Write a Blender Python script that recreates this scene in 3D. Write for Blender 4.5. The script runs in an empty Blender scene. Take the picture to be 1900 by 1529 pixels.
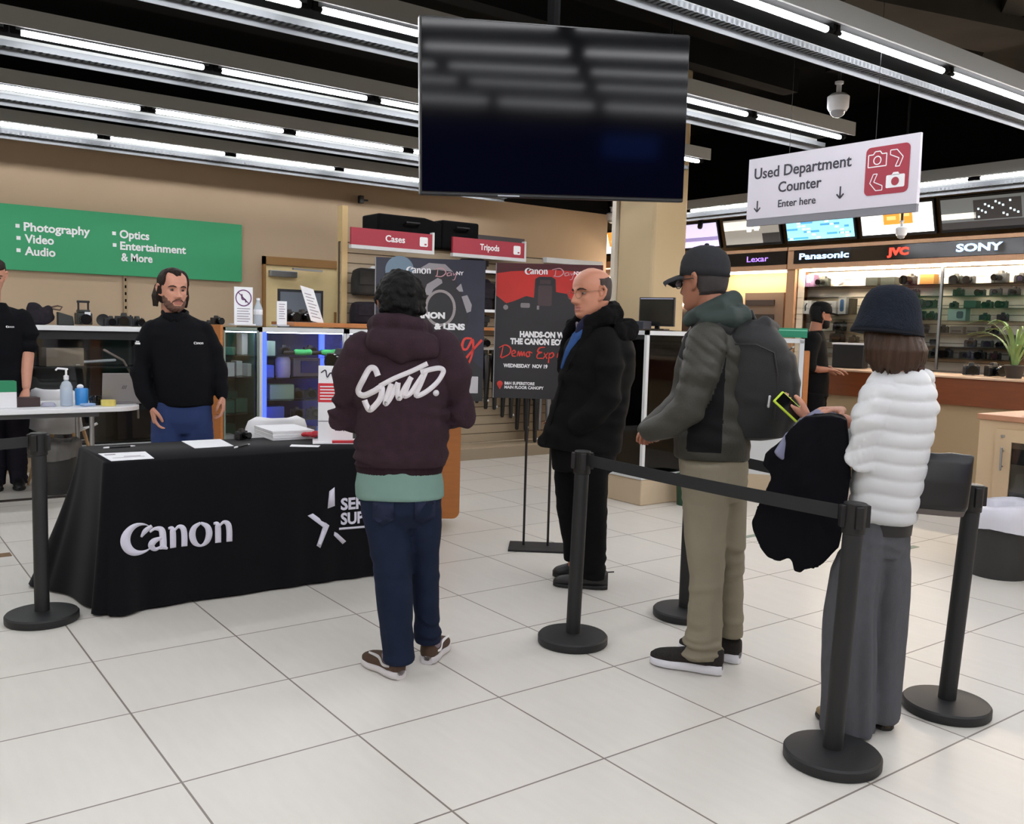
import bpy, math, random
import numpy as np
from mathutils import Vector, Matrix
from mathutils.bvhtree import BVHTree

# ------------------------------------------------------------------ camera, world, exposure
S = bpy.context.scene
S.view_settings.view_transform = 'Standard'
S.view_settings.look = 'None'
S.view_settings.gamma = 1.0
S.view_settings.use_curve_mapping = False
S.view_settings.exposure = 0.0
S.cycles.use_denoising = True
S.cycles.max_bounces = 8
S.cycles.transparent_max_bounces = 12
S.cycles.sample_clamp_indirect = 4.0
S.cycles.caustics_reflective = False
S.cycles.caustics_refractive = False

CAM_H = 1.444
YAW, PITCH, ROLL, FPX = 0.6392, 0.0925, 0.0275, 1698.4
def cam_axes():
    f = np.array([math.sin(YAW)*math.cos(PITCH), math.cos(YAW)*math.cos(PITCH), -math.sin(PITCH)])
    r = np.array([math.cos(YAW), -math.sin(YAW), 0.0]); u = np.cross(r, f)
    c, s = math.cos(ROLL), math.sin(ROLL)
    return c*r+s*u, -s*r+c*u, f
_r, _u, _f = cam_axes()
cam_data = bpy.data.cameras.new('camera')
cam_data.sensor_fit = 'HORIZONTAL'; cam_data.sensor_width = 36.0
cam_data.lens = FPX/1900*36.0; cam_data.clip_start = 0.05; cam_data.clip_end = 100
cam = bpy.data.objects.new('camera', cam_data)
S.collection.objects.link(cam)
M4 = Matrix.Identity(4)
for i in range(3):
    M4[i][0], M4[i][1], M4[i][2] = _r[i], _u[i], -_f[i]
M4[2][3] = CAM_H
cam.matrix_world = M4
S.camera = cam

world = bpy.data.worlds.new('shop_ambient'); S.world = world
world.use_nodes = True
world.node_tree.nodes['Background'].inputs[0].default_value = (0.9, 0.93, 1.0, 1)
world.node_tree.nodes['Background'].inputs[1].default_value = 0.03

TUBE_STRENGTH = 43.0      # the fluorescent tubes light the whole shop

C = S.collection
rnd = random.Random(7)
R = math.radians

# ------------------------------------------------------------------ materials
def lin(c):
    return tuple(((x/255)/12.92 if x/255 <= 0.04045 else ((x/255+0.055)/1.055)**2.4) for x in c)
MATS = {}
def mat(name, rgb, rough=0.6, metal=0.0, noise=0.0, scale=30.0, bump=0.0, bscale=200.0, emit=0.0, ecol=None, alpha=1.0, spec=0.5, stretch=None, sheen=0.0, coat=0.0):
    if name in MATS: return MATS[name]
    m = bpy.data.materials.new(name); m.use_nodes = True
    nt = m.node_tree; b = nt.nodes['Principled BSDF']
    c = lin(rgb)
    b.inputs['Base Color'].default_value = (*c, 1)
    b.inputs['Roughness'].default_value = rough
    b.inputs['Metallic'].default_value = metal
    b.inputs['Specular IOR Level'].default_value = 0.12 if (rough >= 0.8 and spec == 0.5) else spec
    if sheen: b.inputs['Sheen Weight'].default_value = sheen
    if coat: b.inputs['Coat Weight'].default_value = coat
    tc = None
    def coords():
        t = nt.nodes.new('ShaderNodeTexCoord'); mp = nt.nodes.new('ShaderNodeMapping')
        nt.links.new(t.outputs['Object'], mp.inputs['Vector'])
        if stretch: mp.inputs['Scale'].default_value = stretch
        return mp.outputs['Vector']
    if noise > 0:
        tc = coords()
        n = nt.nodes.new('ShaderNodeTexNoise'); n.inputs['Scale'].default_value = scale; n.inputs['Detail'].default_value = 4
        nt.links.new(tc, n.inputs['Vector'])
        mx = nt.nodes.new('ShaderNodeMix'); mx.data_type = 'RGBA'
        lo = tuple(x*(1-noise) for x in c); hi = tuple(min(1, x*(1+noise)) for x in c)
        mx.inputs['A'].default_value = (*lo, 1); mx.inputs['B'].default_value = (*hi, 1)
        nt.links.new(n.outputs['Fac'], mx.inputs['Factor'])
        nt.links.new(mx.outputs['Result'], b.inputs['Base Color'])
    if bump > 0:
        tc = tc or coords()
        n2 = nt.nodes.new('ShaderNodeTexNoise'); n2.inputs['Scale'].default_value = bscale; n2.inputs['Detail'].default_value = 3
        nt.links.new(tc, n2.inputs['Vector'])
        bp = nt.nodes.new('ShaderNodeBump'); bp.inputs['Strength'].default_value = bump; bp.inputs['Distance'].default_value = 0.01
        nt.links.new(n2.outputs['Fac'], bp.inputs['Height']); nt.links.new(bp.outputs['Normal'], b.inputs['Normal'])
    if emit > 0:
        e = lin(ecol) if ecol else c
        b.inputs['Emission Color'].default_value = (*e, 1); b.inputs['Emission Strength'].default_value = emit
    if alpha < 1: b.inputs['Alpha'].default_value = alpha
    MATS[name] = m
    return m

def glass_mat(name, tint=(250, 252, 252), amount=0.04):
    """clear shop glass: mostly see-through, with real mirror reflections"""
    if name in MATS: return MATS[name]
    m = bpy.data.materials.new(name); m.use_nodes = True; nt = m.node_tree
    nt.nodes.remove(nt.nodes['Principled BSDF']); out = nt.nodes['Material Output']
    tr = nt.nodes.new('ShaderNodeBsdfTransparent'); tr.inputs[0].default_value = (*lin(tint), 1)
    gl = nt.nodes.new('ShaderNodeBsdfGlossy'); gl.inputs['Roughness'].default_value = 0.03
    fr = nt.nodes.new('ShaderNodeFresnel'); fr.inputs[0].default_value = 1.45
    ad = nt.nodes.new('ShaderNodeMath'); ad.operation = 'ADD'; ad.inputs[1].default_value = amount*0.3; ad.use_clamp = True
    mx = nt.nodes.new('ShaderNodeMixShader')
    nt.links.new(fr.outputs[0], ad.inputs[0]); nt.links.new(ad.outputs[0], mx.inputs[0])
    nt.links.new(tr.outputs[0], mx.inputs[1]); nt.links.new(gl.outputs[0], mx.inputs[2]); nt.links.new(mx.outputs[0], out.inputs[0])
    MATS[name] = m; return m

# ------------------------------------------------------------------ mesh helpers
class MB:
    def __init__(s): s.v = []; s.f = []; s.m = []; s.cur = 0
    def add(s, verts, faces):
        o = len(s.v); s.v.extend([tuple(map(float, p)) for p in verts])
        for f in faces: s.f.append(tuple(i+o for i in f)); s.m.append(s.cur)
        return s
    def box(s, c, d, rz=0.0, taper=1.0, M=None):
        x, y, z = d[0]/2, d[1]/2, d[2]/2
        P = [(-x,-y,-z),(x,-y,-z),(x,y,-z),(-x,y,-z),(-x*taper,-y*taper,z),(x*taper,-y*taper,z),(x*taper,y*taper,z),(-x*taper,y*taper,z)]
        cs, sn = math.cos(rz), math.sin(rz)
        if M is not None: P = [tuple(M @ Vector(p)) for p in P]
        P = [(c[0]+cs*p[0]-sn*p[1], c[1]+sn*p[0]+cs*p[1], c[2]+p[2]) for p in P]
        return s.add(P, [(0,3,2,1),(4,5,6,7),(0,1,5,4),(1,2,6,5),(2,3,7,6),(3,0,4,7)])
    def span(s, a, b):
        return s.box([(a[i]+b[i])/2 for i in range(3)], [abs(b[i]-a[i]) for i in range(3)])
    def lathe(s, prof, c=(0,0,0), n=32, axis='z'):
        V = []; F = []
        for r, z in prof:
            for k in range(n):
                a = 2*math.pi*k/n; p = (r*math.cos(a), r*math.sin(a), z)
                if axis == 'y': p = (p[0], p[2], p[1])
                if axis == 'x': p = (p[2], p[0], p[1])
                V.append((c[0]+p[0], c[1]+p[1], c[2]+p[2]))
        for i in range(len(prof)-1):
            for k in range(n):
                a, b = i*n+k, i*n+(k+1) % n
                F.append((a, b, b+n, a+n) if axis != 'y' else (a, a+n, b+n, b))
        F.append(tuple(range(n))[::-1] if axis != 'y' else tuple(range(n)))
        top = tuple(range((len(prof)-1)*n, len(prof)*n)); F.append(top if axis != 'y' else top[::-1])
        return s.add(V, F)
    def tube(s, pts, rad, n=12, ry=None, ref=(0, 0, 1), rounds=2, exp=2.0):
        """swept ellipse; rad across, ry the other way"""
        P = [Vector(p) for p in pts]; k = len(P)
        rad = list(rad) if hasattr(rad, '__len__') else [rad]*k
        ry = list(ry) if hasattr(ry, '__len__') else ([ry]*k if ry is not None else rad)
        rings = []
        T = []
        for i in range(k):
            a = P[max(0, i-1)]; b = P[min(k-1, i+1)]; t = (b-a)
            T.append(t.normalized() if t.length > 1e-9 else Vector((0, 0, 1)))
        refv = Vector(ref)
        def frame(t):
            x = refv.cross(t)
            if x.length < 0.05: x = Vector((1, 0, 0)).cross(t)
            if x.length < 0.05: x = Vector((0, 1, 0)).cross(t)
            x.normalize(); y = t.cross(x).normalized(); return x, y
        def ring(c, x, y, ra, rb):
            out = []
            for j in range(n):
                a = 2*math.pi*j/n; ca, sa = math.cos(a), math.sin(a)
                if exp != 2.0:
                    ca = math.copysign(abs(ca)**(2/exp), ca); sa = math.copysign(abs(sa)**(2/exp), sa)
                out.append(c + x*(ra*ca) + y*(rb*sa))
            return out
        prevx = None
        fr = []
        for t in T:
            x, y = frame(t)
            if prevx is not None and x.dot(prevx) < 0: x, y = -x, -y
            prevx = x; fr.append((x, y))
        if rounds:
            for j in range(rounds, 0, -1):
                q = j/(rounds+0.4); h = math.sqrt(max(0, 1-q*q)); rr = min(rad[0], ry[0])
                rings.append(ring(P[0]-T[0]*(rr*q), *fr[0], rad[0]*h, ry[0]*h))
        for i in range(k): rings.append(ring(P[i], *fr[i], rad[i], ry[i]))
        if rounds:
            for j in range(1, rounds+1):
                q = j/(rounds+0.4); h = math.sqrt(max(0, 1-q*q)); rr = min(rad[-1], ry[-1])
                rings.append(ring(P[-1]+T[-1]*(rr*q), *fr[-1], rad[-1]*h, ry[-1]*h))
        V = [p for r_ in rings for p in r_]; F = []
        m = len(rings)
        for i in range(m-1):
            for j in range(n):
                a, b = i*n+j, i*n+(j+1) % n
                F.append((a, b, b+n, a+n))
        F.append(tuple(range(n))[::-1]); F.append(tuple(range((m-1)*n, m*n)))
        return s.add(V, F)
    def rings(s, rows, n=32, exp=2.3):
        """stacked horizontal super-ellipses (z, cx, cy, rx, ry[, rot])"""
        V = []; F = []
        for row in rows:
            z, cx, cy, rx, ry = row[:5]; rot = row[5] if len(row) > 5 else 0.0
            cr, sr = math.cos(rot), math.sin(rot)
            for j in range(n):
                a = 2*math.pi*j/n; ca, sa = math.cos(a), math.sin(a)
                x = rx*math.copysign(abs(ca)**(2/exp), ca); y = ry*math.copysign(abs(sa)**(2/exp), sa)
                V.append((cx+cr*x-sr*y, cy+sr*x+cr*y, z))
        for i in range(len(rows)-1):
            for j in range(n):
                a, b = i*n+j, i*n+(j+1) % n
                F.append((a, b, b+n, a+n))
        up = rows[-1][0] > rows[0][0]
        if not up: F = [f[::-1] for f in F]
        lo = tuple(range(n)); hi = tuple(range((len(rows)-1)*n, len(rows)*n))
        F.append(lo[::-1] if up else lo); F.append(hi if up else hi[::-1])
        return s.add(V, F)
    def ball(s, c, r, n=16, m=10):
        r = r if hasattr(r, '__len__') else (r, r, r)
        V = [(c[0], c[1], c[2]-r[2])]; F = []
        for i in range(1, m):
            t = math.pi*i/m
            for j in range(n):
                a = 2*math.pi*j/n
                V.append((c[0]+r[0]*math.sin(t)*math.cos(a), c[1]+r[1]*math.sin(t)*math.sin(a), c[2]-r[2]*math.cos(t)))
        V.append((c[0], c[1], c[2]+r[2])); L = len(V)-1
        for j in range(n):
            F.append((0, 1+(j+1) % n, 1+j)); F.append((L, L-n+j, L-n+(j+1) % n))
        for i in range(m-2):
            for j in range(n):
                a = 1+i*n+j; b = 1+i*n+(j+1) % n
                F.append((a, b, b+n, a+n))
        return s.add(V, F)
    def prism(s, poly, h, M=None):
        """flat polygon (x, y) extruded h along +z, then placed by matrix M"""
        n = len(poly); V = [Vector((p[0], p[1], 0)) for p in poly]+[Vector((p[0], p[1], h)) for p in poly]
        if M is not None: V = [M @ v for v in V]
        F = [tuple(range(n))[::-1], tuple(range(n, 2*n))]+[(i, (i+1) % n, (i+1) % n+n, i+n) for i in range(n)]
        return s.add(V, F)
    def join(s, o, M=None):
        V = o.v if M is None else [tuple(M @ Vector(p)) for p in o.v]
        k = len(s.v); s.v.extend(V)
        for f, m in zip(o.f, o.m): s.f.append(tuple(i+k for i in f)); s.m.append(m)
        return s
    def mesh(s, name):
        me = bpy.data.meshes.new(name); me.from_pydata(s.v, [], s.f); me.update(); return me
    def build(s, name, mats, parent=None, smooth=False, bevel=0.0, loc=None, segs=2):
        me = s.mesh(name); return link(name, me, mats, parent, smooth, bevel, loc, s.m if any(s.m) else None, segs)

def link(name, me, mats, parent=None, smooth=False, bevel=0.0, loc=None, mi=None, segs=2):
    o = bpy.data.objects.new(name, me); C.objects.link(o)
    for m in (mats if isinstance(mats, (list, tuple)) else [mats]): me.materials.append(m)
    if mi is not None: me.polygons.foreach_set('material_index', mi)
    if smooth:
        me.polygons.foreach_set('use_smooth', [True]*len(me.polygons))
        if smooth != 'all': me.set_sharp_from_angle(angle=R(smooth if smooth is not True else 40))
    if bevel:
        b = o.modifiers.new('soft edges', 'BEVEL'); b.width = bevel; b.segments = segs; b.limit_method = 'ANGLE'; b.angle_limit = R(40)
    if loc is not None: o.location = loc
    if parent is not None: o.parent = parent
    return o

def tag(o, label=None, cat=None, group=None, kind=None):
    if label: o['label'] = label
    if cat: o['category'] = cat
    if group: o['group'] = group
    if kind: o['kind'] = kind
    return o
def thing(name, label, cat, loc=(0, 0, 0), rz=0.0, group=None):
    o = bpy.data.objects.new(name, None); C.objects.link(o); o.empty_display_size = 0.1
    o.location = loc; o.rotation_euler = (0, 0, rz)
    return tag(o, label, cat, group)
def struct(o): o['kind'] = 'structure'; return o
def copy_tree(o, parent=None):
    c = o.copy(); C.objects.link(c)
    if parent is not None: c.parent = parent
    for ch in list(o.children): copy_tree(ch, c)
    return c
def frame(o, x, y, z=None):
    """matrix from origin and two axes"""
    x = Vector(x).normalized(); y = Vector(y).normalized(); z = x.cross(y).normalized()
    m = Matrix.Identity(4)
    for i in range(3): m[i][0], m[i][1], m[i][2], m[i][3] = x[i], y[i], z[i], o[i]
    return m

# smooth value noise on arrays of points
_perm = np.random.RandomState(3).rand(4096)
def vnoise(p):
    i = np.floor(p).astype(np.int64); f = p-i; f = f*f*(3-2*f)
    def h(a, b, c): return _perm[((a*73856093) ^ (b*19349663) ^ (c*83492791)) & 4095]
    r = 0
    for dx in (0, 1):
        for dy in (0, 1):
            for dz in (0, 1):
                w = (f[:, 0] if dx else 1-f[:, 0])*(f[:, 1] if dy else 1-f[:, 1])*(f[:, 2] if dz else 1-f[:, 2])
                r = r+w*h(i[:, 0]+dx, i[:, 1]+dy, i[:, 2]+dz)
    return r*2-1

def remesh(mb, voxel, smooth=3, disp=None):
    """union of all closed shapes of mb as one continuous skin"""
    me = mb.mesh('tmp'); o = bpy.data.objects.new('tmp', me); C.objects.link(o)
    m = o.modifiers.new('r', 'REMESH'); m.mode = 'VOXEL'; m.voxel_size = voxel; m.adaptivity = 0
    if smooth:
        sm = o.modifiers.new('s', 'SMOOTH'); sm.factor = 0.5; sm.iterations = smooth
    dg = bpy.context.evaluated_depsgraph_get()
    out = bpy.data.meshes.new_from_object(o.evaluated_get(dg))
    bpy.data.objects.remove(o); bpy.data.meshes.remove(me)
    if disp:
        n = len(out.vertices); v = np.empty(n*3); out.vertices.foreach_get('co', v); v = v.reshape(-1, 3)
        nn = np.empty(n*3); out.vertices.foreach_get('normal', nn); nn = nn.reshape(-1, 3)
        d = disp(v, nn); v = v+(nn*d[:, None] if d.ndim == 1 else d)
        out.vertices.foreach_set('co', v.ravel()); out.update()
    return out
def cloth(name, mb, m, parent, voxel=0.009, smooth=3, disp=None, matfn=None):
    me = remesh(mb, voxel, smooth, disp)
    mi = None
    if matfn:
        n = len(me.polygons); c = np.empty(n*3); me.polygons.foreach_get('center', c)
        mi = matfn(c.reshape(-1, 3)).astype(int).tolist()
    return link(name, me, m, parent, 'all', mi=mi)
def folds(amp, sx, sy, sz, seed=0, amp2=0.0):
    def f(v, n):
        p = v*np.array([sx, sy, sz])+seed*7.3
        w = vnoise(p+0.6*vnoise(p*0.7+5)[:, None]); d = amp*w
        if amp2: d = d+amp2*vnoise(p*2.7+11)
        return d
    return f

# ------------------------------------------------------------------ lettering
def text_mesh(s, size, bold=0.0, align='CENTER', spacing=1.0):
    cu = bpy.data.curves.new('t', 'FONT'); cu.body = s; cu.size = size; cu.offset = bold; cu.align_x = align; cu.space_character = spacing
    cu.resolution_u = 3; cu.extrude = 0.0008
    o = bpy.data.objects.new('t', cu); C.objects.link(o)
    dg = bpy.context.evaluated_depsgraph_get(); me = bpy.data.meshes.new_from_object(o.evaluated_get(dg))
    mb = MB(); mb.add([tuple(v.co) for v in me.vertices], [tuple(p.vertices) for p in me.polygons])
    bpy.data.objects.remove(o); bpy.data.meshes.remove(me); bpy.data.curves.remove(cu)
    return mb
def fit(mb, x0, x1, ybase, hscale=None):
    """scale lettering to span x0..x1 with its baseline at ybase"""
    xs = [p[0] for p in mb.v]; a, b = min(xs), max(xs); k = (x1-x0)/(b-a); ky = hscale if hscale else k
    mb.v = [(x0+(p[0]-a)*k, ybase+p[1]*ky, p[2]) for p in mb.v]; return mb
def ribbon(mb, pts, sub=6, h=0.0008, close=False):
    """brush stroke through (x, y, width) points, rounded by Catmull-Rom"""
    P = np.array(pts, float); n = len(P); Q = []
    for i in range(n-1):
        p0, p1, p2, p3 = P[max(0, i-1)], P[i], P[i+1], P[min(n-1, i+2)]
        for t in np.linspace(0, 1, sub, endpoint=False):
            Q.append(0.5*((2*p1)+(-p0+p2)*t+(2*p0-5*p1+4*p2-p3)*t*t+(-p0+3*p1-3*p2+p3)*t**3))
    Q.append(P[-1]); Q = np.array(Q)
    T = np.gradient(Q[:, :2], axis=0); T /= np.linalg.norm(T, axis=1)[:, None]+1e-9
    N = np.stack([-T[:, 1], T[:, 0]], 1); w = Q[:, 2:3]/2
    L = Q[:, :2]+N*w; Rr = Q[:, :2]-N*w; k = len(Q)
    V = [(p[0], p[1], h) for p in L]+[(p[0], p[1], h) for p in Rr]+[(p[0], p[1], 0) for p in L]+[(p[0], p[1], 0) for p in Rr]
    F = []
    for i in range(k-1):
        F += [(i, i+k, i+k+1, i+1), (i+2*k, i+1+2*k, i+k+1+2*k, i+k+2*k), (i, i+1, i+1+2*k, i+2*k), (i+k, i+3*k, i+3*k+1, i+k+1)]
    F += [(0, 2*k, 3*k, k), (k-1, 2*k-1, 4*k-1, 3*k-1)]
    return mb.add(V, F)
def disc(mb, x, y, r, n=20, h=0.0008):
    return mb.prism([(x+r*math.cos(2*math.pi*i/n), y+r*math.sin(2*math.pi*i/n)) for i in range(n)], h)
def rect(mb, x0, y0, x1, y1, h=0.0008):
    return mb.prism([(x0, y0), (x1, y0), (x1, y1), (x0, y1)], h)
def rrect(mb, x0, y0, x1, y1, r, h=0.0008, n=5):
    P = []
    for cx, cy, a0 in ((x1-r, y1-r, 0), (x0+r, y1-r, 90), (x0+r, y0+r, 180), (x1-r, y0+r, 270)):
        for i in range(n+1):
            a = R(a0+90*i/n); P.append((cx+r*math.cos(a), cy+r*math.sin(a)))
    return mb.prism(P, h)
def camera_word(mb, x0=0.0, y0=0.0, s=1.0):
    """the five letters of the maker's word mark, thick-thin serif strokes, about 4.6 x 1.25 units"""
    def rb(p, sub=6): ribbon(mb, [(x0+a*s, y0+b*s, (w*1.12+.02)*s) for a, b, w in p], sub)
    V = []; F = []; n = 40      # the C: a crescent, fat on the left, thin at both ends
    for i in range(n+1):
        t = R(40+272*i/n)
        ox, oy = .70+.68*math.cos(t), .52+.64*math.sin(t); ix, iy = .90+.50*math.cos(t), .54+.50*math.sin(t)
        for px, py in ((ox, oy), (ix, iy)):
            for h in (0, .0008): V.append((x0+px*s, y0+py*s, h))
    for i in range(n):
        k = i*4; F += [(k+1, k+3, k+7, k+5), (k, k+4, k+6, k+2), (k, k+1, k+5, k+4), (k+2, k+6, k+7, k+3)]
    F += [(0, 2, 3, 1), (4*n, 4*n+1, 4*n+3, 4*n+2)]
    mb.add(V, F)
    rb([(1.26, .98, .10), (1.0, .80, .16), (.84, .58, .05)])
    def a(x):
        rb([(x+.05, .74, .06), (x+.25, .86, .1), (x+.5, .78, .2), (x+.55, .4, .22), (x+.55, .0, .22)])
        rb([(x+.5, .48, .06), (x+.2, .36, .2), (x+.1, .18, .2), (x+.25, .03, .12), (x+.5, .14, .05)])
        rb([(x+.55, .1, .18), (x+.72, .0, .05)])
    def n_(x):
        rb([(x+.02, .82, .06), (x+.16, .8, .14), (x+.2, .6, .2), (x+.2, .0, .2)])
        rb([(x+.24, .66, .05), (x+.42, .84, .1), (x+.6, .76, .18), (x+.66, .5, .2), (x+.66, .0, .2)])
    def o_(x):
        rb([(x+.4, .9, .07), (x+.14, .72, .18), (x+.06, .42, .22), (x+.16, .1, .18), (x+.4, -.05, .07), (x+.64, .1, .18), (x+.74, .42, .22), (x+.66, .72, .18), (x+.4, .9, .07)])
    a(1.12); n_(1.86); o_(2.78); n_(3.68)
    return mb
def place(mb, name, m, M, parent=None, gap=0.0015):
    z = Vector((M[0][2], M[1][2], M[2][2]))*gap
    M2 = Matrix.Translation(z) @ M
    o = MB(); o.join(mb, M2)
    return o.build(name, m, parent)
def project(mb, name, m, target, M, parent, off=0.003, sub=0):
    """wrap flat lettering onto a curved garment along -z of M (coordinates local to the target's parent)"""
    me = target.data; bv = BVHTree.FromPolygons([v.co.copy() for v in me.vertices], [tuple(p.vertices) for p in me.polygons])
    z = Vector((M[0][2], M[1][2], M[2][2])).normalized()
    if sub:
        import bmesh
        tmp = mb.mesh('t'); bm = bmesh.new(); bm.from_mesh(tmp)
        for _ in range(sub): bmesh.ops.subdivide_edges(bm, edges=[e for e in bm.edges if e.calc_length() > 0.012], cuts=1, use_grid_fill=True)
        bm.verts.ensure_lookup_table(); V = [tuple(v.co) for v in bm.verts]; F = [tuple(v.index for v in f.verts) for f in bm.faces]; bm.free(); bpy.data.meshes.remove(tmp)
        mb = MB(); mb.add(V, F)
    out = MB(); V = []
    for p in mb.v:
        w = M @ Vector((p[0], p[1], 0)); h = bv.ray_cast(w+z*0.6, -z)
        q = h[0] if h[0] is not None else w
        V.append(tuple(q+z*(off+p[2])))
    out.add(V, mb.f)
    return out.build(name, m, parent, smooth='all')
# ------------------------------------------------------------------ the room
beige = mat('beige paint', (196, 176, 142), 0.85, noise=0.03, scale=3)
tan_wall = mat('tan paint', (172, 151, 126), 0.85, noise=0.03, scale=3)
black_paint = mat('black ceiling paint', (9, 9, 10), 0.95, noise=0.2, scale=4)
duct_grey = mat('dark duct paint', (17, 17, 17), 0.9, noise=0.3, scale=3)
wood = mat('orange wood veneer', (180, 112, 56), 0.42, noise=0.16, scale=6, stretch=(1, 1, 9))
wood_red = mat('red brown counter wood', (118, 64, 34), 0.38, noise=0.18, scale=5, stretch=(1, 1, 8))
wood_trim = mat('pale brown wood trim', (172, 134, 102), 0.5, noise=0.15, scale=8, stretch=(1, 8, 1))
plinth_tan = mat('tan stone plinth', (190, 172, 146), 0.5, noise=0.06, scale=12)
laminate = mat('sand laminate', (198, 172, 138), 0.5, noise=0.04, scale=9)
steel = mat('brushed steel', (170, 172, 174), 0.35, metal=0.9)
white_plastic = mat('white plastic', (232, 233, 236), 0.4)
white_metal = mat('white enamelled metal', (205, 208, 210), 0.45)
black_plastic = mat('black plastic', (13, 13, 15), 0.45, noise=0.1, scale=60)
black_rubber = mat('black rubber', (24, 25, 27), 0.55, noise=0.12, scale=80, bump=0.05)
black_gloss = mat('black gloss', (12, 12, 14), 0.12)
glass = glass_mat('showcase glass')
glass_green = glass_mat('green edged glass', (244, 250, 247), 0.05)
paper = mat('white paper', (236, 237, 240), 0.7)
red_sign = mat('crimson sign', (160, 40, 60), 0.5)
white_ink = mat('white ink', (238, 238, 240), 0.6)
dark_ink = mat('dark ink', (48, 46, 58), 0.6)

fm = bpy.data.materials.new('porcelain floor tiles'); fm.use_nodes = True
def floor_nodes(m):
    nt = m.node_tree; b = nt.nodes['Principled BSDF']; N = nt.nodes.new; L = nt.links.new
    geo = N('ShaderNodeTexCoord'); sep = N('ShaderNodeSeparateXYZ'); L(geo.outputs['Object'], sep.inputs[0])
    def math_(op, a, bb=None):
        n = N('ShaderNodeMath'); n.operation = op
        for i, q in enumerate((a, bb)):
            if q is None: continue
            if isinstance(q, (int, float)): n.inputs[i].default_value = q
            else: L(q, n.inputs[i])
        return n.outputs[0]
    cells = []; edges = []
    for ax, o0 in (('X', 0.8311), ('Y', 4.0129)):
        t = math_('DIVIDE', math_('SUBTRACT', sep.outputs[ax], o0), 0.61)
        cells.append(math_('FLOOR', t)); fr = math_('FRACT', t)
        edges.append(math_('ABSOLUTE', math_('SUBTRACT', fr, 0.5)))
    e = math_('MAXIMUM', edges[0], edges[1])
    grout = math_('GREATER_THAN', e, 0.5-0.0036/0.61)
    cmb = N('ShaderNodeCombineXYZ'); L(cells[0], cmb.inputs[0]); L(cells[1], cmb.inputs[1])
    wn = N('ShaderNodeTexWhiteNoise'); L(cmb.outputs[0], wn.inputs['Vector'])
    mp = N('ShaderNodeMapping'); mp.inputs['Scale'].default_value = (14, 2.2, 1); L(geo.outputs['Object'], mp.inputs[0])
    ns = N('ShaderNodeTexNoise'); ns.inputs['Scale'].default_value = 2.0; ns.inputs['Detail'].default_value = 6; L(mp.outputs[0], ns.inputs['Vector'])
    v = math_('ADD', math_('MULTIPLY', math_('SUBTRACT', wn.outputs['Value'], 0.5), 0.05), math_('MULTIPLY', math_('SUBTRACT', ns.outputs['Fac'], 0.5), 0.10))
    v = math_('ADD', v, 1.0)
    base = N('ShaderNodeMix'); base.data_type = 'RGBA'; base.blend_type = 'MULTIPLY'; base.inputs['Factor'].default_value = 1
    base.inputs['A'].default_value = (*lin((216, 212, 204)), 1)
    cv = N('ShaderNodeCombineXYZ'); [L(v, cv.inputs[i]) for i in range(3)]; L(cv.outputs[0], base.inputs['B'])
    mx = N('ShaderNodeMix'); mx.data_type = 'RGBA'; L(grout, mx.inputs['Factor']); L(base.outputs['Result'], mx.inputs['A'])
    mx.inputs['B'].default_value = (*lin((126, 116, 108)), 1); L(mx.outputs['Result'], b.inputs['Base Color'])
    b.inputs['Roughness'].default_value = 0.36; b.inputs['Specular IOR Level'].default_value = 0.4
floor_nodes(fm)
X0, X1, Y0, Y1, CZ = -5.0, 9.85, -4.6, 12.6, 4.2
struct(MB().span((X0, Y0, -0.1), (X1, Y1, 0)).build('floor', fm))
struct(MB().span((X0, Y0, CZ), (X1, Y1, CZ+0.1)).build('ceiling', black_paint))
struct(MB().span((X0, 9.9, 0), (8.97, 10.06, 3.08)).build('wall_back', tan_wall))
struct(MB().span((X0, 9.9, 3.08), (8.97, 10.06, CZ)).build('trim_1', black_paint))
struct(MB().span((X0-0.15, Y0, 0), (X0, Y1, CZ)).build('wall_left', beige))
struct(MB().span((X0, Y0-0.15, 0), (X1, Y0, CZ)).build('wall_front', beige))
struct(MB().span((X0, Y1, 0), (X1, Y1+0.15, CZ)).build('wall_far', duct_grey))
struct(MB().span((X1, Y0, 0), (X1+0.15, Y1, 3.2)).build('wall_right', beige))
struct(MB().span((X1, Y0, 3.2), (X1+0.15, Y1, CZ)).build('trim_2', black_paint))
# column with rounded corner trim
col = MB(); col.span((6.9, 6.9, 0), (7.40, 7.44, CZ)); struct(col.build('column', beige, bevel=0.03))
struct(MB().span((6.86, 7.44, 0), (6.93, 7.50, CZ)).build('trim_3', mat('pale corner guard', (214, 206, 190), 0.5)))
# inlaid green strips and a dark threshold in the floor
tg = mat('green inlay strip', (126, 142, 126), 0.5)
struct(MB().span((5.45, 3.315, 0), (6.02, 3.36, 0.003)).build('trim_4', tg))
struct(MB().span((5.05, 4.12, 0), (5.40, 4.165, 0.003)).build('trim_5', tg))
struct(MB().span((-1.0, 7.86, 0), (1.75, 7.93, 0.006)).build('trim_6', mat('dark threshold', (52, 46, 42), 0.6)))
struct(MB().span((0.40, 6.07, 0), (0.82, 6.16, 0.003)).build('trim_7', mat('brown inlay', (116, 88, 58), 0.6)))

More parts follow.
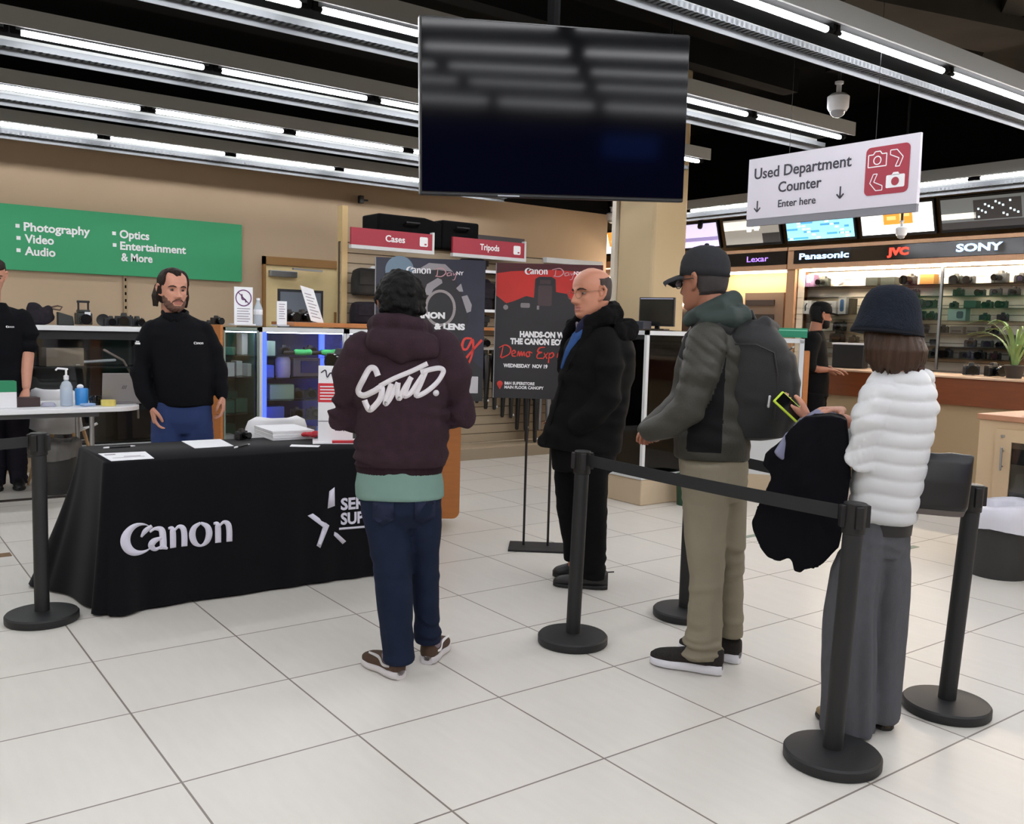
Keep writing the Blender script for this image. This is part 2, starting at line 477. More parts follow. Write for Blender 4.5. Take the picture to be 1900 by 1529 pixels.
# dark beams, ducts and cable trays under the ceiling
duct_pale = mat('grey duct paint', (66, 63, 58), 0.9, noise=0.3, scale=3)
def beam(a, b, w, h, label, name='ceiling_beam', cat='beam'):
    a, b = Vector(a), Vector(b); d = (b-a); L = d.length
    o = MB().box((0, 0, 0), (w, L, h)).build(name, duct_pale if name == 'ceiling_duct' else duct_grey); o.location = (a+b)/2; o.rotation_euler = (0, 0, math.atan2(-d.x, d.y))
    struct(o); o['label'] = label; return o
beam((5.1, 4.2, 3.95), (8.2, 3.4, 3.95), 0.5, 0.45, 'wide dark duct crossing behind the white dome camera', 'ceiling_duct')
beam((5.6, 2.2, 4.0), (9.0, 4.4, 4.0), 0.7, 0.36, 'dark duct at the upper right of the ceiling', 'ceiling_duct')
beam((4.6, 0.9, 3.9), (5.6, 4.6, 3.9), 0.14, 0.5, 'thin dark beam over the right light row')
beam((6.9, 0.6, 4.0), (7.4, 5.2, 4.0), 0.2, 0.36, 'thin dark beam over the counter side')
beam((-4.8, 5.35, 3.7), (7.0, 5.35, 3.7), 0.16, 0.2, 'long dark pipe tray between the light rows', 'ceiling_tray')
beam((-4.8, 6.95, 3.7), (7.0, 6.95, 3.7), 0.22, 0.14, 'long dark tray behind the second light row', 'ceiling_tray')

# ------------------------------------------------------------------ fluorescent light rows
tube_mat = mat('lit fluorescent tube', (255, 252, 248), 0.5, emit=TUBE_STRENGTH, ecol=(250, 251, 255))
house_mat = mat('grey fixture housing', (150, 152, 150), 0.6)
dark_refl = mat('dark fixture underside', (5, 5, 5), 0.9, spec=0.1)
louver_mat = mat('grey louver', (92, 96, 100), 0.5)
LZ = 3.05
UNIT = 1.18
def make_light():
    t = thing('ceiling_light', 'unset', 'ceiling light', (0, 0, LZ))
    h = MB(); h.span((-UNIT/2, -0.10, 0.03), (UNIT/2, -0.085, 0.12)); h.span((-UNIT/2, -0.10, 0.12), (UNIT/2, 0.28, 0.135)); h.span((-UNIT/2, 0.265, 0.0), (UNIT/2, 0.28, 0.13))
    h.build('housing', house_mat, t)
    MB().span((-UNIT/2, -0.084, 0.055), (UNIT/2, 0.264, 0.062)).build('reflector', dark_refl, t)
    MB().tube([(-0.52, 0, 0.022), (0.52, 0, 0.022)], 0.017, 10).build('tube', tube_mat, t, smooth=True)
    for s in (-1, 1):
        e = MB(); e.tube([(s*0.535, 0, 0.022), (s*0.575, 0, 0.022)], 0.014, 8); e.box((s*.572, 0, .04), (.025, .04, .04)); e.build('socket', dark_refl, t)
    lo = MB(); n = 30
    lo.span((-UNIT/2, 0.180, -0.022), (UNIT/2, 0.186, 0.010))
    for i in range(n):
        x = -UNIT/2+UNIT*(i+0.5)/n
        lo.box((x, 0.21, -0.010), (UNIT/n*0.55, 0.06, 0.028))
    lo.span((-UNIT/2, 0.24, -0.06), (UNIT/2, 0.245, 0.03))
    lo.build('louver', louver_mat, t)
    return t
ROWS = [(9.17, 'lowest row, above the green banner'), (7.70, 'second row above the green banner'), (6.16, 'third row above the green banner'), (4.62, 'row passing behind the black television'), (3.09, 'row running to the upper right corner')]
ordn = ['first', 'second', 'third', 'fourth', 'fifth', 'sixth', 'seventh', 'eighth', 'ninth', 'tenth', 'eleventh', 'twelfth', 'thirteenth', 'fourteenth', 'fifteenth', 'sixteenth']
proto_light = None
def place_light(x, y, rz, label, group, z=LZ):
    global proto_light
    if proto_light is None: proto_light = make_light(); o = proto_light
    else: o = copy_tree(proto_light)
    o.location = (x, y, z); o.rotation_euler = (0, 0, rz); tag(o, label, 'ceiling light', group)
for y, nm in ROWS:
    xe = {3.09: 9.1}.get(y, 6.78)
    k = 0
    n = int((xe-X0-0.2)/UNIT)
    for i in range(n):
        x = xe-UNIT*(i+0.5)
        # skip what stands far outside the picture to the left
        place_light(x, y, 0, f'strip light, {ordn[i]} from the right in the {nm}', 'louvered strip lights in rows under the ceiling')
for j, y in enumerate((1.56, 0.60, -0.30, -1.25, -3.0)):
    for i in range(11):
        place_light(8.4-UNIT*(i+0.5), y, R(180), 'louvered strip light in the rows behind the queue', 'louvered strip lights behind the queue')
for i in range(8):
    place_light(8.52, 8.54-UNIT*i, R(-90), f'strip light over the wall screens, {ordn[i]} from the far end', 'strip lights over the wall screens', 2.9)

# ------------------------------------------------------------------ hanging screen
tvm = mat('black screen glass', (3, 3, 5), 0.075, spec=0.09)
def hanging_tv():
    # faces the queue, tipped slightly down
    tl, bl, br, tr = Vector((2.053, 3.497, 2.75)), Vector((2.092, 3.536, 2.019)), Vector((3.249, 3.067, 2.044)), Vector((3.216, 3.023, 2.808))
    c = (tl+bl+br+tr)/4
    x = ((br-bl)+(tr-tl)).normalized(); y = ((tl-bl)+(tr-br)).normalized(); z = x.cross(y).normalized(); y = z.cross(x)
    W = ((br-bl).length+(tr-tl).length)/2; Hh = ((tl-bl).length+(tr-br).length)/2
    t = thing('television', 'large black flat screen hanging from the ceiling over the queue', 'television', c)
    M = frame((0, 0, 0), x, y)
    b = MB(); b.box((0, 0, -0.026), (W, Hh, 0.045)); MB().join(b, M).build('case', black_plastic, t, bevel=0.006)
    b = MB(); b.box((0, 0.004, 0.0), (W-0.016, Hh-0.028, 0.012)); MB().join(b, M).build('screen', tvm, t)
    b = MB(); rect(b, -W*0.22, -Hh/2+0.004, -W*0.14, -Hh/2+0.009); place(b, 'badge', steel, M @ Matrix.Translation((0, 0, -0.004)), t)
    b = MB(); b.box((0, 0, -0.09), (0.5, 0.5, 0.08)); MB().join(b, M).build('wall_mount', black_plastic, t)
    p = MB(); top = -z*0.12
    p.tube([tuple(top), (top.x, top.y, CZ-c.z-0.02)], 0.03, 10); p.build('pole', black_paint, t)
hanging_tv()

# ------------------------------------------------------------------ hanging sign over the counter entrance
def used_sign():
    t = thing('hanging_sign', 'white used department counter sign with arrows and crimson camera panel', 'sign', (4.9, 3.44, 2.15))
    sheet = mat('pale lilac sign board', (214, 210, 220), 0.5)
    L0, L1, Hh = -0.585, 0.605, 0.435
    b = MB(); n = []
    # wedge: front face leans, grey bottom face
    b.add([(0, L0, 0.045), (0, L1, 0.045), (0.0, L1, Hh), (0.0, L0, Hh), (0.03, L0, 0.045), (0.03, L1, 0.045), (0.02, L1, Hh), (0.02, L0, Hh)],
          [(0, 1, 2, 3)[::-1], (4, 5, 6, 7), (0, 4, 5, 1)[::-1], (3, 2, 6, 7)[::-1], (0, 3, 7, 4)[::-1], (1, 5, 6, 2)[::-1]])
    b.build('board', sheet, t)
    MB().span((0.003, L0, 0), (0.028, L1, 0.045)).build('bottom_edge', mat('grey sign edge', (128, 128, 136), 0.6), t)
    # face coordinates: x runs from the far end (left in view) to the near end
    M = frame((0, L1, 0.03), (0, -1, 0), (0, 0, 1))
    W = L1-L0
    for tx in (fit(text_mesh('Used Department', 0.09, 0.0012), 0.05, 0.765, 0.272), fit(text_mesh('Counter', 0.09, 0.0012), 0.245, 0.565, 0.17), fit(text_mesh('Enter here', 0.06, 0.0006), 0.25, 0.53, 0.075)): place(tx, 'lettering', dark_ink, M, t)
    for ax, ay in ((0.085, 0.055), (0.70, 0.085)):
        tx = MB(); rect(tx, ax-0.005, ay+0.012, ax+0.005, ay+0.075); ribbon(tx, [(ax-0.024, ay+0.03, .009), (ax, ay+0.004, .009)], 2); ribbon(tx, [(ax+0.024, ay+0.03, .009), (ax, ay+0.004, .009)], 2); place(tx, 'arrow', dark_ink, M, t)
    p = MB(); rrect(p, 0.86, 0.085, 1.135, 0.36, 0.03); pan = place(p, 'camera_panel', red_sign, M, t)
    w = MB()
    def cam_outline(x, y, s, solid):
        if solid:
            rrect(w, x-s*.5, y-s*.33, x+s*.5, y+s*.3, s*.07); w.prism([(x-s*.22, y+s*.28), (x+s*.22, y+s*.28), (x+s*.13, y+s*.42), (x-s*.13, y+s*.42)], 0.0008)
        else:
            q = [(-.5, -.33), (.5, -.33), (.5, .28), (.24, .28), (.14, .42), (-.14, .42), (-.24, .28), (-.5, .28), (-.5, -.33)]
            for a, b2 in zip(q[:-1], q[1:]): ribbon(w, [(x+a[0]*s, y+a[1]*s, .006), (x+b2[0]*s, y+b2[1]*s, .006)], 2)
            ribbon(w, [(x+.2*s*math.cos(i*.5236), y+.2*s*math.sin(i*.5236)-.02*s, .006) for i in range(13)], 2)
    cam_outline(0.935, 0.285, 0.115, False); cam_outline(1.055, 0.155, 0.115, True)
    for fx, fy, sx in ((1.055, 0.285, 1), (0.935, 0.155, -1)):
        pts = [(-.04, .045), (.0, .045), (.04, -.0), (.02, -.05), (-.005, -.05), (.015, -.005), (-.04, .02), (-.04, .045)]
        for a, b2 in zip(pts[:-1], pts[1:]): ribbon(w, [(fx+a[0]*sx, fy+a[1]*sx, .005), (fx+b2[0]*sx, fy+b2[1]*sx, .005)], 2)
    place(w, 'pictograms', white_ink, M, t, gap=0.003)
    d = MB(); disc(d, 1.055, 0.152, 0.024); place(d, 'lens_dot', red_sign, M, t, gap=0.0045)
    cb = MB()
    for y in (-0.3, 0.3): cb.tube([(0.015, y, Hh-0.005), (0.015, y, CZ-2.15)], 0.0015, 6)
    cb.build('suspension_wire', black_plastic, t)
used_sign()

# ------------------------------------------------------------------ security cameras
def dome(loc, s, label, stem):
    t = thing('security_camera', label, 'security camera', loc)
    MB().lathe([(0.018*s, 0.0), (0.018*s, 0.07*s), (0.03*s, 0.075*s), (0.03*s, 0.09*s)], (0, 0, 0.06*s), 16).build('neck', white_plastic, t, smooth=True)
    MB().lathe([(0.06*s, -0.055*s), (0.074*s, -0.03*s), (0.076*s, 0.045*s), (0.05*s, 0.066*s), (0.02*s, 0.07*s)], n=24).build('housing', white_plastic, t, smooth=True)
    MB().ball((0, 0, -0.05*s), (0.055*s, 0.055*s, 0.05*s), 20, 10).build('dome', mat('smoked dome', (150, 152, 156), 0.15), t, smooth=True)
    MB().tube([(0, 0, 0.14*s), (0, 0, stem)], 0.012, 8).build('pole', black_plastic, t)
dome((5.80, 4.02, 3.09), 1.0, 'white dome camera hanging from the dark ceiling above the counter sign', 1.1)
dome((8.72, 9.55, 3.0), 0.9, 'small white camera at the right end of the tan wall', 1.2)
dome((8.30, 4.97, 2.46), 0.7, 'small white camera hanging before the red letter sign', 1.74)
dome((5.0, 4.9, 2.98), 0.55, 'small pale camera just right of the hanging screen', 1.22)
t = thing('spotlight', 'tiny dark spotlight under the lowest light row on the tan wall', 'spotlight', (5.02, 9.86, 2.88)); MB().box((0, -.03, 0), (.06, .06, .09)).build('head', black_plastic, t, bevel=.01); MB().box((.05, -.01, 0), (.1, .02, .02)).build('arm', black_plastic, t)

# ------------------------------------------------------------------ back wall: banner, door
def banner():
    t = thing('wall_banner', 'green banner listing photography, video and audio on the tan wall', 'banner', (0, 9.88, 1.855))
    g = mat('green banner print', (48, 148, 98), 0.6, noise=0.03, scale=3)
    xr = 3.61
    MB().span((-3.2, -0.02, 0), (xr, 0.0, 0.613)).build('panel', g, t)
    M = frame((0, -0.0205, 0), (1, 0, 0), (0, 0, 1))
    def item(s, xa, xb, y, bullet=True):
        w = fit(text_mesh(s, 0.112, 0.003), xa, xb, y, 1.0)
        if bullet: rect(w, xa-0.07, y+0.022, xa-0.035, y+0.057)
        place(w, 'lettering', white_ink, M, t)
    item('Photography', 1.494, 2.078, 0.375); item('Video', 1.50, 1.752, 0.262); item('Audio', 1.498, 1.764, 0.147)
    item('Optics', 2.354, 2.641, 0.375); item('Entertainment', 2.358, 3.01, 0.260); item('& More', 2.367, 2.671, 0.147, False)
banner()
def door():
    t = thing('door_1', None, None, (4.33, 9.9, 0)); t['kind'] = 'structure'
    yel = mat('cream door paint', (226, 204, 152), 0.6, noise=0.04, scale=6); br = mat('brown door frame', (142, 104, 56), 0.6)
    fr = MB(); fr.span((-0.48, -0.05, 2.06), (0.47, 0.0, 2.15)); fr.span((0.43, -0.05, 0), (0.47, 0.0, 2.15)); fr.span((-0.48, -0.05, 0), (-0.45, 0.0, 2.15)); fr.build('door_frame', br, t)
    MB().span((-0.45, -0.03, 0.01), (0.43, 0.0, 2.06)).build('door_leaf', yel, t)
    w = MB(); w.span((-0.31, -0.036, 1.05), (0.24, -0.03, 1.80)); w.build('window_frame', mat('dark window rim', (58, 58, 62), 0.5), t)
    MB().span((-0.28, -0.042, 1.08), (0.21, -0.036, 1.77)).build('window_pane', mat('even grey pane', (126, 134, 146), 0.2), t)  # pane in one even grey
    MB().span((0.38, -0.045, 1.22), (0.43, -0.03, 1.56)).build('hinge_plate', br, t)
    c = MB(); c.span((-0.42, -0.10, 1.93), (-0.1, -0.03, 2.0)); c.build('door_closer', steel, t, bevel=0.008)
    a = MB(); a.box((0.0, -0.14, 2.02), (0.42, 0.03, 0.02), 0.3); a.build('closer_arm', steel, t)
door()
vs = thing('wall_rail', 'slim vertical slotted rail on the tan wall under the green banner', 'rail', (2.41, 9.89, 1.42))
rl = MB(); rl.span((-0.02, -0.012, 0), (0.02, 0, 0.46)); rl.build('rail', mat('tan rail', (150, 128, 98), 0.6), vs)
sl = MB(); [sl.span((-0.008, -0.014, 0.03+i*0.07), (0.008, -0.012, 0.06+i*0.07)) for i in range(6)]; sl.build('slots', dark_refl, vs)

t = thing('wall_screen', 'large blue glowing panel added unseen behind the queue, mirrored in the television', 'screen', (0.5, Y0+0.02, 1.9))  # unseen glowing panel, added for the blue reflection in the television
MB().span((-3.2, 0, 0), (3.2, 0.05, 1.15)).build('case', black_plastic, t)
MB().span((-3.15, 0.051, 0.05), (3.15, 0.056, 1.10)).build('picture', mat('added deep blue glow', (24, 40, 130), .4, emit=2.0, ecol=(24, 40, 140)), t)
MB().span((2.0, 0.057, 0.72), (2.7, 0.060, 1.0)).build('glow_patch', mat('added royal blue glow', (50, 90, 220), .4, emit=3.5, ecol=(60, 110, 240)), t)
# ------------------------------------------------------------------ queue posts and belts
def queue_post(x, y, lean, az, label):
    t = thing('queue_post', label, 'queue post', (x, y, 0), 0, 'black belt posts')
    MB().lathe([(0.156, 0.0), (0.161, 0.006), (0.161, 0.034), (0.155, 0.041), (0.05, 0.05), (0.0, 0.05)], n=48).build('base', black_rubber, t, smooth=True)
    tx, ty = lean*math.sin(az), lean*math.cos(az)
    MB().tube([(0, 0, 0.04), (tx*0.8, ty*0.8, 0.8)], 0.033, 20, rounds=0).build('pole', black_rubber, t, smooth=True)
    h = MB(); h.tube([(tx*0.79, ty*0.79, 0.79), (tx*0.9, ty*0.9, 0.895)], 0.038, 20, rounds=0); h.build('belt_head', black_plastic, t, smooth=True, bevel=0.004)
    c = MB()
    for a in range(4):
        aa = az+a*math.pi/2; c.box((tx*0.85+0.04*math.sin(aa), ty*0.85+0.04*math.cos(aa), 0.85), (0.026, 0.02, 0.075), -aa)
    c.build('belt_clip', black_plastic, t, bevel=0.003)
    return t
posts = [(0.755, 4.70, 0.0, 'black belt post standing left of the black draped table'), (2.704, 3.12, 0.02, 'black belt post in front of the bald man'),
         (3.449, 3.116, 0.0, 'black belt post half hidden behind the khaki trousers'), (2.693, 1.74, 0.03, 'nearest black belt post, in front of the grey trousers'), (3.448, 1.745, 0.05, 'black belt post beside the hanging black handbag')]
for x, y, l, lb in posts: queue_post(x, y, l, R(36+90), lb)
belt_mat = mat('black woven belt', (26, 27, 29), 0.7, noise=0.1, scale=120)
def belt(a, b, sag, label):
    V = []; n = 24; F = []
    for i in range(n+1):
        t = i/n; z = a[2]+(b[2]-a[2])*t-sag*4*t*(1-t)
        x, y = a[0]+(b[0]-a[0])*t, a[1]+(b[1]-a[1])*t
        V += [(x, y, z-0.025), (x, y, z+0.025)]
    for i in range(n): F.append((2*i, 2*i+2, 2*i+3, 2*i+1))
    o = MB().add(V, F).build('queue_belt', belt_mat); s = o.modifiers.new('thick', 'SOLIDIFY'); s.thickness = 0.003
    return tag(o, label, 'queue belt', 'black queue belts')
belt((2.72, 3.07, 0.855), (2.715, 1.79, 0.853), 0.005, 'black belt stretched in front of the man with the backpack')
belt((3.455, 3.07, 0.855), (3.485, 1.80, 0.853), 0.03, 'black belt passing behind the woman in the white jacket')
belt((0.71, 4.70, 0.855), (-1.2, 4.72, 0.855), 0.03, 'black belt running left from the post by the draped table')

# ------------------------------------------------------------------ black draped table
drape = mat('black table drape', (13, 13, 17), 0.85, noise=0.12, scale=40, bump=0.1, bscale=300, sheen=0.05)
def draped_table():
    x0, y0, W, D, H = 1.03, 4.64, 1.62, 0.64, 0.745
    t = thing('display_table', 'table draped in a black cloth with white lettering', 'table', (x0, y0, 0), R(-1.6))
    N = 240; lv = 16
    per = []
    r = 0.035
    def perimeter():
        segs = []
        L = [((r, 0), (W-r, 0), (0, -1)), ((W, r), (W, D-r), (1, 0)), ((W-r, D), (r, D), (0, 1)), ((0, D-r), (0, r), (-1, 0))]
        for i, (a, b, n_) in enumerate(L):
            k = 70 if i % 2 == 0 else 34
            for j in range(k): segs.append((a[0]+(b[0]-a[0])*j/k, a[1]+(b[1]-a[1])*j/k, n_, 0.0))
            n2 = L[(i+1) % 4][2]; cx, cy = [(W-r, r), (W-r, D-r), (r, D-r), (r, r)][i]
            for j in range(8):
                q = j/8; nx, ny = n_[0]*(1-q)+n2[0]*q, n_[1]*(1-q)+n2[1]*q; l = math.hypot(nx, ny); nx /= l; ny /= l
                segs.append((cx+r*nx, cy+r*ny, (nx, ny), math.sin(q*math.pi)))
        return segs
    P = perimeter(); N = len(P); V = []; F = []
    for k in range(lv+1):
        q = k/lv
        for i, (px, py, n_, cor) in enumerate(P):
            a = 2*math.pi*i/N
            dc = min(abs(i-j) if abs(i-j) < N/2 else N-abs(i-j) for j in (74, 116, 194, 236))
            near = math.exp(-(dc/9.0)**2)
            off = 0.008*min(1, q*8)+q**1.3*(0.018+0.085*near)+q*0.007*math.sin(i*0.55+2*math.sin(i*.13))*(1+2*near)
            if n_[0] < -0.5: off += q**1.3*0.15*(py/D)-q**1.3*.06*near*(1-py/D)
            z = H-q*(H-0.012)
            if q < 0.08: z = H-0.012*(q/0.08) - (q/0.08)*0.0
            V.append((px+n_[0]*off, py+n_[1]*off, z if k else H))
    for k in range(lv):
        for i in range(N):
            a, b = k*N+i, k*N+(i+1) % N
            F.append((a, a+N, b+N, b))
    F.append(tuple(range(N)))
    cl = MB().add(V, F).build('tablecloth', drape, t, smooth='all')
    MB().span((0.02, 0.02, H-0.03), (W-0.02, D-0.02, H-0.004)).build('tabletop', white_plastic, t)
    for lx in (0.15, W-0.15):
        for ly in (0.08, D-0.08): MB().tube([(lx, ly, 0.015), (lx, ly, H-0.03)], 0.014, 8).build('leg', steel, t)
    ink = mat('pale lavender print', (212, 210, 226), 0.7)
    # front plane local: x along the table, z up
    M = frame((0, 0, 0), (1, 0, 0), (0, 0, 1))
    w = MB(); camera_word(w, 0.05, 0.298, 0.124); project(w, 'lettering', ink, cl, M, t, 0.005)
    st = MB()
    cx, cz = 1.165, 0.37
    st.prism([(cx-.145, cz+.02), (cx-.115, cz+.03), (cx-.02, cz-.045), (cx-.075, cz-.165), (cx-.095, cz-.15), (cx-.06, cz-.05)], 0.001)
    st.prism([(cx-.02, cz+.145), (cx+.012, cz+.165), (cx+.014, cz+.06), (cx-.03, cz+.05)], 0.001)
    st.prism([(cx+.012, cz-.085), (cx+.03, cz-.095), (cx+.08, cz-.145), (cx+.06, cz-.16), (cx+.008, cz-.105)], 0.001)
    project(st, 'star_emblem', ink, cl, M, t, 0.002)
    w = fit(text_mesh('SERVICE', 0.09, 0.003), 1.215, 1.54, cz+.035, 1.0); project(w, 'lettering', ink, cl, M, t, 0.002); w = fit(text_mesh('SUPPORT', 0.09, 0.003), 1.215, 1.56, cz-.048, 1.0); rect(w, 1.205, cz-.078, 1.56, cz-.066)
    project(w, 'lettering', ink, cl, M, t, 0.002)
draped_table()
TZ = 0.746
def sheet(name, pts, label, cat='paper', m=paper, th=0.002, group=None, z=TZ):
    o = MB(); n = len(pts); cx = sum(p[0] for p in pts)/n; cy = sum(p[1] for p in pts)/n
    o.prism([(p[0]-cx, p[1]-cy) for p in pts], th); ob = o.build(name, m, loc=(cx, cy, z)); return tag(ob, label, cat, group)
s1 = sheet('printed_sheet', [(1.062, 4.66), (1.262, 4.66), (1.288, 4.92), (1.064, 4.94)], 'printed white sheet at the left front corner of the draped table')
g = MB(); rect(g, -0.09, 0.06, -0.04, 0.09); rect(g, -0.02, -0.02, 0.06, -0.01); rect(g, -0.08, -0.05, 0.07, -0.045); place(g, 'print', mat('grey print', (150, 140, 150), 0.7), Matrix.Translation((0, 0, 0.002)), s1, 0.0005)
sheet('blank_form', [(1.55, 4.94), (1.765, 4.95), (1.798, 5.26), (1.575, 5.26)], 'blank white form lying in the middle of the draped table')
def pen(x, y, a, label, m):
    t = thing('pen', label, 'pen', (x, y, TZ+0.006), a, 'pens on the draped table')
    MB().tube([(-0.06, 0, 0), (0.05, 0, 0)], 0.005, 8).build('barrel', m, t, smooth=True)
    MB().tube([(0.05, 0, 0), (0.075, 0, 0)], [0.005, 0.0015], 8).build('tip', white_plastic, t)
    MB().tube([(-0.085, 0, 0), (-0.06, 0, 0)], 0.0052, 8).build('cap', white_plastic, t)
pen(1.215, 5.12, 0.1, 'dark pen with white ends behind the printed sheet', black_plastic)
pen(1.80, 4.90, 0.7, 'dark pen beside the right corner of the blank form', black_plastic)
def small_camera(name, label, cat, loc, rz, k=1.0, lens=0.05, hump=True, body=None, group=None, parts=True, ll=0.07):
    """little mirrorless body with grip, viewfinder hump and lens; faces -y"""
    m = body or black_plastic
    t = thing(name, label, cat, loc, rz, group)
    b = MB(); b.box((0, 0, 0.042*k), (0.13*k, 0.045*k, 0.078*k)); b.box((-0.05*k, -0.022*k, 0.036*k), (0.03*k, 0.03*k, 0.068*k))
    if hump: b.box((0, 0, 0.09*k), (0.05*k, 0.045*k, 0.03*k), 0, 0.75)
    b.lathe([(0.008*k, 0), (0.008*k, 0.01*k)], (0.048*k, 0, 0.08*k), 10)
    b.build('body', m, t, bevel=0.006*k)
    if lens:
        l = MB(); l.lathe([(lens*0.55*k, 0.0), (lens*0.6*k, -0.012*k), (lens*0.6*k, -ll*0.7*k), (lens*0.66*k, -ll*0.75*k), (lens*0.66*k, -ll*k), (lens*0.5*k, -ll*k)], (0.01*k, -0.022*k, 0.042*k), 18, 'y'); l.build('lens', black_gloss if parts else m, t, smooth=True)
        MB().lathe([(lens*0.5*k, -ll*k*0.98), (lens*0.3*k, -ll*k*0.93)], (0.01*k, -0.023*k, 0.042*k), 16, 'y').build('front_element', mat('lens coating', (46, 40, 62), 0.08), t)
    return t
small_camera('mini_camera', 'small dark camera on the draped table behind the second pen', 'camera', (1.90, 5.2, TZ), 0.5, 0.62, 0.05)
# stack of blank booklets
t = thing('booklet_stack', 'stack of white booklets on the draped table', 'booklets', (2.18, 5.24, TZ), R(-3))
for i in range(5): MB().box((0.004*math.sin(i*3), 0.003*math.cos(i*2), 0.0055+i*0.011), (0.255, 0.34, 0.0105)).build('booklet', paper, t, bevel=0.001)
sheet('flyer', [(2.03, 4.80), (2.16, 4.71), (2.20, 4.77), (2.07, 4.87)], 'small white flyer at the front edge of the draped table')
def leaflet_stand():
    t = thing('leaflet_stand', 'white and red leaflet stand at the right end of the draped table', 'leaflet stand', (2.345, 4.88, TZ), R(-24))
    MB().box((0.02, 0, 0.004), (0.30, 0.2, 0.008)).build('base', white_plastic, t, bevel=0.002)
    b = MB(); b.box((0, 0, 0.225), (0.2, 0.035, 0.44)); b.build('panel', white_plastic, t, bevel=0.003)
    r = MB(); rect(r, -0.1, 0.235, 0.1, 0.345); M = frame((0, -0.0175, 0), (1, 0, 0), (0, 0, 1)); place(r, 'red_panel', mat('stand red', (204, 40, 52), 0.5), M, t)
    w = MB()
    for i in range(5): rect(w, -0.09, 0.25+i*0.018, 0.07-0.03*(i % 2), 0.257+i*0.018)
    place(w, 'white_lines', white_ink, M, t, 0.003)
    d = MB(); ribbon(d, [(-.085, .405, .006), (-.06, .42, .008), (-.05, .38, .006), (-.03, .405, .008), (.0, .38, .006), (.02, .42, .008), (.07, .39, .006)]); rect(d, -0.1, 0.123, 0.1, 0.126); place(d, 'dark_marks', dark_ink, M, t, 0.002)
    MB().box((0.06, -0.075, 0.012), (0.16, 0.05, 0.012)).build('red_lip', mat('stand red', (204, 40, 52), 0.5), t)
leaflet_stand()
small_camera('video_camera', 'dark grey camera set up behind the leaflet stand, left of the hoodie shoulder', 'camera', (2.46, 5.06, TZ+0.41), R(-60), 1.25, 0.06, True, mat('charcoal plastic', (62, 60, 64), 0.6))
t = bpy.data.objects['video_camera']; MB().tube([(0, 0, -0.40), (0, 0, 0.0)], 0.016, 10).build('mini_stand', black_plastic, t); MB().lathe([(0.06, -0.41), (0.06, -0.40), (0.02, -0.395)], n=20).build('stand_foot', black_plastic, t)
t = thing('red_gift_bow', 'crumpled red ribbon beside the leaflet stand on the draped table', 'ribbon', (2.25, 5.02, TZ+0.015), 0.3)
b = MB()
for i in range(5): b.ball((0.03*math.cos(i*1.3), 0.03*math.sin(i*1.3), 0.012+0.004*i), (0.03, 0.012, 0.014), 10, 6)
b.build('loops', mat('ribbon red', (196, 44, 58), 0.4), t, smooth=True)

# ------------------------------------------------------------------ shell chairs
def shell_chair(loc, rz, label):
    t = thing('shell_chair', label, 'chair', loc, rz, 'white shell chairs')
    V = []; F = []; n = 16; prof = [(-0.21, 0.44), (-0.18, 0.452), (-0.05, 0.44), (0.1, 0.435), (0.18, 0.45), (0.215, 0.50), (0.235, 0.58), (0.25, 0.68), (0.262, 0.76), (0.267, 0.80), (0.268, 0.82)]
    m = len(prof)
    for i, (y, z) in enumerate(prof):
        hw = 0.22 if i < 6 else 0.215-0.055*((i-6)/(m-7))**1.6
        if i == m-1: hw *= 0.8
        for j in range(n+1):
            u = j/n*2-1; lift = 0.05*abs(u)**3 if i < 5 else 0
            V.append((hw*u, y-(0.05*abs(u)**2.5 if i >= 5 else 0), z+lift))
    for i in range(m-1):
        for j in range(n):
            a = i*(n+1)+j; F.append((a, a+1, a+n+2, a+n+1))
    o = MB().add(V, F).build('seat_shell', white_plastic, t, smooth='all'); s = o.modifiers.new('t', 'SOLIDIFY'); s.thickness = 0.012
    beech = mat('beech legs', (196, 160, 112), 0.5)
    for sx in (-1, 1):
        for sy in (-1, 1): MB().tube([(sx*0.13, sy*0.12, 0.43), (sx*0.21, sy*0.22, 0.012)], [0.016, 0.011], 8).build('leg', beech, t, smooth=True)
    b = MB(); b.tube([(-0.15, -0.14, 0.35), (0.15, 0.14, 0.35)], 0.005, 6); b.tube([(0.15, -0.14, 0.35), (-0.15, 0.14, 0.35)], 0.005, 6); b.build('cross_wire', steel, t)
shell_chair((2.31, 5.86, 0), R(176), 'white shell chair standing behind the black draped table')
shell_chair((1.58, 8.64, 0), R(150), 'white shell chair behind the white table, right of the leaning man')
shell_chair((0.72, 8.86, 0), R(200), 'white shell chair at the left picture edge behind the white table')

# ------------------------------------------------------------------ white staff table and what is on it
def staff_table():
    t = thing('folding_table', 'white round-ended folding table behind the draped table', 'table', (0.55, 7.87, 0), R(1))
    p = MB(); rrect(p, -1.4, -0.38, 1.42, 0.38, 0.22, 0.035, 10); M = Matrix.Translation((0, 0, 0.705)); o = MB(); o.join(p, M); o.build('tabletop', white_plastic, t, bevel=0.005)
    for x in (-1.05, 1.05):
        for y in (-0.24, 0.24): MB().tube([(x, y, 0.0), (x, y, 0.705)], 0.018, 10, rounds=0).build('leg', steel, t, smooth=True)
    MB().span((-1.1, -0.26, 0.66), (1.1, 0.26, 0.705)).build('apron', mat('grey apron', (90, 90, 92), 0.6), t)
staff_table()
WZ = 0.741
def carton(name, label, cat, loc, d, m, rz=0.0, group=None, lid=None):
    t = thing(name, label, cat, loc, rz, group)
    if lid:
        MB().box((0, 0, d[2]*0.3), (d[0], d[1], d[2]*0.6)).build('carton', m, t, bevel=0.002); MB().box((0, 0, d[2]*0.8), (d[0]+0.002, d[1]+0.002, d[2]*0.4)).build('lid', lid, t, bevel=0.002)
    else: MB().box((0, 0, d[2]/2), d).build('carton', m, t, bevel=0.003)
    return t
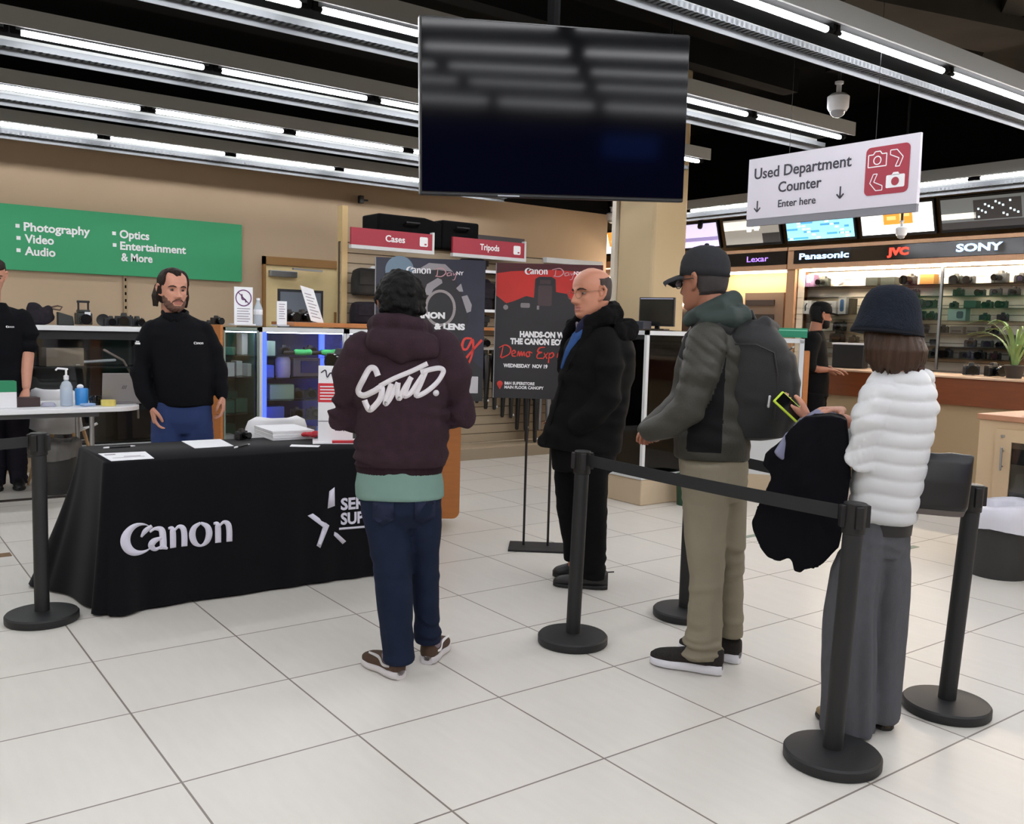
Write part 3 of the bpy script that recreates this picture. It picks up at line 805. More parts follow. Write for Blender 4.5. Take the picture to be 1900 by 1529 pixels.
carton('cleaner_box', 'green and white carton at the left end of the white table', 'box', (0.98, 7.72, WZ), (0.22, 0.12, 0.20), white_plastic, 0, None, mat('carton green', (32, 128, 88), 0.5))
carton('leather_case', 'flat dark brown case beside the green and white carton', 'case', (1.17, 7.78, WZ), (0.17, 0.11, 0.07), mat('dark brown leather', (58, 40, 40), 0.5), 0.1)
def sanitizer(loc):
    t = thing('pump_bottle', 'clear pump bottle of blue hand gel on the white table', 'bottle', loc)
    MB().lathe([(0.0, 0), (0.042, 0.002), (0.045, 0.01), (0.045, 0.15), (0.03, 0.185), (0.016, 0.195), (0.016, 0.21)], n=24).build('bottle', mat('clear plastic', (214, 226, 236), 0.12, alpha=0.55), t, smooth=True)
    MB().lathe([(0.0, 0.005), (0.04, 0.006), (0.04, 0.125), (0.0, 0.126)], n=20).build('blue_gel', mat('pale blue gel', (150, 182, 214), 0.2), t, smooth=True)
    p = MB(); p.lathe([(0.019, 0.205), (0.019, 0.235), (0.008, 0.24), (0.008, 0.285)], n=14); p.tube([(0.008, 0, 0.285), (-0.06, 0, 0.292), (-0.07, 0, 0.28)], 0.008, 8); p.build('pump', white_plastic, t, smooth=True)
sanitizer((1.44, 7.72, WZ))
t = thing('wipes_tub', 'blue tub with a white wipe on the white table beside the gel bottle', 'tub', (1.565, 7.80, WZ))
MB().lathe([(0.0, 0), (0.048, 0.0), (0.05, 0.12), (0.044, 0.13), (0.0, 0.131)], n=20).build('tub', mat('bright blue tub', (50, 136, 208), 0.35), t, smooth=True)
MB().ball((-0.01, 0, 0.142), (0.026, 0.02, 0.02), 10, 6).build('wipe', paper, t, smooth=True)
t = thing('tape_roll', 'pale yellow tape roll lying in front of the laptop', 'tape', (1.73, 7.66, WZ))
MB().lathe([(0.038, 0.0), (0.055, 0.0), (0.055, 0.045), (0.038, 0.045)], n=28).build('roll', mat('yellow tape', (222, 206, 112), 0.5), t, smooth=True)
def laptop():
    t = thing('laptop', 'open grey laptop seen from behind on the white table', 'laptop', (1.87, 7.76, WZ), R(-5))
    g = mat('grey laptop shell', (142, 138, 138), 0.45, metal=0.3)
    MB().box((0, 0.12, 0.009), (0.33, 0.23, 0.016)).build('keyboard_base', g, t, bevel=0.004)
    M = frame((0, -0.01, 0.018), (1, 0, 0), (0.0, -0.25, 1)); b = MB(); b.box((0, 0.122, 0), (0.33, 0.24, 0.008)); MB().join(b, M).build('screen_lid', g, t, bevel=0.003)
    w = MB(); 
    for i in range(3): ribbon(w, [(-.02+i*.012, .11, .004), (-.008+i*.012, .14, .004)], 2)
    M2 = frame((0, -0.0145, 0.018), (1, 0, 0), (0.0, -0.25, 1)); place(w, 'lid_logo', dark_ink, M2, t, 0.001)
laptop()
for nm, lb, loc, r, h, m in (('lens_cap_stack', 'little stack of dark lens caps on the white table', (1.675, 7.9, WZ), 0.035, 0.05, black_plastic), ('lens', 'short dark lens standing on the white table left of the laptop', (1.66, 7.74, WZ), 0.036, 0.075, black_gloss)):
    t = thing(nm, lb, 'lens', loc); MB().lathe([(0, 0), (r, 0), (r, h*.4), (r*1.1, h*.45), (r*1.1, h*.9), (r*.9, h), (0, h*.98)], n=20).build('barrel', m, t, smooth=True)
t = thing('cable_coil', 'coiled pale grey cable on the white table left of the gel bottle', 'cable', (1.315, 7.74, WZ+0.006))
b = MB()
for i in range(4): b.tube([(0.05*(1-.08*i)*math.cos(a*.42), 0.05*(1-.08*i)*math.sin(a*.42), 0.006*i) for a in range(16)], 0.006, 6)
b.build('loops', mat('pale grey cable', (170, 170, 188), 0.5), t, smooth=True)
t = thing('cloth_wipe', 'folded pale blue cloth on the white table in front of the blue tub', 'cloth', (1.58, 7.66, WZ)); MB().box((0, 0, 0.012), (0.1, 0.06, 0.02), 0.4).build('fold', mat('pale blue cloth', (150, 176, 214), 0.8), t, bevel=0.006)

# ------------------------------------------------------------------ bins
def bin_(loc, r0, r1, h, label, liner, lh, name='waste_bin'):
    t = thing(name, label, 'waste bin', loc)
    MB().lathe([(0, 0), (r0, 0.0), (r0, 0.01), (r1, h), (r1-0.01, h), (r0-0.01, 0.02), (0, 0.02)], n=40).build('bin', mat('charcoal bin plastic', (42, 42, 42), 0.55, noise=0.15, scale=40), t, smooth=True)
    if liner:
        V = []; F = []; n = 80
        for k, (rr, z) in enumerate([(r1-0.05, h-0.06), (r1-0.034, h+0.012), (r1-0.006, h+0.036), (r1+0.022, h+0.012), (r1+0.026, h-lh*.5), (r1+0.022, h-lh)]):
            for j in range(n):
                a = 2*math.pi*j/n; w = 0.006*math.sin(a*9+k*1.3)+0.004*math.sin(a*23+k*2.1)+0.004*math.sin(a*5-k)
                V.append(((rr+w)*math.cos(a), (rr+w)*math.sin(a), z+0.012*math.sin(a*3+k*.8)*(k > 1)))
        for k in range(5):
            for j in range(n): F.append((k*n+j, k*n+(j+1) % n, (k+1)*n+(j+1) % n, (k+1)*n+j))
        MB().add(V, F).build('bin_liner', liner, t, smooth='all')
bin_((5.76, 2.66, 0), 0.165, 0.195, 0.42, 'dark waste bin with white liner in front of the sand cabinet', mat('white bin liner', (222, 222, 232), 0.35, alpha=0.92), 0.12)
bin_((1.42, 8.12, 0), 0.15, 0.17, 0.40, 'black waste bin with grey liner behind the left belt post', mat('smoky bin liner', (110, 108, 104), 0.35, alpha=0.8), 0.11)

# ------------------------------------------------------------------ posters on easels
poster_black = mat('poster black', (40, 39, 42), 0.55, noise=0.1, scale=8)
poster_night = mat('poster night blue', (44, 46, 62), 0.5, noise=0.5, scale=3)
poster_red = mat('poster red glow', (190, 44, 38), 0.5, noise=0.45, scale=3)
red_script = mat('red script', (214, 62, 52), 0.5)
edge_grey = mat('poster board edge', (150, 150, 150), 0.5)
def easel_poster(loc, az, W, z0, z1, xoff, label, name, pl=.21, pr=.19):
    t = thing(name, label, 'poster', loc, -az)
    b = MB(); b.span((-pl+xoff, -0.12, 0.0), (pr+xoff, 0.13, 0.012)); b.build('base_plate', black_plastic, t)
    for x in (-0.115, 0.045): MB().tube([(x+xoff, 0.03, 0.012), (x+xoff, 0.03, z1-0.1)], 0.008, 8).build('upright', black_plastic, t)
    h = MB(); h.span((xoff-0.13, 0.012, z0+0.02), (xoff+0.06, 0.03, z0+0.04)); h.span((xoff-0.13, 0.012, z1-0.12), (xoff+0.06, 0.03, z1-0.1)); h.build('bracket', black_plastic, t)
    MB().span((-W/2, 0.0, z0), (W/2, 0.012, z1)).build('board', edge_grey, t)
    return t
def poster_demo():
    W = 0.685; z0, z1 = 0.985, 1.852; az = R(39.4)
    t = easel_poster((3.70, 4.62, 0), az, W, z0, z1, 0.0, 'black and red camera demo poster with a grip camera on an easel', 'demo_poster')
    M = frame((-W/2, 0.0, z0), (1, 0, 0), (0, 0, 1))
    H = z1-z0
    b = MB(); rect(b, 0.006, 0, W, H); place(b, 'black_print', poster_black, M, t, 0.0008)
    r = MB(); r.prism([(.006, .66), (.006, .80), (.1, .815), (.35, .83), (.6, .82), (W, .79), (W, .6), (.5, .56), (.3, .55), (.1, .59)], 0.0005); place(r, 'red_print', poster_red, M, t, 0.0022)
    d = MB(); d.prism([(.006, .80), (.006, H), (W, H), (W, .79), (.6, .82), (.35, .83), (.1, .815)], .0004); place(d, 'dark_red_print', mat('poster dark red', (74, 28, 34), 0.5), M, t, 0.0022)
    k = MB(); k.prism([(.04, .5), (.04, .60), (.12, .625), (.2, .66), (.25, .65), (.255, .77), (.28, .785), (.36, .785), (.385, .77), (.39, .69), (.46, .68), (.5, .62), (.62, .6), (.62, .5)], .0006)
    place(k, 'camera_print', poster_black, M, t, 0.003)
    k = MB(); rrect(k, .275, .60, .365, .73, .012, .0006); rect(k, .285, .74, .355, .765); place(k, 'camera_shade', mat('poster charcoal', (66, 50, 54), 0.4), M, t, 0.004)
    g = MB(); rrect(g, .165, .585, .225, .615, .008, .0004); disc(g, .07, .585, .016); rect(g, .27, .575, .285, .60); place(g, 'camera_highlights', mat('poster grey', (128, 122, 124), 0.4), M, t, 0.0045)
    for w in (camera_word(MB(), .185, .80, .033), fit(text_mesh('NY', .03, .001), .5, .545, .802, 1.0), fit(text_mesh('HANDS-ON WITH', .05, .003), .165, .52, .398, 1.0), fit(text_mesh('THE CANON ECOSYSTEM', .05, .003), .105, .60, .352, 1.0), fit(text_mesh('WEDNESDAY  NOV 19', .032, .0014), .065, .35, .20, 1.0), fit(text_mesh('B&H SUPERSTORE', .026, .001), .075, .27, .088, 1.0), fit(text_mesh('MAIN FLOOR CANOPY', .026, .001), .075, .33, .062, 1.0)): place(w, 'white_lettering', white_ink, M, t, 0.004)
    s = MB()
    rb = lambda p, sub=5: ribbon(s, p, sub)
    rb([(.385, .83, .004), (.38, .795, .006), (.37, .79, .004)]); rb([(.36, .83, .004), (.41, .84, .006), (.435, .815, .007), (.41, .79, .006), (.375, .79, .004)])
    rb([(.465, .815, .004), (.445, .81, .006), (.445, .795, .006), (.465, .80, .004), (.468, .815, .004), (.47, .795, .004)]); rb([(.48, .815, .004), (.485, .80, .005), (.5, .815, .004), (.49, .775, .005), (.475, .77, .003)])
    place(s, 'script_day', mat('pale rose script', (196, 150, 156), 0.5), M, t, 0.004)
    s = MB()
    # Demo Experience in red brush script
    def rs(pts, w=.009): ribbon(s, [(a, b2, w*(.6+.5*((i*37) % 5)/4)) for i, (a, b2) in enumerate(pts)], 5)
    rs([(.06, .335), (.052, .29), (.045, .262)]); rs([(.035, .325), (.075, .343), (.108, .322), (.10, .285), (.05, .258)])
    rs([(.115, .285), (.14, .296), (.132, .31), (.118, .297), (.122, .275), (.145, .272)])
    rs([(.152, .272), (.16, .305), (.168, .275), (.178, .305), (.184, .276), (.196, .304), (.20, .275)]); rs([(.222, .305), (.21, .29), (.218, .272), (.234, .28), (.228, .303), (.25, .296)])
    rs([(.33, .335), (.295, .33), (.285, .305), (.312, .302), (.285, .29), (.282, .265), (.315, .264)]); rs([(.325, .3), (.345, .262)]); rs([(.352, .302), (.318, .26)])
    rs([(.36, .3), (.355, .235)]); rs([(.357, .285), (.378, .302), (.388, .285), (.372, .268), (.36, .272)])
    for i, x in enumerate((.41, .445, .48, .515, .55)): rs([(x, .27), (x+.008, .30), (x+.022, .275), (x+.03, .29)])
    place(s, 'red_script', red_script, M, t, 0.004)
    p = MB(); disc(p, .045, .092, .019); p.prism([(.028, .084), (.062, .084), (.045, .055)], .0008); place(p, 'location_pin', red_script, M, t, 0.004)
def poster_cleaning():
    W = 0.68; z0, z1 = 0.974, 1.85; az = R(32.4)
    t = easel_poster((2.985, 4.90, 0), az, W, z0, z1, -0.02, 'dark blue camera cleaning poster on an easel, behind the curly hair', 'cleaning_poster', .16, .07)
    M = frame((-W/2, 0.0, z0), (1, 0, 0), (0, 0, 1)); H = z1-z0
    b = MB(); rect(b, 0.006, 0, W, H); place(b, 'black_print', poster_black, M, t, 0.0008)
    n = MB(); n.prism([(.006, .55), (.006, H), (W, H), (W, .2), (.58, .28), (.5, .45)], .0005); place(n, 'night_print', poster_night, M, t, 0.002)
    k = MB(); k.prism([(.16, .36), (.16, .70), (.2, .78), (.32, .84), (.42, .83), (.5, .74), (.56, .62), (.585, .5), (.55, .42), (.47, .33)], .0005); place(k, 'camera_print', poster_black, M, t, 0.003)
    c = MB(); disc(c, .15, .80, .088, 28); place(c, 'cloth_print', mat('poster pale blue', (110, 132, 150), 0.5), M, t, 0.003)
    ring_ = MB(); ribbon(ring_, [(.405+.088*math.cos(i*.349), .575+.105*math.sin(i*.349), .017) for i in range(19)], 3); place(ring_, 'lens_ring', mat('poster steel', (150, 142, 142), 0.4), M, t, 0.0042)
    h = MB(); h.prism([(.30, .66), (.32, .72), (.385, .76), (.41, .75), (.415, .73), (.36, .69), (.34, .65)], .0005); h.prism([(.50, .70), (.53, .73), (.545, .68), (.52, .68)], .0005); h.prism([(.535, .65), (.57, .66), (.6, .6), (.595, .56), (.57, .55)], .0005); h.prism([(.25, .80), (.33, .85), (.43, .845), (.48, .80), (.38, .81)], .0005)
    place(h, 'highlights', mat('poster light grey', (150, 146, 150), 0.4), M, t, 0.0042)
    for w in (camera_word(MB(), .19, .785, .034), fit(text_mesh('NY', .03, .001), .5, .545, .782, 1.0), fit(text_mesh('CANON', .05, .003), .215, .435, .512, 1.0), fit(text_mesh('CAMERA & LENS', .05, .003), .12, .560, .445, 1.0)): place(w, 'white_lettering', white_ink, M, t, 0.005)
    for y0_, k_, x0_ in ((.234, 6, .36), (.21, 4, .45)):
        w = MB(); [rect(w, x0_+.035*i, y0_, x0_+.025+.035*i, y0_+.011) for i in range(k_)]; place(w, 'small_print', white_ink, M, t, 0.005)
    s = MB()
    def rs(pts, w=.016): ribbon(s, [(a, b2, w*(.7+.4*((i*37) % 5)/4)) for i, (a, b2) in enumerate(pts)], 5)
    rs([(.115, .405), (.06, .39), (.045, .32), (.105, .30)]); rs([(.135, .43), (.145, .31)]); rs([(.17, .345), (.205, .375), (.18, .39), (.165, .33), (.215, .315)])
    rs([(.275, .385), (.235, .36), (.24, .315), (.285, .38), (.295, .315)])
    rs([(.335, .390), (.335, .31), (.36, .378), (.385, .388), (.395, .312)]); rs([(.42, .388), (.425, .315)]); rs([(.455, .390), (.455, .315), (.485, .383), (.505, .388), (.515, .318)])
    rs([(.605, .392), (.56, .388), (.545, .335), (.575, .325), (.61, .385), (.61, .30), (.58, .225), (.548, .232), (.60, .305), (.668, .385)])
    place(s, 'red_script', red_script, M, t, 0.005)
    s = MB(); dx, dz = .0, -.02
    for q in ([(.385, .83, .004), (.38, .795, .006), (.37, .79, .004)], [(.36, .83, .004), (.41, .84, .006), (.435, .815, .007), (.41, .79, .006), (.375, .79, .004)], [(.465, .815, .004), (.445, .81, .006), (.445, .795, .006), (.465, .80, .004), (.468, .815, .004), (.47, .795, .004)], [(.48, .815, .004), (.485, .80, .005), (.5, .815, .004), (.49, .775, .005), (.475, .77, .003)]): ribbon(s, [(a_+dx, b_+dz, w_) for a_, b_, w_ in q], 5)
    place(s, 'script_day', mat('pale rose script', (196, 150, 156), 0.5), M, t, 0.005)
    p = MB(); rrect(p, .575, .05, .65, .155, .004); place(p, 'white_square', mat('pale grey panel', (190, 188, 192), 0.6), M, t, 0.003)
poster_demo(); poster_cleaning()
# ------------------------------------------------------------------ people
skin_a = mat('light skin', (194, 140, 118), 0.5, noise=0.06, scale=40, spec=0.35)
skin_b = mat('ruddy skin', (192, 132, 106), 0.45, noise=0.07, scale=40, spec=0.4)
skin_c = mat('tan skin', (152, 102, 80), 0.5, noise=0.06, scale=40, spec=0.35)
lip_m = mat('lip skin', (172, 108, 96), 0.5)
eye_w = mat('shaded eye white', (150, 132, 124), 0.3); iris_m = mat('dark iris', (44, 32, 26), 0.2)  # eye white toned down, shade of the lids painted into its colour
hair_black = mat('black hair', (9, 8, 8), 0.7, spec=.2, noise=0.3, scale=60, bump=0.4, bscale=150)
hair_brown = mat('dark brown hair', (36, 26, 22), 0.6, spec=.15, noise=0.4, scale=40, bump=0.3, bscale=120, stretch=(1, 1, .25))
hair_auburn = mat('brown bob hair', (58, 40, 28), 0.5, spec=.25, noise=0.5, scale=30, bump=0.3, bscale=90, stretch=(1, 1, .15))
hair_grey = mat('dark grey hair', (66, 57, 55), 0.7, spec=.15, noise=0.3, scale=70, bump=0.3, bscale=160)
beard_m = mat('grey brown beard', (102, 76, 66), 0.75, spec=.15, noise=0.35, scale=60, bump=0.3, bscale=160)

HZ = [-.120, -.112, -.100, -.085, -.066, -.045, -.02, 0, .02, .045, .07, .09, .105, .115, .1195]
HW = [.016, .034, .046, .054, .061, .066, .070, .072, .0735, .075, .072, .063, .048, .028, .006]
HF = [.060, .074, .082, .085, .084, .083, .083, .083, .087, .088, .080, .064, .044, .022, .002]
HB = [.030, .000, -.030, -.055, -.074, -.088, -.097, -.101, -.104, -.104, -.099, -.086, -.066, -.040, -.012]
def head_profile(z): return np.interp(z, HZ, HW), np.interp(z, HZ, HF), np.interp(z, HZ, HB)
def smooth_rows(n):
    t = np.linspace(0, 1, n); z = -.120+.2395*t
    w, f, b = head_profile(z)
    k = np.array([1, 2, 3, 2, 1.])/9
    def sm(a):
        p = np.concatenate([a[:1], a[:1], a, a[-1:], a[-1:]]); return np.convolve(p, k, 'valid')
    return z, sm(w), sm(f), sm(b)
def g(x, s): return np.exp(-(x/s)**2)
def head_points(n=72, m=120, nose=1.0, jaw=1.0, inflate=0.0):
    z, w, f, b = smooth_rows(n); out = np.zeros((n, m, 3))
    for i in range(n):
        a = np.linspace(0, 2*np.pi, m, endpoint=False)
        ca, sa = np.cos(a), np.sin(a); e = 2/2.25
        jw = 1+(jaw-1)*np.clip((-.02-z[i])/.06, 0, 1)
        x = w[i]*jw*np.sign(ca)*np.abs(ca)**e
        cy = (f[i]+b[i])/2; ry = (f[i]-b[i])/2
        y = cy+ry*np.sign(sa)*np.abs(sa)**e
        fr = np.clip(sa, 0, 1)**.7
        zz = z[i]; ax = np.abs(x)
        d = .005*g(zz-.022, .011)*g(ax-.022, .025)
        d -= .016*g(ax-.031, .016)*g(zz-.002, .013)
        hgt = np.interp(zz, [-.056, -.047, -.038, -.028, -.01, .008, .022, .03], [0, .014, .026, .024, .0165, .009, .003, 0])
        wid = np.interp(zz, [-.05, -.038, -.02, .01, .03], [.013, .014, .0105, .0085, .011])
        d += nose*hgt*g(x, wid*1.25)
        d += .007*g(ax-.0145, .008)*g(zz+.040, .008)
        d += .0065*g(zz+.063, .006)*g(x, .023)+.0075*g(zz+.075, .007)*g(x, .02)-.004*g(zz+.069, .003)*g(x, .024)
        d -= .003*g(zz+.086, .006)*g(x, .03); d += .007*g(zz+.102, .012)*g(x, .02)
        d += .005*g(ax-.044, .016)*g(zz+.022, .016); d -= .003*g(ax-.045, .014)*g(zz+.055, .016)
        out[i, :, 0] = x*(1+inflate/.075); out[i, :, 1] = y+d*fr+np.where(inflate, inflate*sa, 0); out[i, :, 2] = zz
    return out
def head_mb(**kw):
    P = head_points(**kw); n, m = P.shape[:2]; mb = MB(); F = []
    for i in range(n-1):
        for j in range(m):
            F.append((i*m+j, i*m+(j+1) % m, (i+1)*m+(j+1) % m, (i+1)*m+j))
    F.append(tuple(range(m))[::-1]); F.append(tuple(range((n-1)*m, n*m)))
    mb.add(P.reshape(-1, 3), F)
    for s in (-1, 1):   # ears
        mb.tube([(s*.070, .006, -.034), (s*.079, -.006, -.028), (s*.087, -.017, -.008), (s*.091, -.021, .012), (s*.087, -.012, .028), (s*.077, .002, .024), (s*.073, .006, .008)], [.007, .008, .008, .008, .008, .007, .006], 10)
        mb.ball((s*.076, -.006, -.002), (.006, .012, .020), 12, 8); mb.ball((s*.072, .001, -.028), (.006, .008, .009), 10, 6)
    return mb
def shell_mb(keep, thick, rough=0.0, seed=0, n=72, m=120, freq=60):
    """closed shell hugging the head where keep(x, y, z) is positive (0..1 fades the edge)"""
    P = head_points(n, m, nose=0); c = np.array([0, -.008, 0.0])
    d = P-c; nrm = d/np.linalg.norm(d, axis=2, keepdims=True)
    k = np.clip(keep(P[..., 0], P[..., 1], P[..., 2]), 0, 1)
    q = vnoise(P.reshape(-1, 3)*freq+seed).reshape(n, m)
    th = np.where(k > 0, k*(thick+rough*q), 0)
    O = P+nrm*(th[..., None]); I = P-nrm*.006
    mb = MB(); F = []
    V = np.concatenate([O.reshape(-1, 3), I.reshape(-1, 3)]); N = n*m
    on = k > 0.02
    def face_on(i, j): return on[i, j] and on[i, (j+1) % m] and on[i+1, j] and on[i+1, (j+1) % m]
    cell = np.array([[face_on(i, j) for j in range(m)] for i in range(n-1)])
    for i in range(n-1):
        for j in range(m):
            if not cell[i, j]: continue
            a, b, cc, dd = i*m+j, i*m+(j+1) % m, (i+1)*m+(j+1) % m, (i+1)*m+j
            F.append((a, b, cc, dd)); F.append((a+N, dd+N, cc+N, b+N))
            if i == 0 or not cell[i-1, j]: F.append((a, a+N, b+N, b))
            if i == n-2 or not cell[i+1, j]: F.append((cc, cc+N, dd+N, dd))
            if not cell[i, (j+1) % m]: F.append((b, b+N, cc+N, cc))
            if not cell[i, (j-1) % m]: F.append((dd, dd+N, a+N, a))
    if all(on[n-1]): F.append(tuple(range((n-1)*m, n*m)))
    mb.add(V, F); return mb
def head_matrix(c, face, s=1.0, pitch=0.0, roll=0.0):
    """head centre, facing direction (u, d), scale, nod"""
    fx, fy = face; l = math.hypot(fx, fy); y = Vector((fx/l, fy/l, 0)); x = Vector((y.y, -y.x, 0))
    M = frame(c, x, y); return M @ Matrix.Rotation(pitch, 4, 'X') @ Matrix.Rotation(roll, 4, 'Y') @ Matrix.Scale(s, 4)
def hand_mb(wrist, fwd, palm_n, s=1.0, curl=0.5, right=True, spread=1.0, thumb=0.5):
    """palm + five fingers; fwd = finger direction, palm_n = direction the palm faces"""
    f = Vector(fwd).normalized(); n = Vector(palm_n); n = (n-f*n.dot(f)).normalized(); side = f.cross(n) if right else n.cross(f)
    # side points towards the thumb
    W = Vector(wrist); mb = MB()
    def P(a, b, c): return tuple(W+f*(a*s)+side*(b*s)+n*(c*s))
    mb.tube([P(-.02, 0, 0), P(.02, .0, 0), P(.055, 0, 0), P(.088, -.002, 0)], [.022*s, .033*s, .039*s, .038*s], 14, ry=[.019*s, .017*s, .015*s, .0125*s], ref=tuple(n))
    for i, (b, L, r) in enumerate(((.029, .070, .0088), (.010, .078, .0092), (-.010, .073, .0088), (-.028, .058, .0078))):
        q = curl*(0.8+.13*i); p = [(.085, b, 0)]; ang = q*.55; x, z = .085, 0.0
        for k, fr in enumerate((.45, .31, .24)):
            x += L*fr*math.cos(ang); z += L*fr*math.sin(ang); p.append((x, b+(b*.25*spread)*(k+1)/3, z)); ang += q*.75
        mb.tube([P(*a) for a in p], [r*s, r*.97*s, r*.9*s, r*.78*s], 10)
    mb.tube([P(.018, .028, .004), P(.045, .050, .012+.01*thumb), P(.070, .056-.012*thumb, .018+.02*thumb), P(.092, .055-.022*thumb, .02+.03*thumb)], [.013*s, .0115*s, .0105*s, .0085*s], 10)
    return mb
def person(loc, label, az):
    return thing('person', label, 'person', (loc[0], loc[1], 0), -az)
def body(p, parts, heads, skin, extra=None, voxel=0.0038):
    """one continuous skin: head, neck, trunk, arms, hands, legs"""
    mb = MB()
    for q in parts: mb.join(q)
    HM = None
    if heads:
        HM, kw = heads; mb.join(head_mb(**kw), HM)
        nk = MB(); nk.tube([(0, -.028, -.06), (0, -.036, -.12), (0, -.046, -.18), (0, -.05, -.215)], [.056, .054, .055, .056], 18, ry=[.058, .057, .056, .055]); mb.join(nk, HM)
    me = remesh(mb, voxel, 1)
    n = len(me.polygons); c = np.empty(n*3); me.polygons.foreach_get('center', c); c = c.reshape(-1, 3)
    mi = np.zeros(n, int); mats = [skin, lip_m]
    if HM is not None:
        inv = np.array(HM.inverted()); l = c@inv[:3, :3].T+inv[:3, 3]
        lips = (np.abs(l[:, 0]) < .024-.5*np.abs(l[:, 2]+.069)) & (l[:, 2] > -.081) & (l[:, 2] < -.058) & (l[:, 1] > .07)
        mi[lips] = 1
    o = link('body', me, mats, p, 'all', mi=mi.tolist())
    if HM is not None:
        for s in (-1, 1):
            e = MB(); e.ball((0, 0, 0), (.0118, .0118, .0072), 18, 12); me2 = e.mesh('eye'); cc = np.array([v.co for v in me2.vertices])
            M = HM @ Matrix.Translation((s*.031, .0655, .001))
            me2.transform(M)
            inv2 = np.array(M.inverted())
            k = np.empty(len(me2.polygons)*3); me2.polygons.foreach_get('center', k); k = k.reshape(-1, 3)@inv2[:3, :3].T+inv2[:3, 3]
            link('eye', me2, [eye_w, iris_m], o, 'all', mi=((k[:, 1] > .0082).astype(int)).tolist())
    return o
def brows(p, HM, m, w=.0036):
    for s in (-1, 1):
        b = MB(); b.tube([(s*.014, .088, .019), (s*.028, .086, .0235), (s*.042, .077, .022), (s*.052, .067, .016)], [w, w*1.15, w, w*.5], 8); o = MB(); o.join(b, HM); o.build('eyebrow', m, p, smooth='all')
def spectacles(p, HM, m, rim=0.0010, lens=None):
    b = MB()
    for s in (-1, 1):
        pts = [(s*.032+.0245*math.cos(a*.3927), .099-.004*abs(math.cos(a*.3927)), -.004+.019*math.sin(a*.3927)) for a in range(17)]
        b.tube(pts, rim, 6, rounds=0); b.tube([(s*.056, .094, .004), (s*.073, .07, .008), (s*.080, .0, .010), (s*.082, -.02, -.004)], rim, 6)
    b.tube([(-.008, .100, .002), (0, .102, .005), (.008, .100, .002)], rim, 6)
    o = MB(); o.join(b, HM); g_ = o.build('glasses', m, p)
    if lens:
        for s in (-1, 1):
            d = MB(); d.prism([(.024*math.cos(a*.3927), .0185*math.sin(a*.3927)) for a in range(16)], .001)
            o = MB(); o.join(d, HM @ frame((s*.032, .097, -.004), (1, 0, 0), (0, 0, 1))); o.build('spectacle_lens', lens, g_)
def shoe(p, heel, toe, upper_m, sole_m, h=.075, sole=.03, w=.048, name='shoe', chunky=False, extra=None):
    """heel and toe points on the floor; upper is the part, sole a sub-part"""
    a, b = Vector((*heel, 0)), Vector((*toe, 0)); d = b-a; L = d.length; y = d.normalized(); x = Vector((y.y, -y.x, 0)); M = frame(a, x, y)
    n = 20; ts = np.linspace(0, 1, n)
    hw = w*np.interp(ts, [0, .06, .2, .45, .7, .88, .96, 1], [.45, .72, .8, .74, 1.0, .86, .6, .25])
    top = np.interp(ts, [0, .05, .3, .45, .62, .8, .93, 1], [h*.95, h*1.08, h*1.05, h*.92, h*.66, h*.5, h*.36, h*.12])
    rows = []; m = 20
    def loft(z0f, z1f, scale, wall):
        V = []; F = []
        for i, t in enumerate(ts):
            yy = t*L
            for j in range(m):
                q = 2*math.pi*j/m; ca, sa = math.cos(q), math.sin(q); e = .55 if wall else .8
                xx = hw[i]*scale*math.copysign(abs(ca)**e, ca); zz = (z0f(i)+z1f(i))/2+(z1f(i)-z0f(i))/2*math.copysign(abs(sa)**e, sa)
                V.append((xx, yy if 0 < i < n-1 else yy, zz))
        for i in range(n-1):
            for j in range(m):
                c0, c1 = i*m+j, i*m+(j+1) % m; F.append((c0, c0+m, c1+m, c1))
        F.append(tuple(range(m))); F.append(tuple(range((n-1)*m, n*m))[::-1])
        o = MB(); o.add([tuple(M @ Vector(v)) for v in V], F); return o
    up = loft(lambda i: sole*.5, lambda i: sole+top[i], .96, False).build(name, upper_m, p, smooth='all')
    toe_up = lambda i: .001+.012*max(0, ts[i]-.8)*5*.2
    so = loft(toe_up, lambda i: sole*(1.1 if ts[i] < .2 else 1.0), 1.05, True); so.build('sole', sole_m, up, smooth=True)
    return up, M, L

# cloth materials
plum = mat('plum fleece', (50, 35, 42), 0.95, noise=0.25, scale=22, bump=0.35, bscale=200, spec=0.2)
plum_rib = mat('plum rib knit', (40, 27, 33), 0.9, noise=0.2, scale=90, stretch=(1, 1, .05))
sage = mat('sage green tee', (112, 140, 132), 0.85, noise=0.06, scale=20)
denim = mat('dark denim', (27, 35, 55), 0.85, noise=0.35, scale=9, bump=0.2, bscale=350)
black_coat = mat('black coat cloth', (13, 13, 14), 0.8, noise=0.15, scale=20, bump=0.15, bscale=260)
black_trous = mat('black trousers', (12, 12, 14), 0.85, noise=0.15, scale=20)
black_leather = mat('black shoe leather', (27, 26, 28), 0.45)
khaki = mat('khaki cotton', (136, 129, 112), 0.85, noise=0.07, scale=12, bump=0.12, bscale=200)
olive = mat('olive shell jacket', (47, 46, 38), 0.6, noise=0.18, scale=18, bump=0.15, bscale=120)
spruce = mat('spruce green hood', (37, 51, 47), 0.75, noise=0.15, scale=20)
pack_black = mat('black nylon pack', (17, 18, 20), 0.65, noise=0.18, scale=30, bump=0.2, bscale=300)
white_puff = mat('white quilted nylon', (206, 208, 210), 0.5, noise=0.02, scale=8)
wool_grey = mat('grey wool flannel', (86, 87, 92), 0.9, noise=0.12, scale=60, bump=0.15, bscale=300, stretch=(1, 1, .4))
navy_coat = mat('black navy coat lining', (9, 9, 15), 0.85, noise=0.12, scale=12)
polo = mat('black polo knit', (13, 14, 18), 0.85, noise=0.12, scale=30)

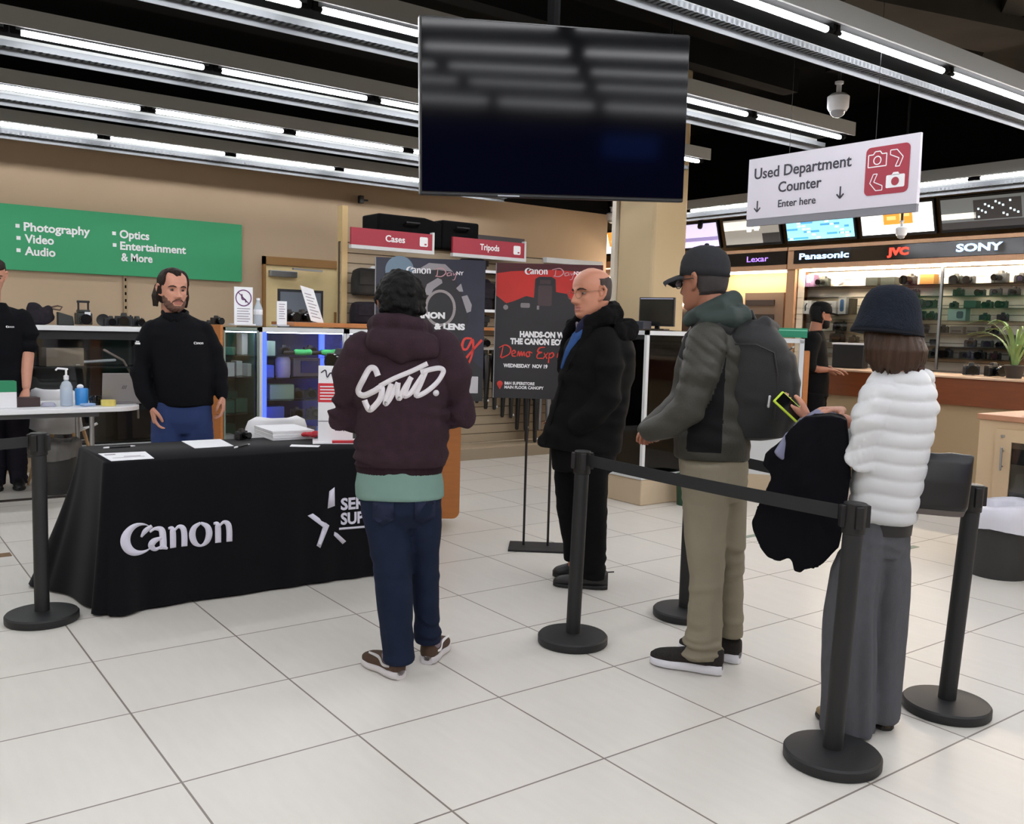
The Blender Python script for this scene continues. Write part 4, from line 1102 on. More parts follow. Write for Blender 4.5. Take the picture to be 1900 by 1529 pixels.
def legs_mb(Lp, Rp, pelvis):
    """Lp / Rp lists of (z, cu, cd, ru, rd); pelvis rings"""
    mb = MB(); mb.rings(pelvis, 36)
    for q in (Lp, Rp): mb.rings(sorted(q, key=lambda r: r[0]), 28, 2.2)
    return mb
def trouser_folds(seed, amp=.007, hem=0.12, knee=.45, a2=.010):
    def f(v, n):
        z = v[:, 2]; fine = vnoise(np.stack([v[:, 0]*9+seed, v[:, 1]*9, z*5], 1)); horiz = vnoise(np.stack([v[:, 0]*6+seed, v[:, 1]*6+3, z*38+4*vnoise(v*5+seed)], 1))
        w = np.exp(-((z-hem)/.10)**2)+.5*np.exp(-((z-knee)/.12)**2)+.35*np.exp(-((z-.78)/.08)**2)
        return amp*fine+a2*horiz*w
    return f

def poly_param(P, pts):
    """arc length along, and distance from, a bent line"""
    A = np.array(pts, float); best = np.full(len(P), 9.0); s = np.zeros(len(P)); L0 = 0.0
    for a, b in zip(A[:-1], A[1:]):
        d = b-a; L = np.linalg.norm(d); t = np.clip((P-a)@d/L**2, 0, 1); D = np.linalg.norm(P-a-t[:, None]*d, axis=1)
        m = D < best; best[m] = D[m]; s[m] = (L0+t*L)[m]; L0 += L
    return s, best
# --- man in the plum hoodie, seen from behind
def hoodie_man():
    p = person((1.85, 3.25), 'person in a plum hoodie with white brush lettering, back turned, at the draped table', R(29.65))
    HM = head_matrix((-.010, .03, 1.525), (-.12, 1), .98, R(-4))
    arms = []
    armL = [(-.150, .0, 1.335), (-.205, .01, 1.22), (-.235, .02, 1.05), (-.17, .21, 1.04), (-.10, .36, 1.08)]
    armR = [(.155, .0, 1.35), (.212, .0, 1.23), (.238, .02, 1.075), (.17, .2, 1.05), (.10, .36, 1.08)]
    sk = [MB().rings([(.80, 0, 0, .14, .09), (1.0, 0, 0, .14, .09), (1.3, 0, 0, .14, .08), (1.38, 0, 0, .07, .06)], 24)]
    for A in (armL, armR): sk.append(MB().tube(A, [.04, .036, .030, .03, .026], 12))
    sk.append(hand_mb((-.08, .39, 1.09), (.5, .8, .1), (0, 0, -1), .95, .7, False)); sk.append(hand_mb((.08, .39, 1.09), (-.5, .8, .1), (0, 0, -1), .95, .7, True))
    sk.append(MB().rings([(.10, .01, -.05, .035, .04), (.45, -.015, -.03, .055, .06), (.82, -.06, 0, .08, .08)], 16)); sk.append(MB().rings([(.12, .13, .1, .035, .04), (.45, .11, .06, .05, .055), (.82, .07, 0, .08, .08)], 16))
    b = body(p, sk, (HM, dict(jaw=.97)), skin_c)
    # black curls
    h = shell_mb(lambda x, y, z: np.clip((z+.055+.9*np.clip(.0-y, 0, .02)-np.where(y > .03, .105, 0)+np.where(np.abs(x) > .066, -.02, 0))/.02, 0, 1), .019, .006, 3)
    hm = MB(); hm.join(h, HM)
    rr = random.Random(5)
    for i in range(190):
        a = rr.uniform(0, 2*math.pi); zz = rr.uniform(-.035, .128); rad = math.sqrt(max(0, 1-(max(0, zz-.02)/.112)**2))
        x, y = .092*rad*math.cos(a), -.008+.110*rad*math.sin(a)
        if y > .03 and zz < .06: continue
        s_ = rr.uniform(.011, .021); hm.ball(tuple(HM @ Vector((x, y, zz))), (s_, s_, s_*.8), 8, 6)
    cloth('hair', hm, hair_black, p, .005, 1, folds(.003, 70, 70, 70, 2))
    # hoodie
    m = MB()
    m.rings([(.835, .0, .0, .176, .118), (.862, 0, 0, .182, .122), (.90, .002, 0, .192, .130), (.98, .006, 0, .196, .134), (1.06, .004, 0, .190, .130), (1.14, .003, -.002, .186, .128), (1.24, .0, -.004, .186, .122), (1.31, -.002, 0, .176, .108), (1.355, -.004, .004, .145, .092), (1.40, -.005, .01, .095, .075), (1.43, -.005, .02, .07, .065)], 44)
    m.tube(armL, [.082, .074, .064, .056, .042], 20); m.tube(armR, [.082, .074, .064, .056, .042], 20)
    m.tube([(-.155, .0, 1.30), (0, -.01, 1.375), (.155, .0, 1.31)], [.07, .075, .07], 16)
    def hf(v, n):
        z = v[:, 2]; x = np.abs(v[:, 0])
        big = vnoise(v*np.array([7, 7, 4])+2); cre = vnoise(np.stack([v[:, 0]*7, v[:, 1]*7, z*30+3*vnoise(v*6+1)], 1))
        w = np.where(x > .16, np.exp(-((z-1.10)/.13)**2), 0)+.5*np.exp(-((z-.91)/.06)**2)+.16+.25*np.exp(-((x-.15)/.03)**2)
        d = .008*big+.016*cre*w
        return np.where(z < .872, -.004+.001*np.sin(np.arctan2(v[:, 1], v[:, 0])*90), d)
    hoodie = cloth('hoodie', m, [plum, plum_rib], p, .0075, 3, hf, lambda c: (c[:, 2] < .874))
    # hood lying on the shoulders: two rolled folds and a drooping bag
    q = MB()
    q.tube([(-.085, .09, 1.40), (-.108, .02, 1.435), (-.085, -.055, 1.445), (-.01, -.085, 1.45), (.065, -.06, 1.435), (.098, .02, 1.42), (.08, .09, 1.39)], [.028, .036, .036, .034, .036, .036, .028], 14, ry=[.035, .045, .042, .04, .042, .044, .034])
    q.tube([(-.12, .0, 1.375), (-.10, -.075, 1.375), (-.03, -.115, 1.365), (.05, -.115, 1.36), (.11, -.08, 1.36), (.132, .0, 1.365)], [.035, .042, .044, .044, .042, .034], 14, ry=[.045, .055, .058, .058, .055, .044])
    q.tube([(-.06, -.105, 1.345), (.0, -.118, 1.325), (.08, -.108, 1.34)], [.03, .035, .03], 12)
    cloth('hood', q, plum, p, .0065, 3, lambda v, n: .006*vnoise(np.stack([v[:, 0]*9, v[:, 1]*9, v[:, 2]*34], 1))+.003*vnoise(v*30))
    # white brush lettering on the back
    white_print = mat('white screen print', (214, 210, 214), 0.7)
    w = MB(); K = 1.0
    def st(pts, wd=.021): ribbon(w, [(a, b, wd*1.12) for a, b in pts], 7)
    st([(-.093, .074), (-.106, .101), (-.127, .100), (-.150, .059), (-.171, .010), (-.150, -.006), (-.11, .012), (-.079, .030), (-.080, -.008), (-.10, -.04), (-.123, -.060), (-.136, -.045), (-.145, -.024)])
    st([(-.086, .034), (-.03, .066), (.04, .097), (.100, .127)], .017)
    st([(-.040, .046), (-.052, .01), (-.063, -.034), (-.045, -.014), (-.014, .050)], .018)
    st([(-.014, .050), (-.016, .015), (-.009, -.013), (.012, .03), (.038, .073)], .018); st([(.034, .070), (.020, .03), (.011, -.002), (.035, .01), (.062, .05), (.094, .099)], .018)
    st([(.094, .097), (.075, .05), (.057, .001), (.095, .015), (.141, .054), (.164, .094), (.150, .108), (.115, .104), (.072, .092)], .018)
    disc(w, .136, .010, .0125)
    M = frame((0.003, -.3, 1.165), (1, 0, 0), (0, .0, 1))
    project(w, 'back_lettering', white_print, hoodie, M, p, .0025)
    # tee showing below the hem
    m = MB(); m.rings([(.738, .004, -.012, .172, .122), (.745, .004, -.012, .179, .128), (.79, .0, -.004, .180, .124), (.86, 0, 0, .168, .112)], 40)
    cloth('tee_shirt', m, sage, p, .007, 2, lambda v, n: .004*vnoise(np.stack([v[:, 0]*12, v[:, 1]*12, v[:, 2]*10], 1)))
    # jeans
    m = legs_mb([(.062, .012, -.060, .062, .070), (.075, .012, -.06, .066, .074), (.11, .008, -.056, .062, .068), (.20, -.002, -.05, .068, .072), (.33, -.012, -.04, .078, .080), (.46, -.022, -.03, .083, .085), (.58, -.038, -.015, .090, .095), (.68, -.058, -.004, .098, .105), (.80, -.07, 0, .10, .11)],
                [(.09, .131, .10, .054, .066), (.105, .131, .10, .058, .070), (.20, .124, .095, .054, .066), (.33, .117, .08, .058, .072), (.46, .110, .06, .064, .08), (.58, .102, .03, .074, .09), (.68, .088, .01, .088, .1), (.80, .072, 0, .1, .108)],
                [(.62, .006, 0, .10, .09), (.68, .008, -.008, .150, .118), (.74, .01, -.006, .168, .124), (.85, .0, 0, .16, .105)])
    j = cloth('jeans', m, denim, p, .0075, 3, trouser_folds(1))
    for x in (-.105, .062):
        w = MB(); w.prism([(x, .74), (x+.085, .745), (x+.085, .665), (x+.042, .64), (x, .665)], .0012)
        project(w, 'back_pocket', mat('worn denim', (36, 42, 62), 0.85, noise=0.3, scale=20), j, frame((0, -.3, 0), (1, 0, 0), (0, 0, 1)), p, .0055, sub=3)
    brown_suede = mat('brown suede', (82, 66, 56), 0.8); off_white = mat('off white rubber', (206, 202, 204), 0.55); grey_can = mat('grey canvas', (132, 122, 130), 0.8)
    for hl, to in (((.020, -.10), (-.128, .105)), ((.128, .06), (.208, .285))):
        up, M, L = shoe(p, hl, to, brown_suede, off_white, .062, .034, .052)
        k = MB(); k.ball(tuple(M @ Vector((0, .065, .085))), (.043, .062, .046), 16, 10); k.build('ankle_collar', grey_can, up, smooth=True)
        for s in (-1, 1):
            w = MB(); ribbon(w, [(.03, .055, .008), (.075, .052, .013), (.10, .068, .014), (.125, .075, .012), (.17, .078, .008)], 6)
            o = MB(); o.join(w, M @ frame((s*.041, 0, 0), (0, 1, 0), (0, 0, 1))); 
            inv = M.inverted(); VV = []
            for q_ in o.v:
                l = inv @ Vector(q_); hw = .052*np.interp(l.y/L, [0, .06, .2, .45, .7, .88, .96, 1], [.45, .72, .8, .74, 1.0, .86, .6, .25])*.96; zc = max(0.0, (l.z-.03)/.07)
                l.x = s*(hw*math.sqrt(max(.2, 1-.55*zc*zc))+.003+(.001 if abs(l.x) > .0415 else 0)); VV.append(tuple(M @ l))
            o.v = VV; o.build('side_stripe', white_ink, up)
hoodie_man()

# --- bald man in a black coat
def bald_man():
    p = person((3.33, 3.85), 'person with bald head and thin glasses in a black hooded coat over a blue shirt', R(40.86))
    HM = head_matrix((.040, .0, 1.640), (-.80, -.60), 1.15, R(-4), R(2))
    sk = [MB().rings([(.8, .05, 0, .15, .11), (1.1, .07, 0, .15, .13), (1.35, .09, 0, .12, .15), (1.42, .09, 0, .08, .08)], 24)]
    sk.append(MB().rings([(.05, .09, -.05, .035, .035), (.45, .08, -.06, .055, .055), (.85, .07, -.05, .08, .08)], 16)); sk.append(MB().rings([(.07, .0, .14, .035, .035), (.45, .0, .1, .055, .055), (.85, .02, .05, .08, .08)], 16))
    armN = [(.12, -.12, 1.37), (.15, -.165, 1.24), (.15, -.175, 1.09), (.08, -.18, .99), (.0, -.16, .93)]
    armF = [(.03, .17, 1.38), (.04, .22, 1.22), (.03, .22, 1.06), (-.03, .2, .98), (-.08, .15, .94)]
    for A in (armN, armF): sk.append(MB().tube(A, [.05, .046, .042, .035, .028], 12))
    sk.append(hand_mb((-.0, -.10, .92), (-.8, .3, -.4), (0, 1, 0), .9, .9, False)); sk.append(hand_mb((-.08, .14, .93), (-.8, -.3, -.4), (0, -1, 0), .95, .6, True))
    b = body(p, sk, (HM, dict(nose=1.4, jaw=1.10)), skin_b)
    brows(p, HM, mat('dark brow', (70, 52, 46), .8), .004)
    spectacles(p, HM, mat('thin gold wire', (120, 96, 76), 0.3, metal=.6), .0011)
    fr = shell_mb(lambda x, y, z: np.clip(np.minimum.reduce([(z+.045)/.02, (.066-z+.2*np.clip(-y-.02, 0, .04))/.014, (-y-.004-.15*np.clip(.02-z, 0, .06)+.2*np.clip(z-.02, 0, .05))/.01+0*x]), 0, 1), .005, .0012, 5)
    o = MB(); o.join(fr, HM); o.build('hair', hair_grey, p, smooth='all')
    # coat
    m = MB()
    m.rings([(.775, .0, 0, .225, .175), (.79, .002, 0, .229, .178), (.86, .018, 0, .228, .178), (.95, .035, 0, .222, .180), (1.05, .058, 0, .214, .182), (1.15, .078, 0, .212, .19), (1.25, .088, 0, .208, .20), (1.33, .094, 0, .200, .205), (1.385, .095, 0, .17, .19), (1.43, .085, 0, .125, .14), (1.455, .08, 0, .09, .09)], 48, 2.4)
    m.tube([(.12, -.12, 1.37), (.15, -.165, 1.24), (.15, -.175, 1.09), (.08, -.18, .99), (.0, -.17, .93)], [.095, .09, .085, .075, .06], 20); m.tube(armF, [.085, .08, .074, .066, .06], 20)
    m.tube([(.11, -.13, 1.36), (.10, .0, 1.405), (.06, .17, 1.37)], [.07, .08, .07], 16)
    def cf(v, n):
        z = v[:, 2]; big = vnoise(v*np.array([6, 6, 3])+9); cre = vnoise(np.stack([v[:, 0]*8+2*z*4, v[:, 1]*8, z*16], 1))
        slope = np.where(z < .85, .04*(v[:, 0])*1.0, 0)
        d = n*(.010*big+.011*cre)[:, None]; d[:, 2] -= slope*np.clip((.85-z)/.07, 0, 1)*1.3
        return d
    coat = cloth('coat', m, black_coat, p, .009, 8, cf)
    q = MB()
    q.tube([(-.055, .06, 1.45), (.0, .12, 1.49), (.10, .11, 1.53), (.165, .04, 1.54), (.175, -.05, 1.525), (.125, -.105, 1.515), (.04, -.11, 1.475)], [.03, .04, .045, .05, .05, .045, .034], 14, ry=[.04, .055, .06, .065, .062, .055, .044])
    q.tube([(.17, .08, 1.46), (.255, .03, 1.455), (.262, -.05, 1.445), (.20, -.12, 1.43)], [.04, .05, .05, .04], 14, ry=[.05, .06, .06, .05])
    q.tube([(.03, -.125, 1.44), (-.0, -.15, 1.36), (-.045, -.16, 1.26), (-.09, -.13, 1.18)], [.028, .022, .016, .01], 12)
    q.tube([(-.06, .09, 1.47), (-.085, .05, 1.40), (-.105, .01, 1.31), (-.118, -.03, 1.21)], [.034, .030, .026, .016], 12)
    cloth('hood', q, mat('black collar pile', (16, 15, 16), 0.95, noise=0.2, scale=40, bump=0.3, bscale=200), p, .007, 2, lambda v, n: .006*vnoise(v*26)+.003*vnoise(v*60))
    # open front: blue shirt, dark tie band, pale collar
    bl = MB(); bl.tube([(.03, -.075, 1.46), (-.03, -.098, 1.40), (-.07, -.105, 1.32), (-.105, -.098, 1.23)], [.05, .045, .032, .010], 16, ry=[.03, .028, .022, .008])
    cloth('shirt', bl, mat('blue shirt', (52, 82, 134), 0.8, noise=0.1, scale=40), p, .005, 2)
    d = MB(); d.tube([(.03, -.075, 1.50), (-.01, -.10, 1.455), (-.035, -.118, 1.405)], [.035, .030, .010], 14, ry=[.025, .022, .008]); d.build('undershirt', mat('dark navy knit', (30, 32, 56), 0.8), p, smooth='all')
    c_ = MB(); c_.tube([(.055, -.085, 1.515), (.02, -.095, 1.49), (-.015, -.098, 1.462)], [.012, .012, .006], 8); c_.tube([(-.03, -.09, 1.475), (-.03, -.098, 1.45)], [.008, .005], 8); c_.build('collar', mat('grey lilac collar', (120, 112, 122), 0.8), p, smooth=True)
    MB().tube([(-.10, -.135, 1.16), (-.13, -.125, 1.02), (-.165, -.11, .88), (-.185, -.10, .80)], .006, 6).build('front_edge', black_coat, p)
    m = legs_mb([(.06, .105, -.05, .066, .07), (.08, .105, -.05, .068, .072), (.2, .105, -.05, .072, .075), (.4, .092, -.055, .084, .085), (.6, .075, -.055, .095, .1), (.82, .06, -.05, .11, .12)],
                [(.10, .0, .15, .06, .07), (.12, .0, .15, .062, .07), (.2, -.002, .145, .066, .072), (.4, -.032, .12, .08, .085), (.6, -.035, .08, .1, .1), (.82, .0, .04, .12, .12)], [(.66, .03, 0, .17, .14), (.8, .03, 0, .19, .16), (.9, .04, 0, .18, .15)])
    cloth('trousers', m, black_trous, p, .008, 3, trouser_folds(4, .006))
    for hl, to in (((.19, -.055), (-.115, -.035)), ((.085, .17), (-.125, .16))):
        up, M, L = shoe(p, hl, to, black_leather, mat('black shoe sole', (20, 20, 22), 0.6), .075, .026, .05)
        k = MB(); k.tube([tuple(M @ Vector((0, .012, .095))), tuple(M @ Vector((0, -.03, .10)))], .004, 6); k.build('heel_tab', black_leather, up)
bald_man()

# --- man with cap and backpack
def cap_man():
    p = person((2.95, 2.62), 'person in grey cap, olive jacket and khaki trousers with a black backpack, waiting in line', R(48.4))
    HM = head_matrix((-.022, .0, 1.655), (-.86, .5), 1.02, R(-4))
    sk = [MB().rings([(.9, .04, 0, .12, .12), (1.1, .03, 0, .11, .13), (1.38, .03, 0, .1, .14), (1.46, .02, 0, .07, .07)], 24)]
    sk.append(MB().rings([(.11, .055, -.05, .028, .028), (.45, .05, -.06, .045, .045), (.92, .05, -.05, .07, .07)], 16)); sk.append(MB().rings([(.15, .165, .09, .025, .03), (.45, .155, .075, .04, .045), (.92, .1, .05, .08, .08)], 16))
    armN = [(.005, -.15, 1.41), (-.015, -.195, 1.28), (-.055, -.205, 1.14), (-.13, -.19, 1.07), (-.205, -.15, 1.03)]
    armF = [(-.01, .17, 1.41), (-.06, .21, 1.26), (-.09, .2, 1.13), (-.17, .12, 1.06), (-.23, .02, 1.02)]
    for A in (armN, armF): sk.append(MB().tube(A, [.048, .044, .04, .034, .027], 12))
    sk.append(hand_mb((-.205, -.125, 1.02), (-.25, .95, -.1), (0, 0, -1), .9, .8, False)); sk.append(hand_mb((-.20, .05, 1.015), (-.3, -.9, 0), (0, 0, -1), .95, .7, True))
    body(p, sk, (HM, dict(nose=.9)), skin_c)
    brows(p, HM, hair_black)
    spectacles(p, HM, black_plastic, .002, mat('clear lens', (240, 244, 246), 0.05, alpha=0.25))
    hr = shell_mb(lambda x, y, z: np.clip(np.minimum((z+.062)/.02, (-y+.008-.5*np.clip(.01-z, 0, .05))/.014), 0, 1), .007, .0015, 8)
    o = MB(); o.join(hr, HM); o.build('hair', mat('short dark hair', (46, 41, 40), 0.75, noise=.35, scale=80), p, smooth='all')
    # cap
    felt = mat('charcoal cap twill', (47, 48, 51), 0.85, noise=0.1, scale=60, bump=0.15, bscale=300)
    cap = MB(); V = []; F = []; n = 48
    prof = [(.0, 1.0), (.03, 1.005), (.055, .985), (.08, .90), (.10, .76), (.115, .55), (.124, .28), (.127, .02)]
    for z, s in prof:
        for j in range(n):
            a = 2*math.pi*j/n; seam = 1-.012*abs(math.cos(3*a))**14*(z > .02)
            V.append((.085*s*math.cos(a)*seam, -.006+.107*s*math.sin(a)*seam, .022+z))
    for i in range(len(prof)-1):
        for j in range(n): F.append((i*n+j, i*n+(j+1) % n, (i+1)*n+(j+1) % n, (i+1)*n+j))
    F.append(tuple(range((len(prof)-1)*n, len(prof)*n))); F.append(tuple(range(n))[::-1])
    cap.add(V, F); CM = HM @ Matrix.Rotation(R(6), 4, 'X'); o = MB(); o.join(cap, CM); crown = o.build('cap', felt, p, smooth='all')
    bt = MB(); bt.ball((0, -.006, .15), (.01, .01, .006), 10, 6); o = MB(); o.join(bt, CM); o.build('cap_button', felt, crown, smooth=True)
    br = MB(); V = []; F = []; k = 20
    for t, yy, wd, dz in ((0, .085, .080, 0), (.3, .122, .081, -.010), (.6, .155, .073, -.022), (.85, .178, .054, -.032), (1, .188, .028, -.036)):
        for th in (0, .005):
            for j in range(k+1):
                u = j/k*2-1; V.append((wd*u, yy-.045*u*u*(1-.3*t), .026+dz-.018*u*u+th))
    m1 = 2*(k+1)
    for i in range(4):
        for j in range(k):
            a = i*m1+j; F.append((a, a+m1, a+m1+1, a+1)); b2 = a+k+1; F.append((b2, b2+1, b2+m1+1, b2+m1))
        F.append((i*m1, i*m1+k+1, (i+1)*m1+k+1, (i+1)*m1)); F.append((i*m1+k, (i+1)*m1+k, (i+1)*m1+2*k+1, i*m1+2*k+1))
    for j in range(k): F.append((4*m1+j, 4*m1+j+k+1, 4*m1+j+k+2, 4*m1+j+1))
    br.add(V, F); o = MB(); o.join(br, CM); o.build('cap_brim', felt, crown, smooth=True)
    # jacket
    m = MB()
    m.rings([(.915, .05, 0, .152, .150), (.925, .05, 0, .158, .155), (.98, .05, 0, .16, .158), (1.08, .045, 0, .150, .155), (1.2, .035, 0, .142, .162), (1.32, .035, 0, .14, .172), (1.40, .035, 0, .13, .165), (1.455, .03, 0, .10, .12), (1.49, .02, 0, .075, .08)], 44, 2.4)
    m.tube(armN, [.082, .078, .070, .058, .044], 20); m.tube(armF, [.082, .078, .068, .058, .044], 20)
    m.tube([(.02, -.16, 1.39), (.03, 0, 1.43), (.0, .17, 1.39)], [.07, .08, .07], 16)
    def jf(v, n):
        z = v[:, 2]; q = np.exp(-((z-1.36)/.10)**2)*(v[:, 1] < .05); st = np.abs(np.sin((z*1.0+v[:, 0]*.8)*62)); return .008*q*(np.sqrt(st)-.6)+ .006*vnoise(v*np.array([7, 7, 4])+3)+.008*vnoise(np.stack([v[:, 0]*9+z*14, v[:, 1]*8, z*22], 1))*np.where(v[:, 1] < -.1, 1, .5)
    def jm(c): return ((c[:, 2] < 1.37) & (c[:, 2] > .955) & (c[:, 0] < .085) & (c[:, 0] > np.where(c[:, 2] > 1.09, .0, -.055)) & (c[:, 1] < -.05) & (poly_param(c, armN)[1] > np.interp(c[:, 2], [1.0, 1.15, 1.4], [.078, .083, .088]))).astype(int)
    cloth('jacket', m, [olive, mat('black stretch panel', (22, 22, 24), .8)], p, .008, 3, jf, jm)
    q = MB()
    q.tube([(-.075, .03, 1.50), (-.05, .10, 1.53), (.03, .12, 1.565), (.10, .06, 1.575), (.105, -.03, 1.57), (.05, -.10, 1.55), (-.03, -.10, 1.515), (-.075, -.04, 1.49)], [.025, .034, .04, .04, .04, .04, .034, .025], 14, ry=[.03, .04, .046, .046, .046, .045, .04, .03])
    q.tube([(.06, .09, 1.535), (.125, .05, 1.52), (.14, -.04, 1.51), (.09, -.11, 1.505), (.0, -.125, 1.49)], [.035, .045, .045, .042, .028], 14, ry=[.04, .05, .05, .045, .03])
    cloth('hood', q, spruce, p, .0065, 2, lambda v, n: .008*vnoise(np.stack([v[:, 0]*14+v[:, 2]*10, v[:, 1]*14, v[:, 2]*20], 1)))
    # backpack (worn: moves with the person, a part)
    m = MB()
    m.rings([(1.005, .17, .03, .10, .13), (1.02, .19, .03, .145, .155), (1.10, .205, .03, .165, .165), (1.22, .215, .03, .170, .168), (1.34, .205, .03, .165, .165), (1.42, .185, .03, .14, .155), (1.475, .17, .03, .10, .13), (1.50, .165, .03, .06, .09)], 44, 3.0)
    m.rings([(1.03, .305, .03, .05, .10), (1.1, .335, .03, .06, .125), (1.25, .335, .03, .062, .128), (1.36, .315, .03, .055, .118), (1.40, .295, .03, .035, .09)], 32, 3.0)
    m.tube([(.16, -.085, 1.44), (.235, -.06, 1.49), (.28, .03, 1.475)], [.02, .03, .02], 10)
    bp = cloth('backpack', m, pack_black, p, .0075, 3, lambda v, n: .005*vnoise(v*np.array([8, 8, 5])+4)+.004*vnoise(np.stack([v[:, 0]*10, v[:, 1]*10, v[:, 2]*28], 1)))
    z_ = MB(); z_.tube([(.12, -.145, 1.40), (.2, -.155, 1.40), (.27, -.14, 1.37), (.29, -.13, 1.28), (.285, -.135, 1.1)], .004, 6); z_.tube([(.30, -.10, 1.36), (.345, -.06, 1.39), (.36, .03, 1.395)], .004, 6); z_.build('zip', black_plastic, bp)
    MB().tube([(.262, -.152, 1.195), (.258, -.158, 1.155)], .006, 8).build('zip_pull', steel, bp)
    s_ = MB(); s_.tube([(.10, -.11, 1.46), (.05, -.14, 1.475), (-.01, -.135, 1.47), (-.06, -.12, 1.42), (-.085, -.10, 1.34)], [.012]*5, 10, ry=.03); s_.build('shoulder_strap', pack_black, bp, smooth=True)
    MB().tube([(.10, -.02, 1.49), (.13, -.02, 1.535), (.18, -.02, 1.535), (.20, -.02, 1.49)], .009, 8).build('haul_loop', pack_black, bp, smooth=True)
    # trousers and shoes
    m = legs_mb([(.055, .048, -.052, .076, .076), (.07, .05, -.052, .080, .080), (.14, .05, -.052, .081, .08), (.3, .05, -.055, .074, .076), (.45, .050, -.056, .077, .08), (.62, .036, -.05, .086, .09), (.75, .03, -.045, .098, .1), (.9, .035, -.04, .112, .115)],
                [(.12, .170, .085, .05, .07), (.135, .172, .085, .053, .073), (.25, .165, .08, .052, .07), (.45, .155, .07, .058, .075), (.62, .135, .055, .074, .085), (.75, .115, .05, .088, .1), (.9, .085, .04, .11, .115)],
                [(.74, .07, 0, .11, .1), (.80, .065, 0, .142, .125), (.9, .058, 0, .148, .135), (.97, .055, 0, .14, .13)])
    def kf(v, n):
        base = trouser_folds(7, .009, .10, .45, .020)(v, n)
        return base+.006*np.exp(-((v[:, 2]-.09)/.05)**2)*vnoise(np.stack([v[:, 0]*10, v[:, 1]*10, v[:, 2]*40], 1))
    cloth('trousers', m, khaki, p, .0075, 3, kf)
    knit = mat('dark knit sneaker', (48, 45, 44), 0.85, noise=0.4, scale=120, bump=0.3, bscale=300); foam = mat('white foam sole', (226, 226, 234), 0.5)
    for hl, to in (((.135, -.075), (-.17, -.015)), ((.212, .085), (-.05, .19))):
        shoe(p, hl, to, knit, foam, .066, .044, .052)
cap_man()

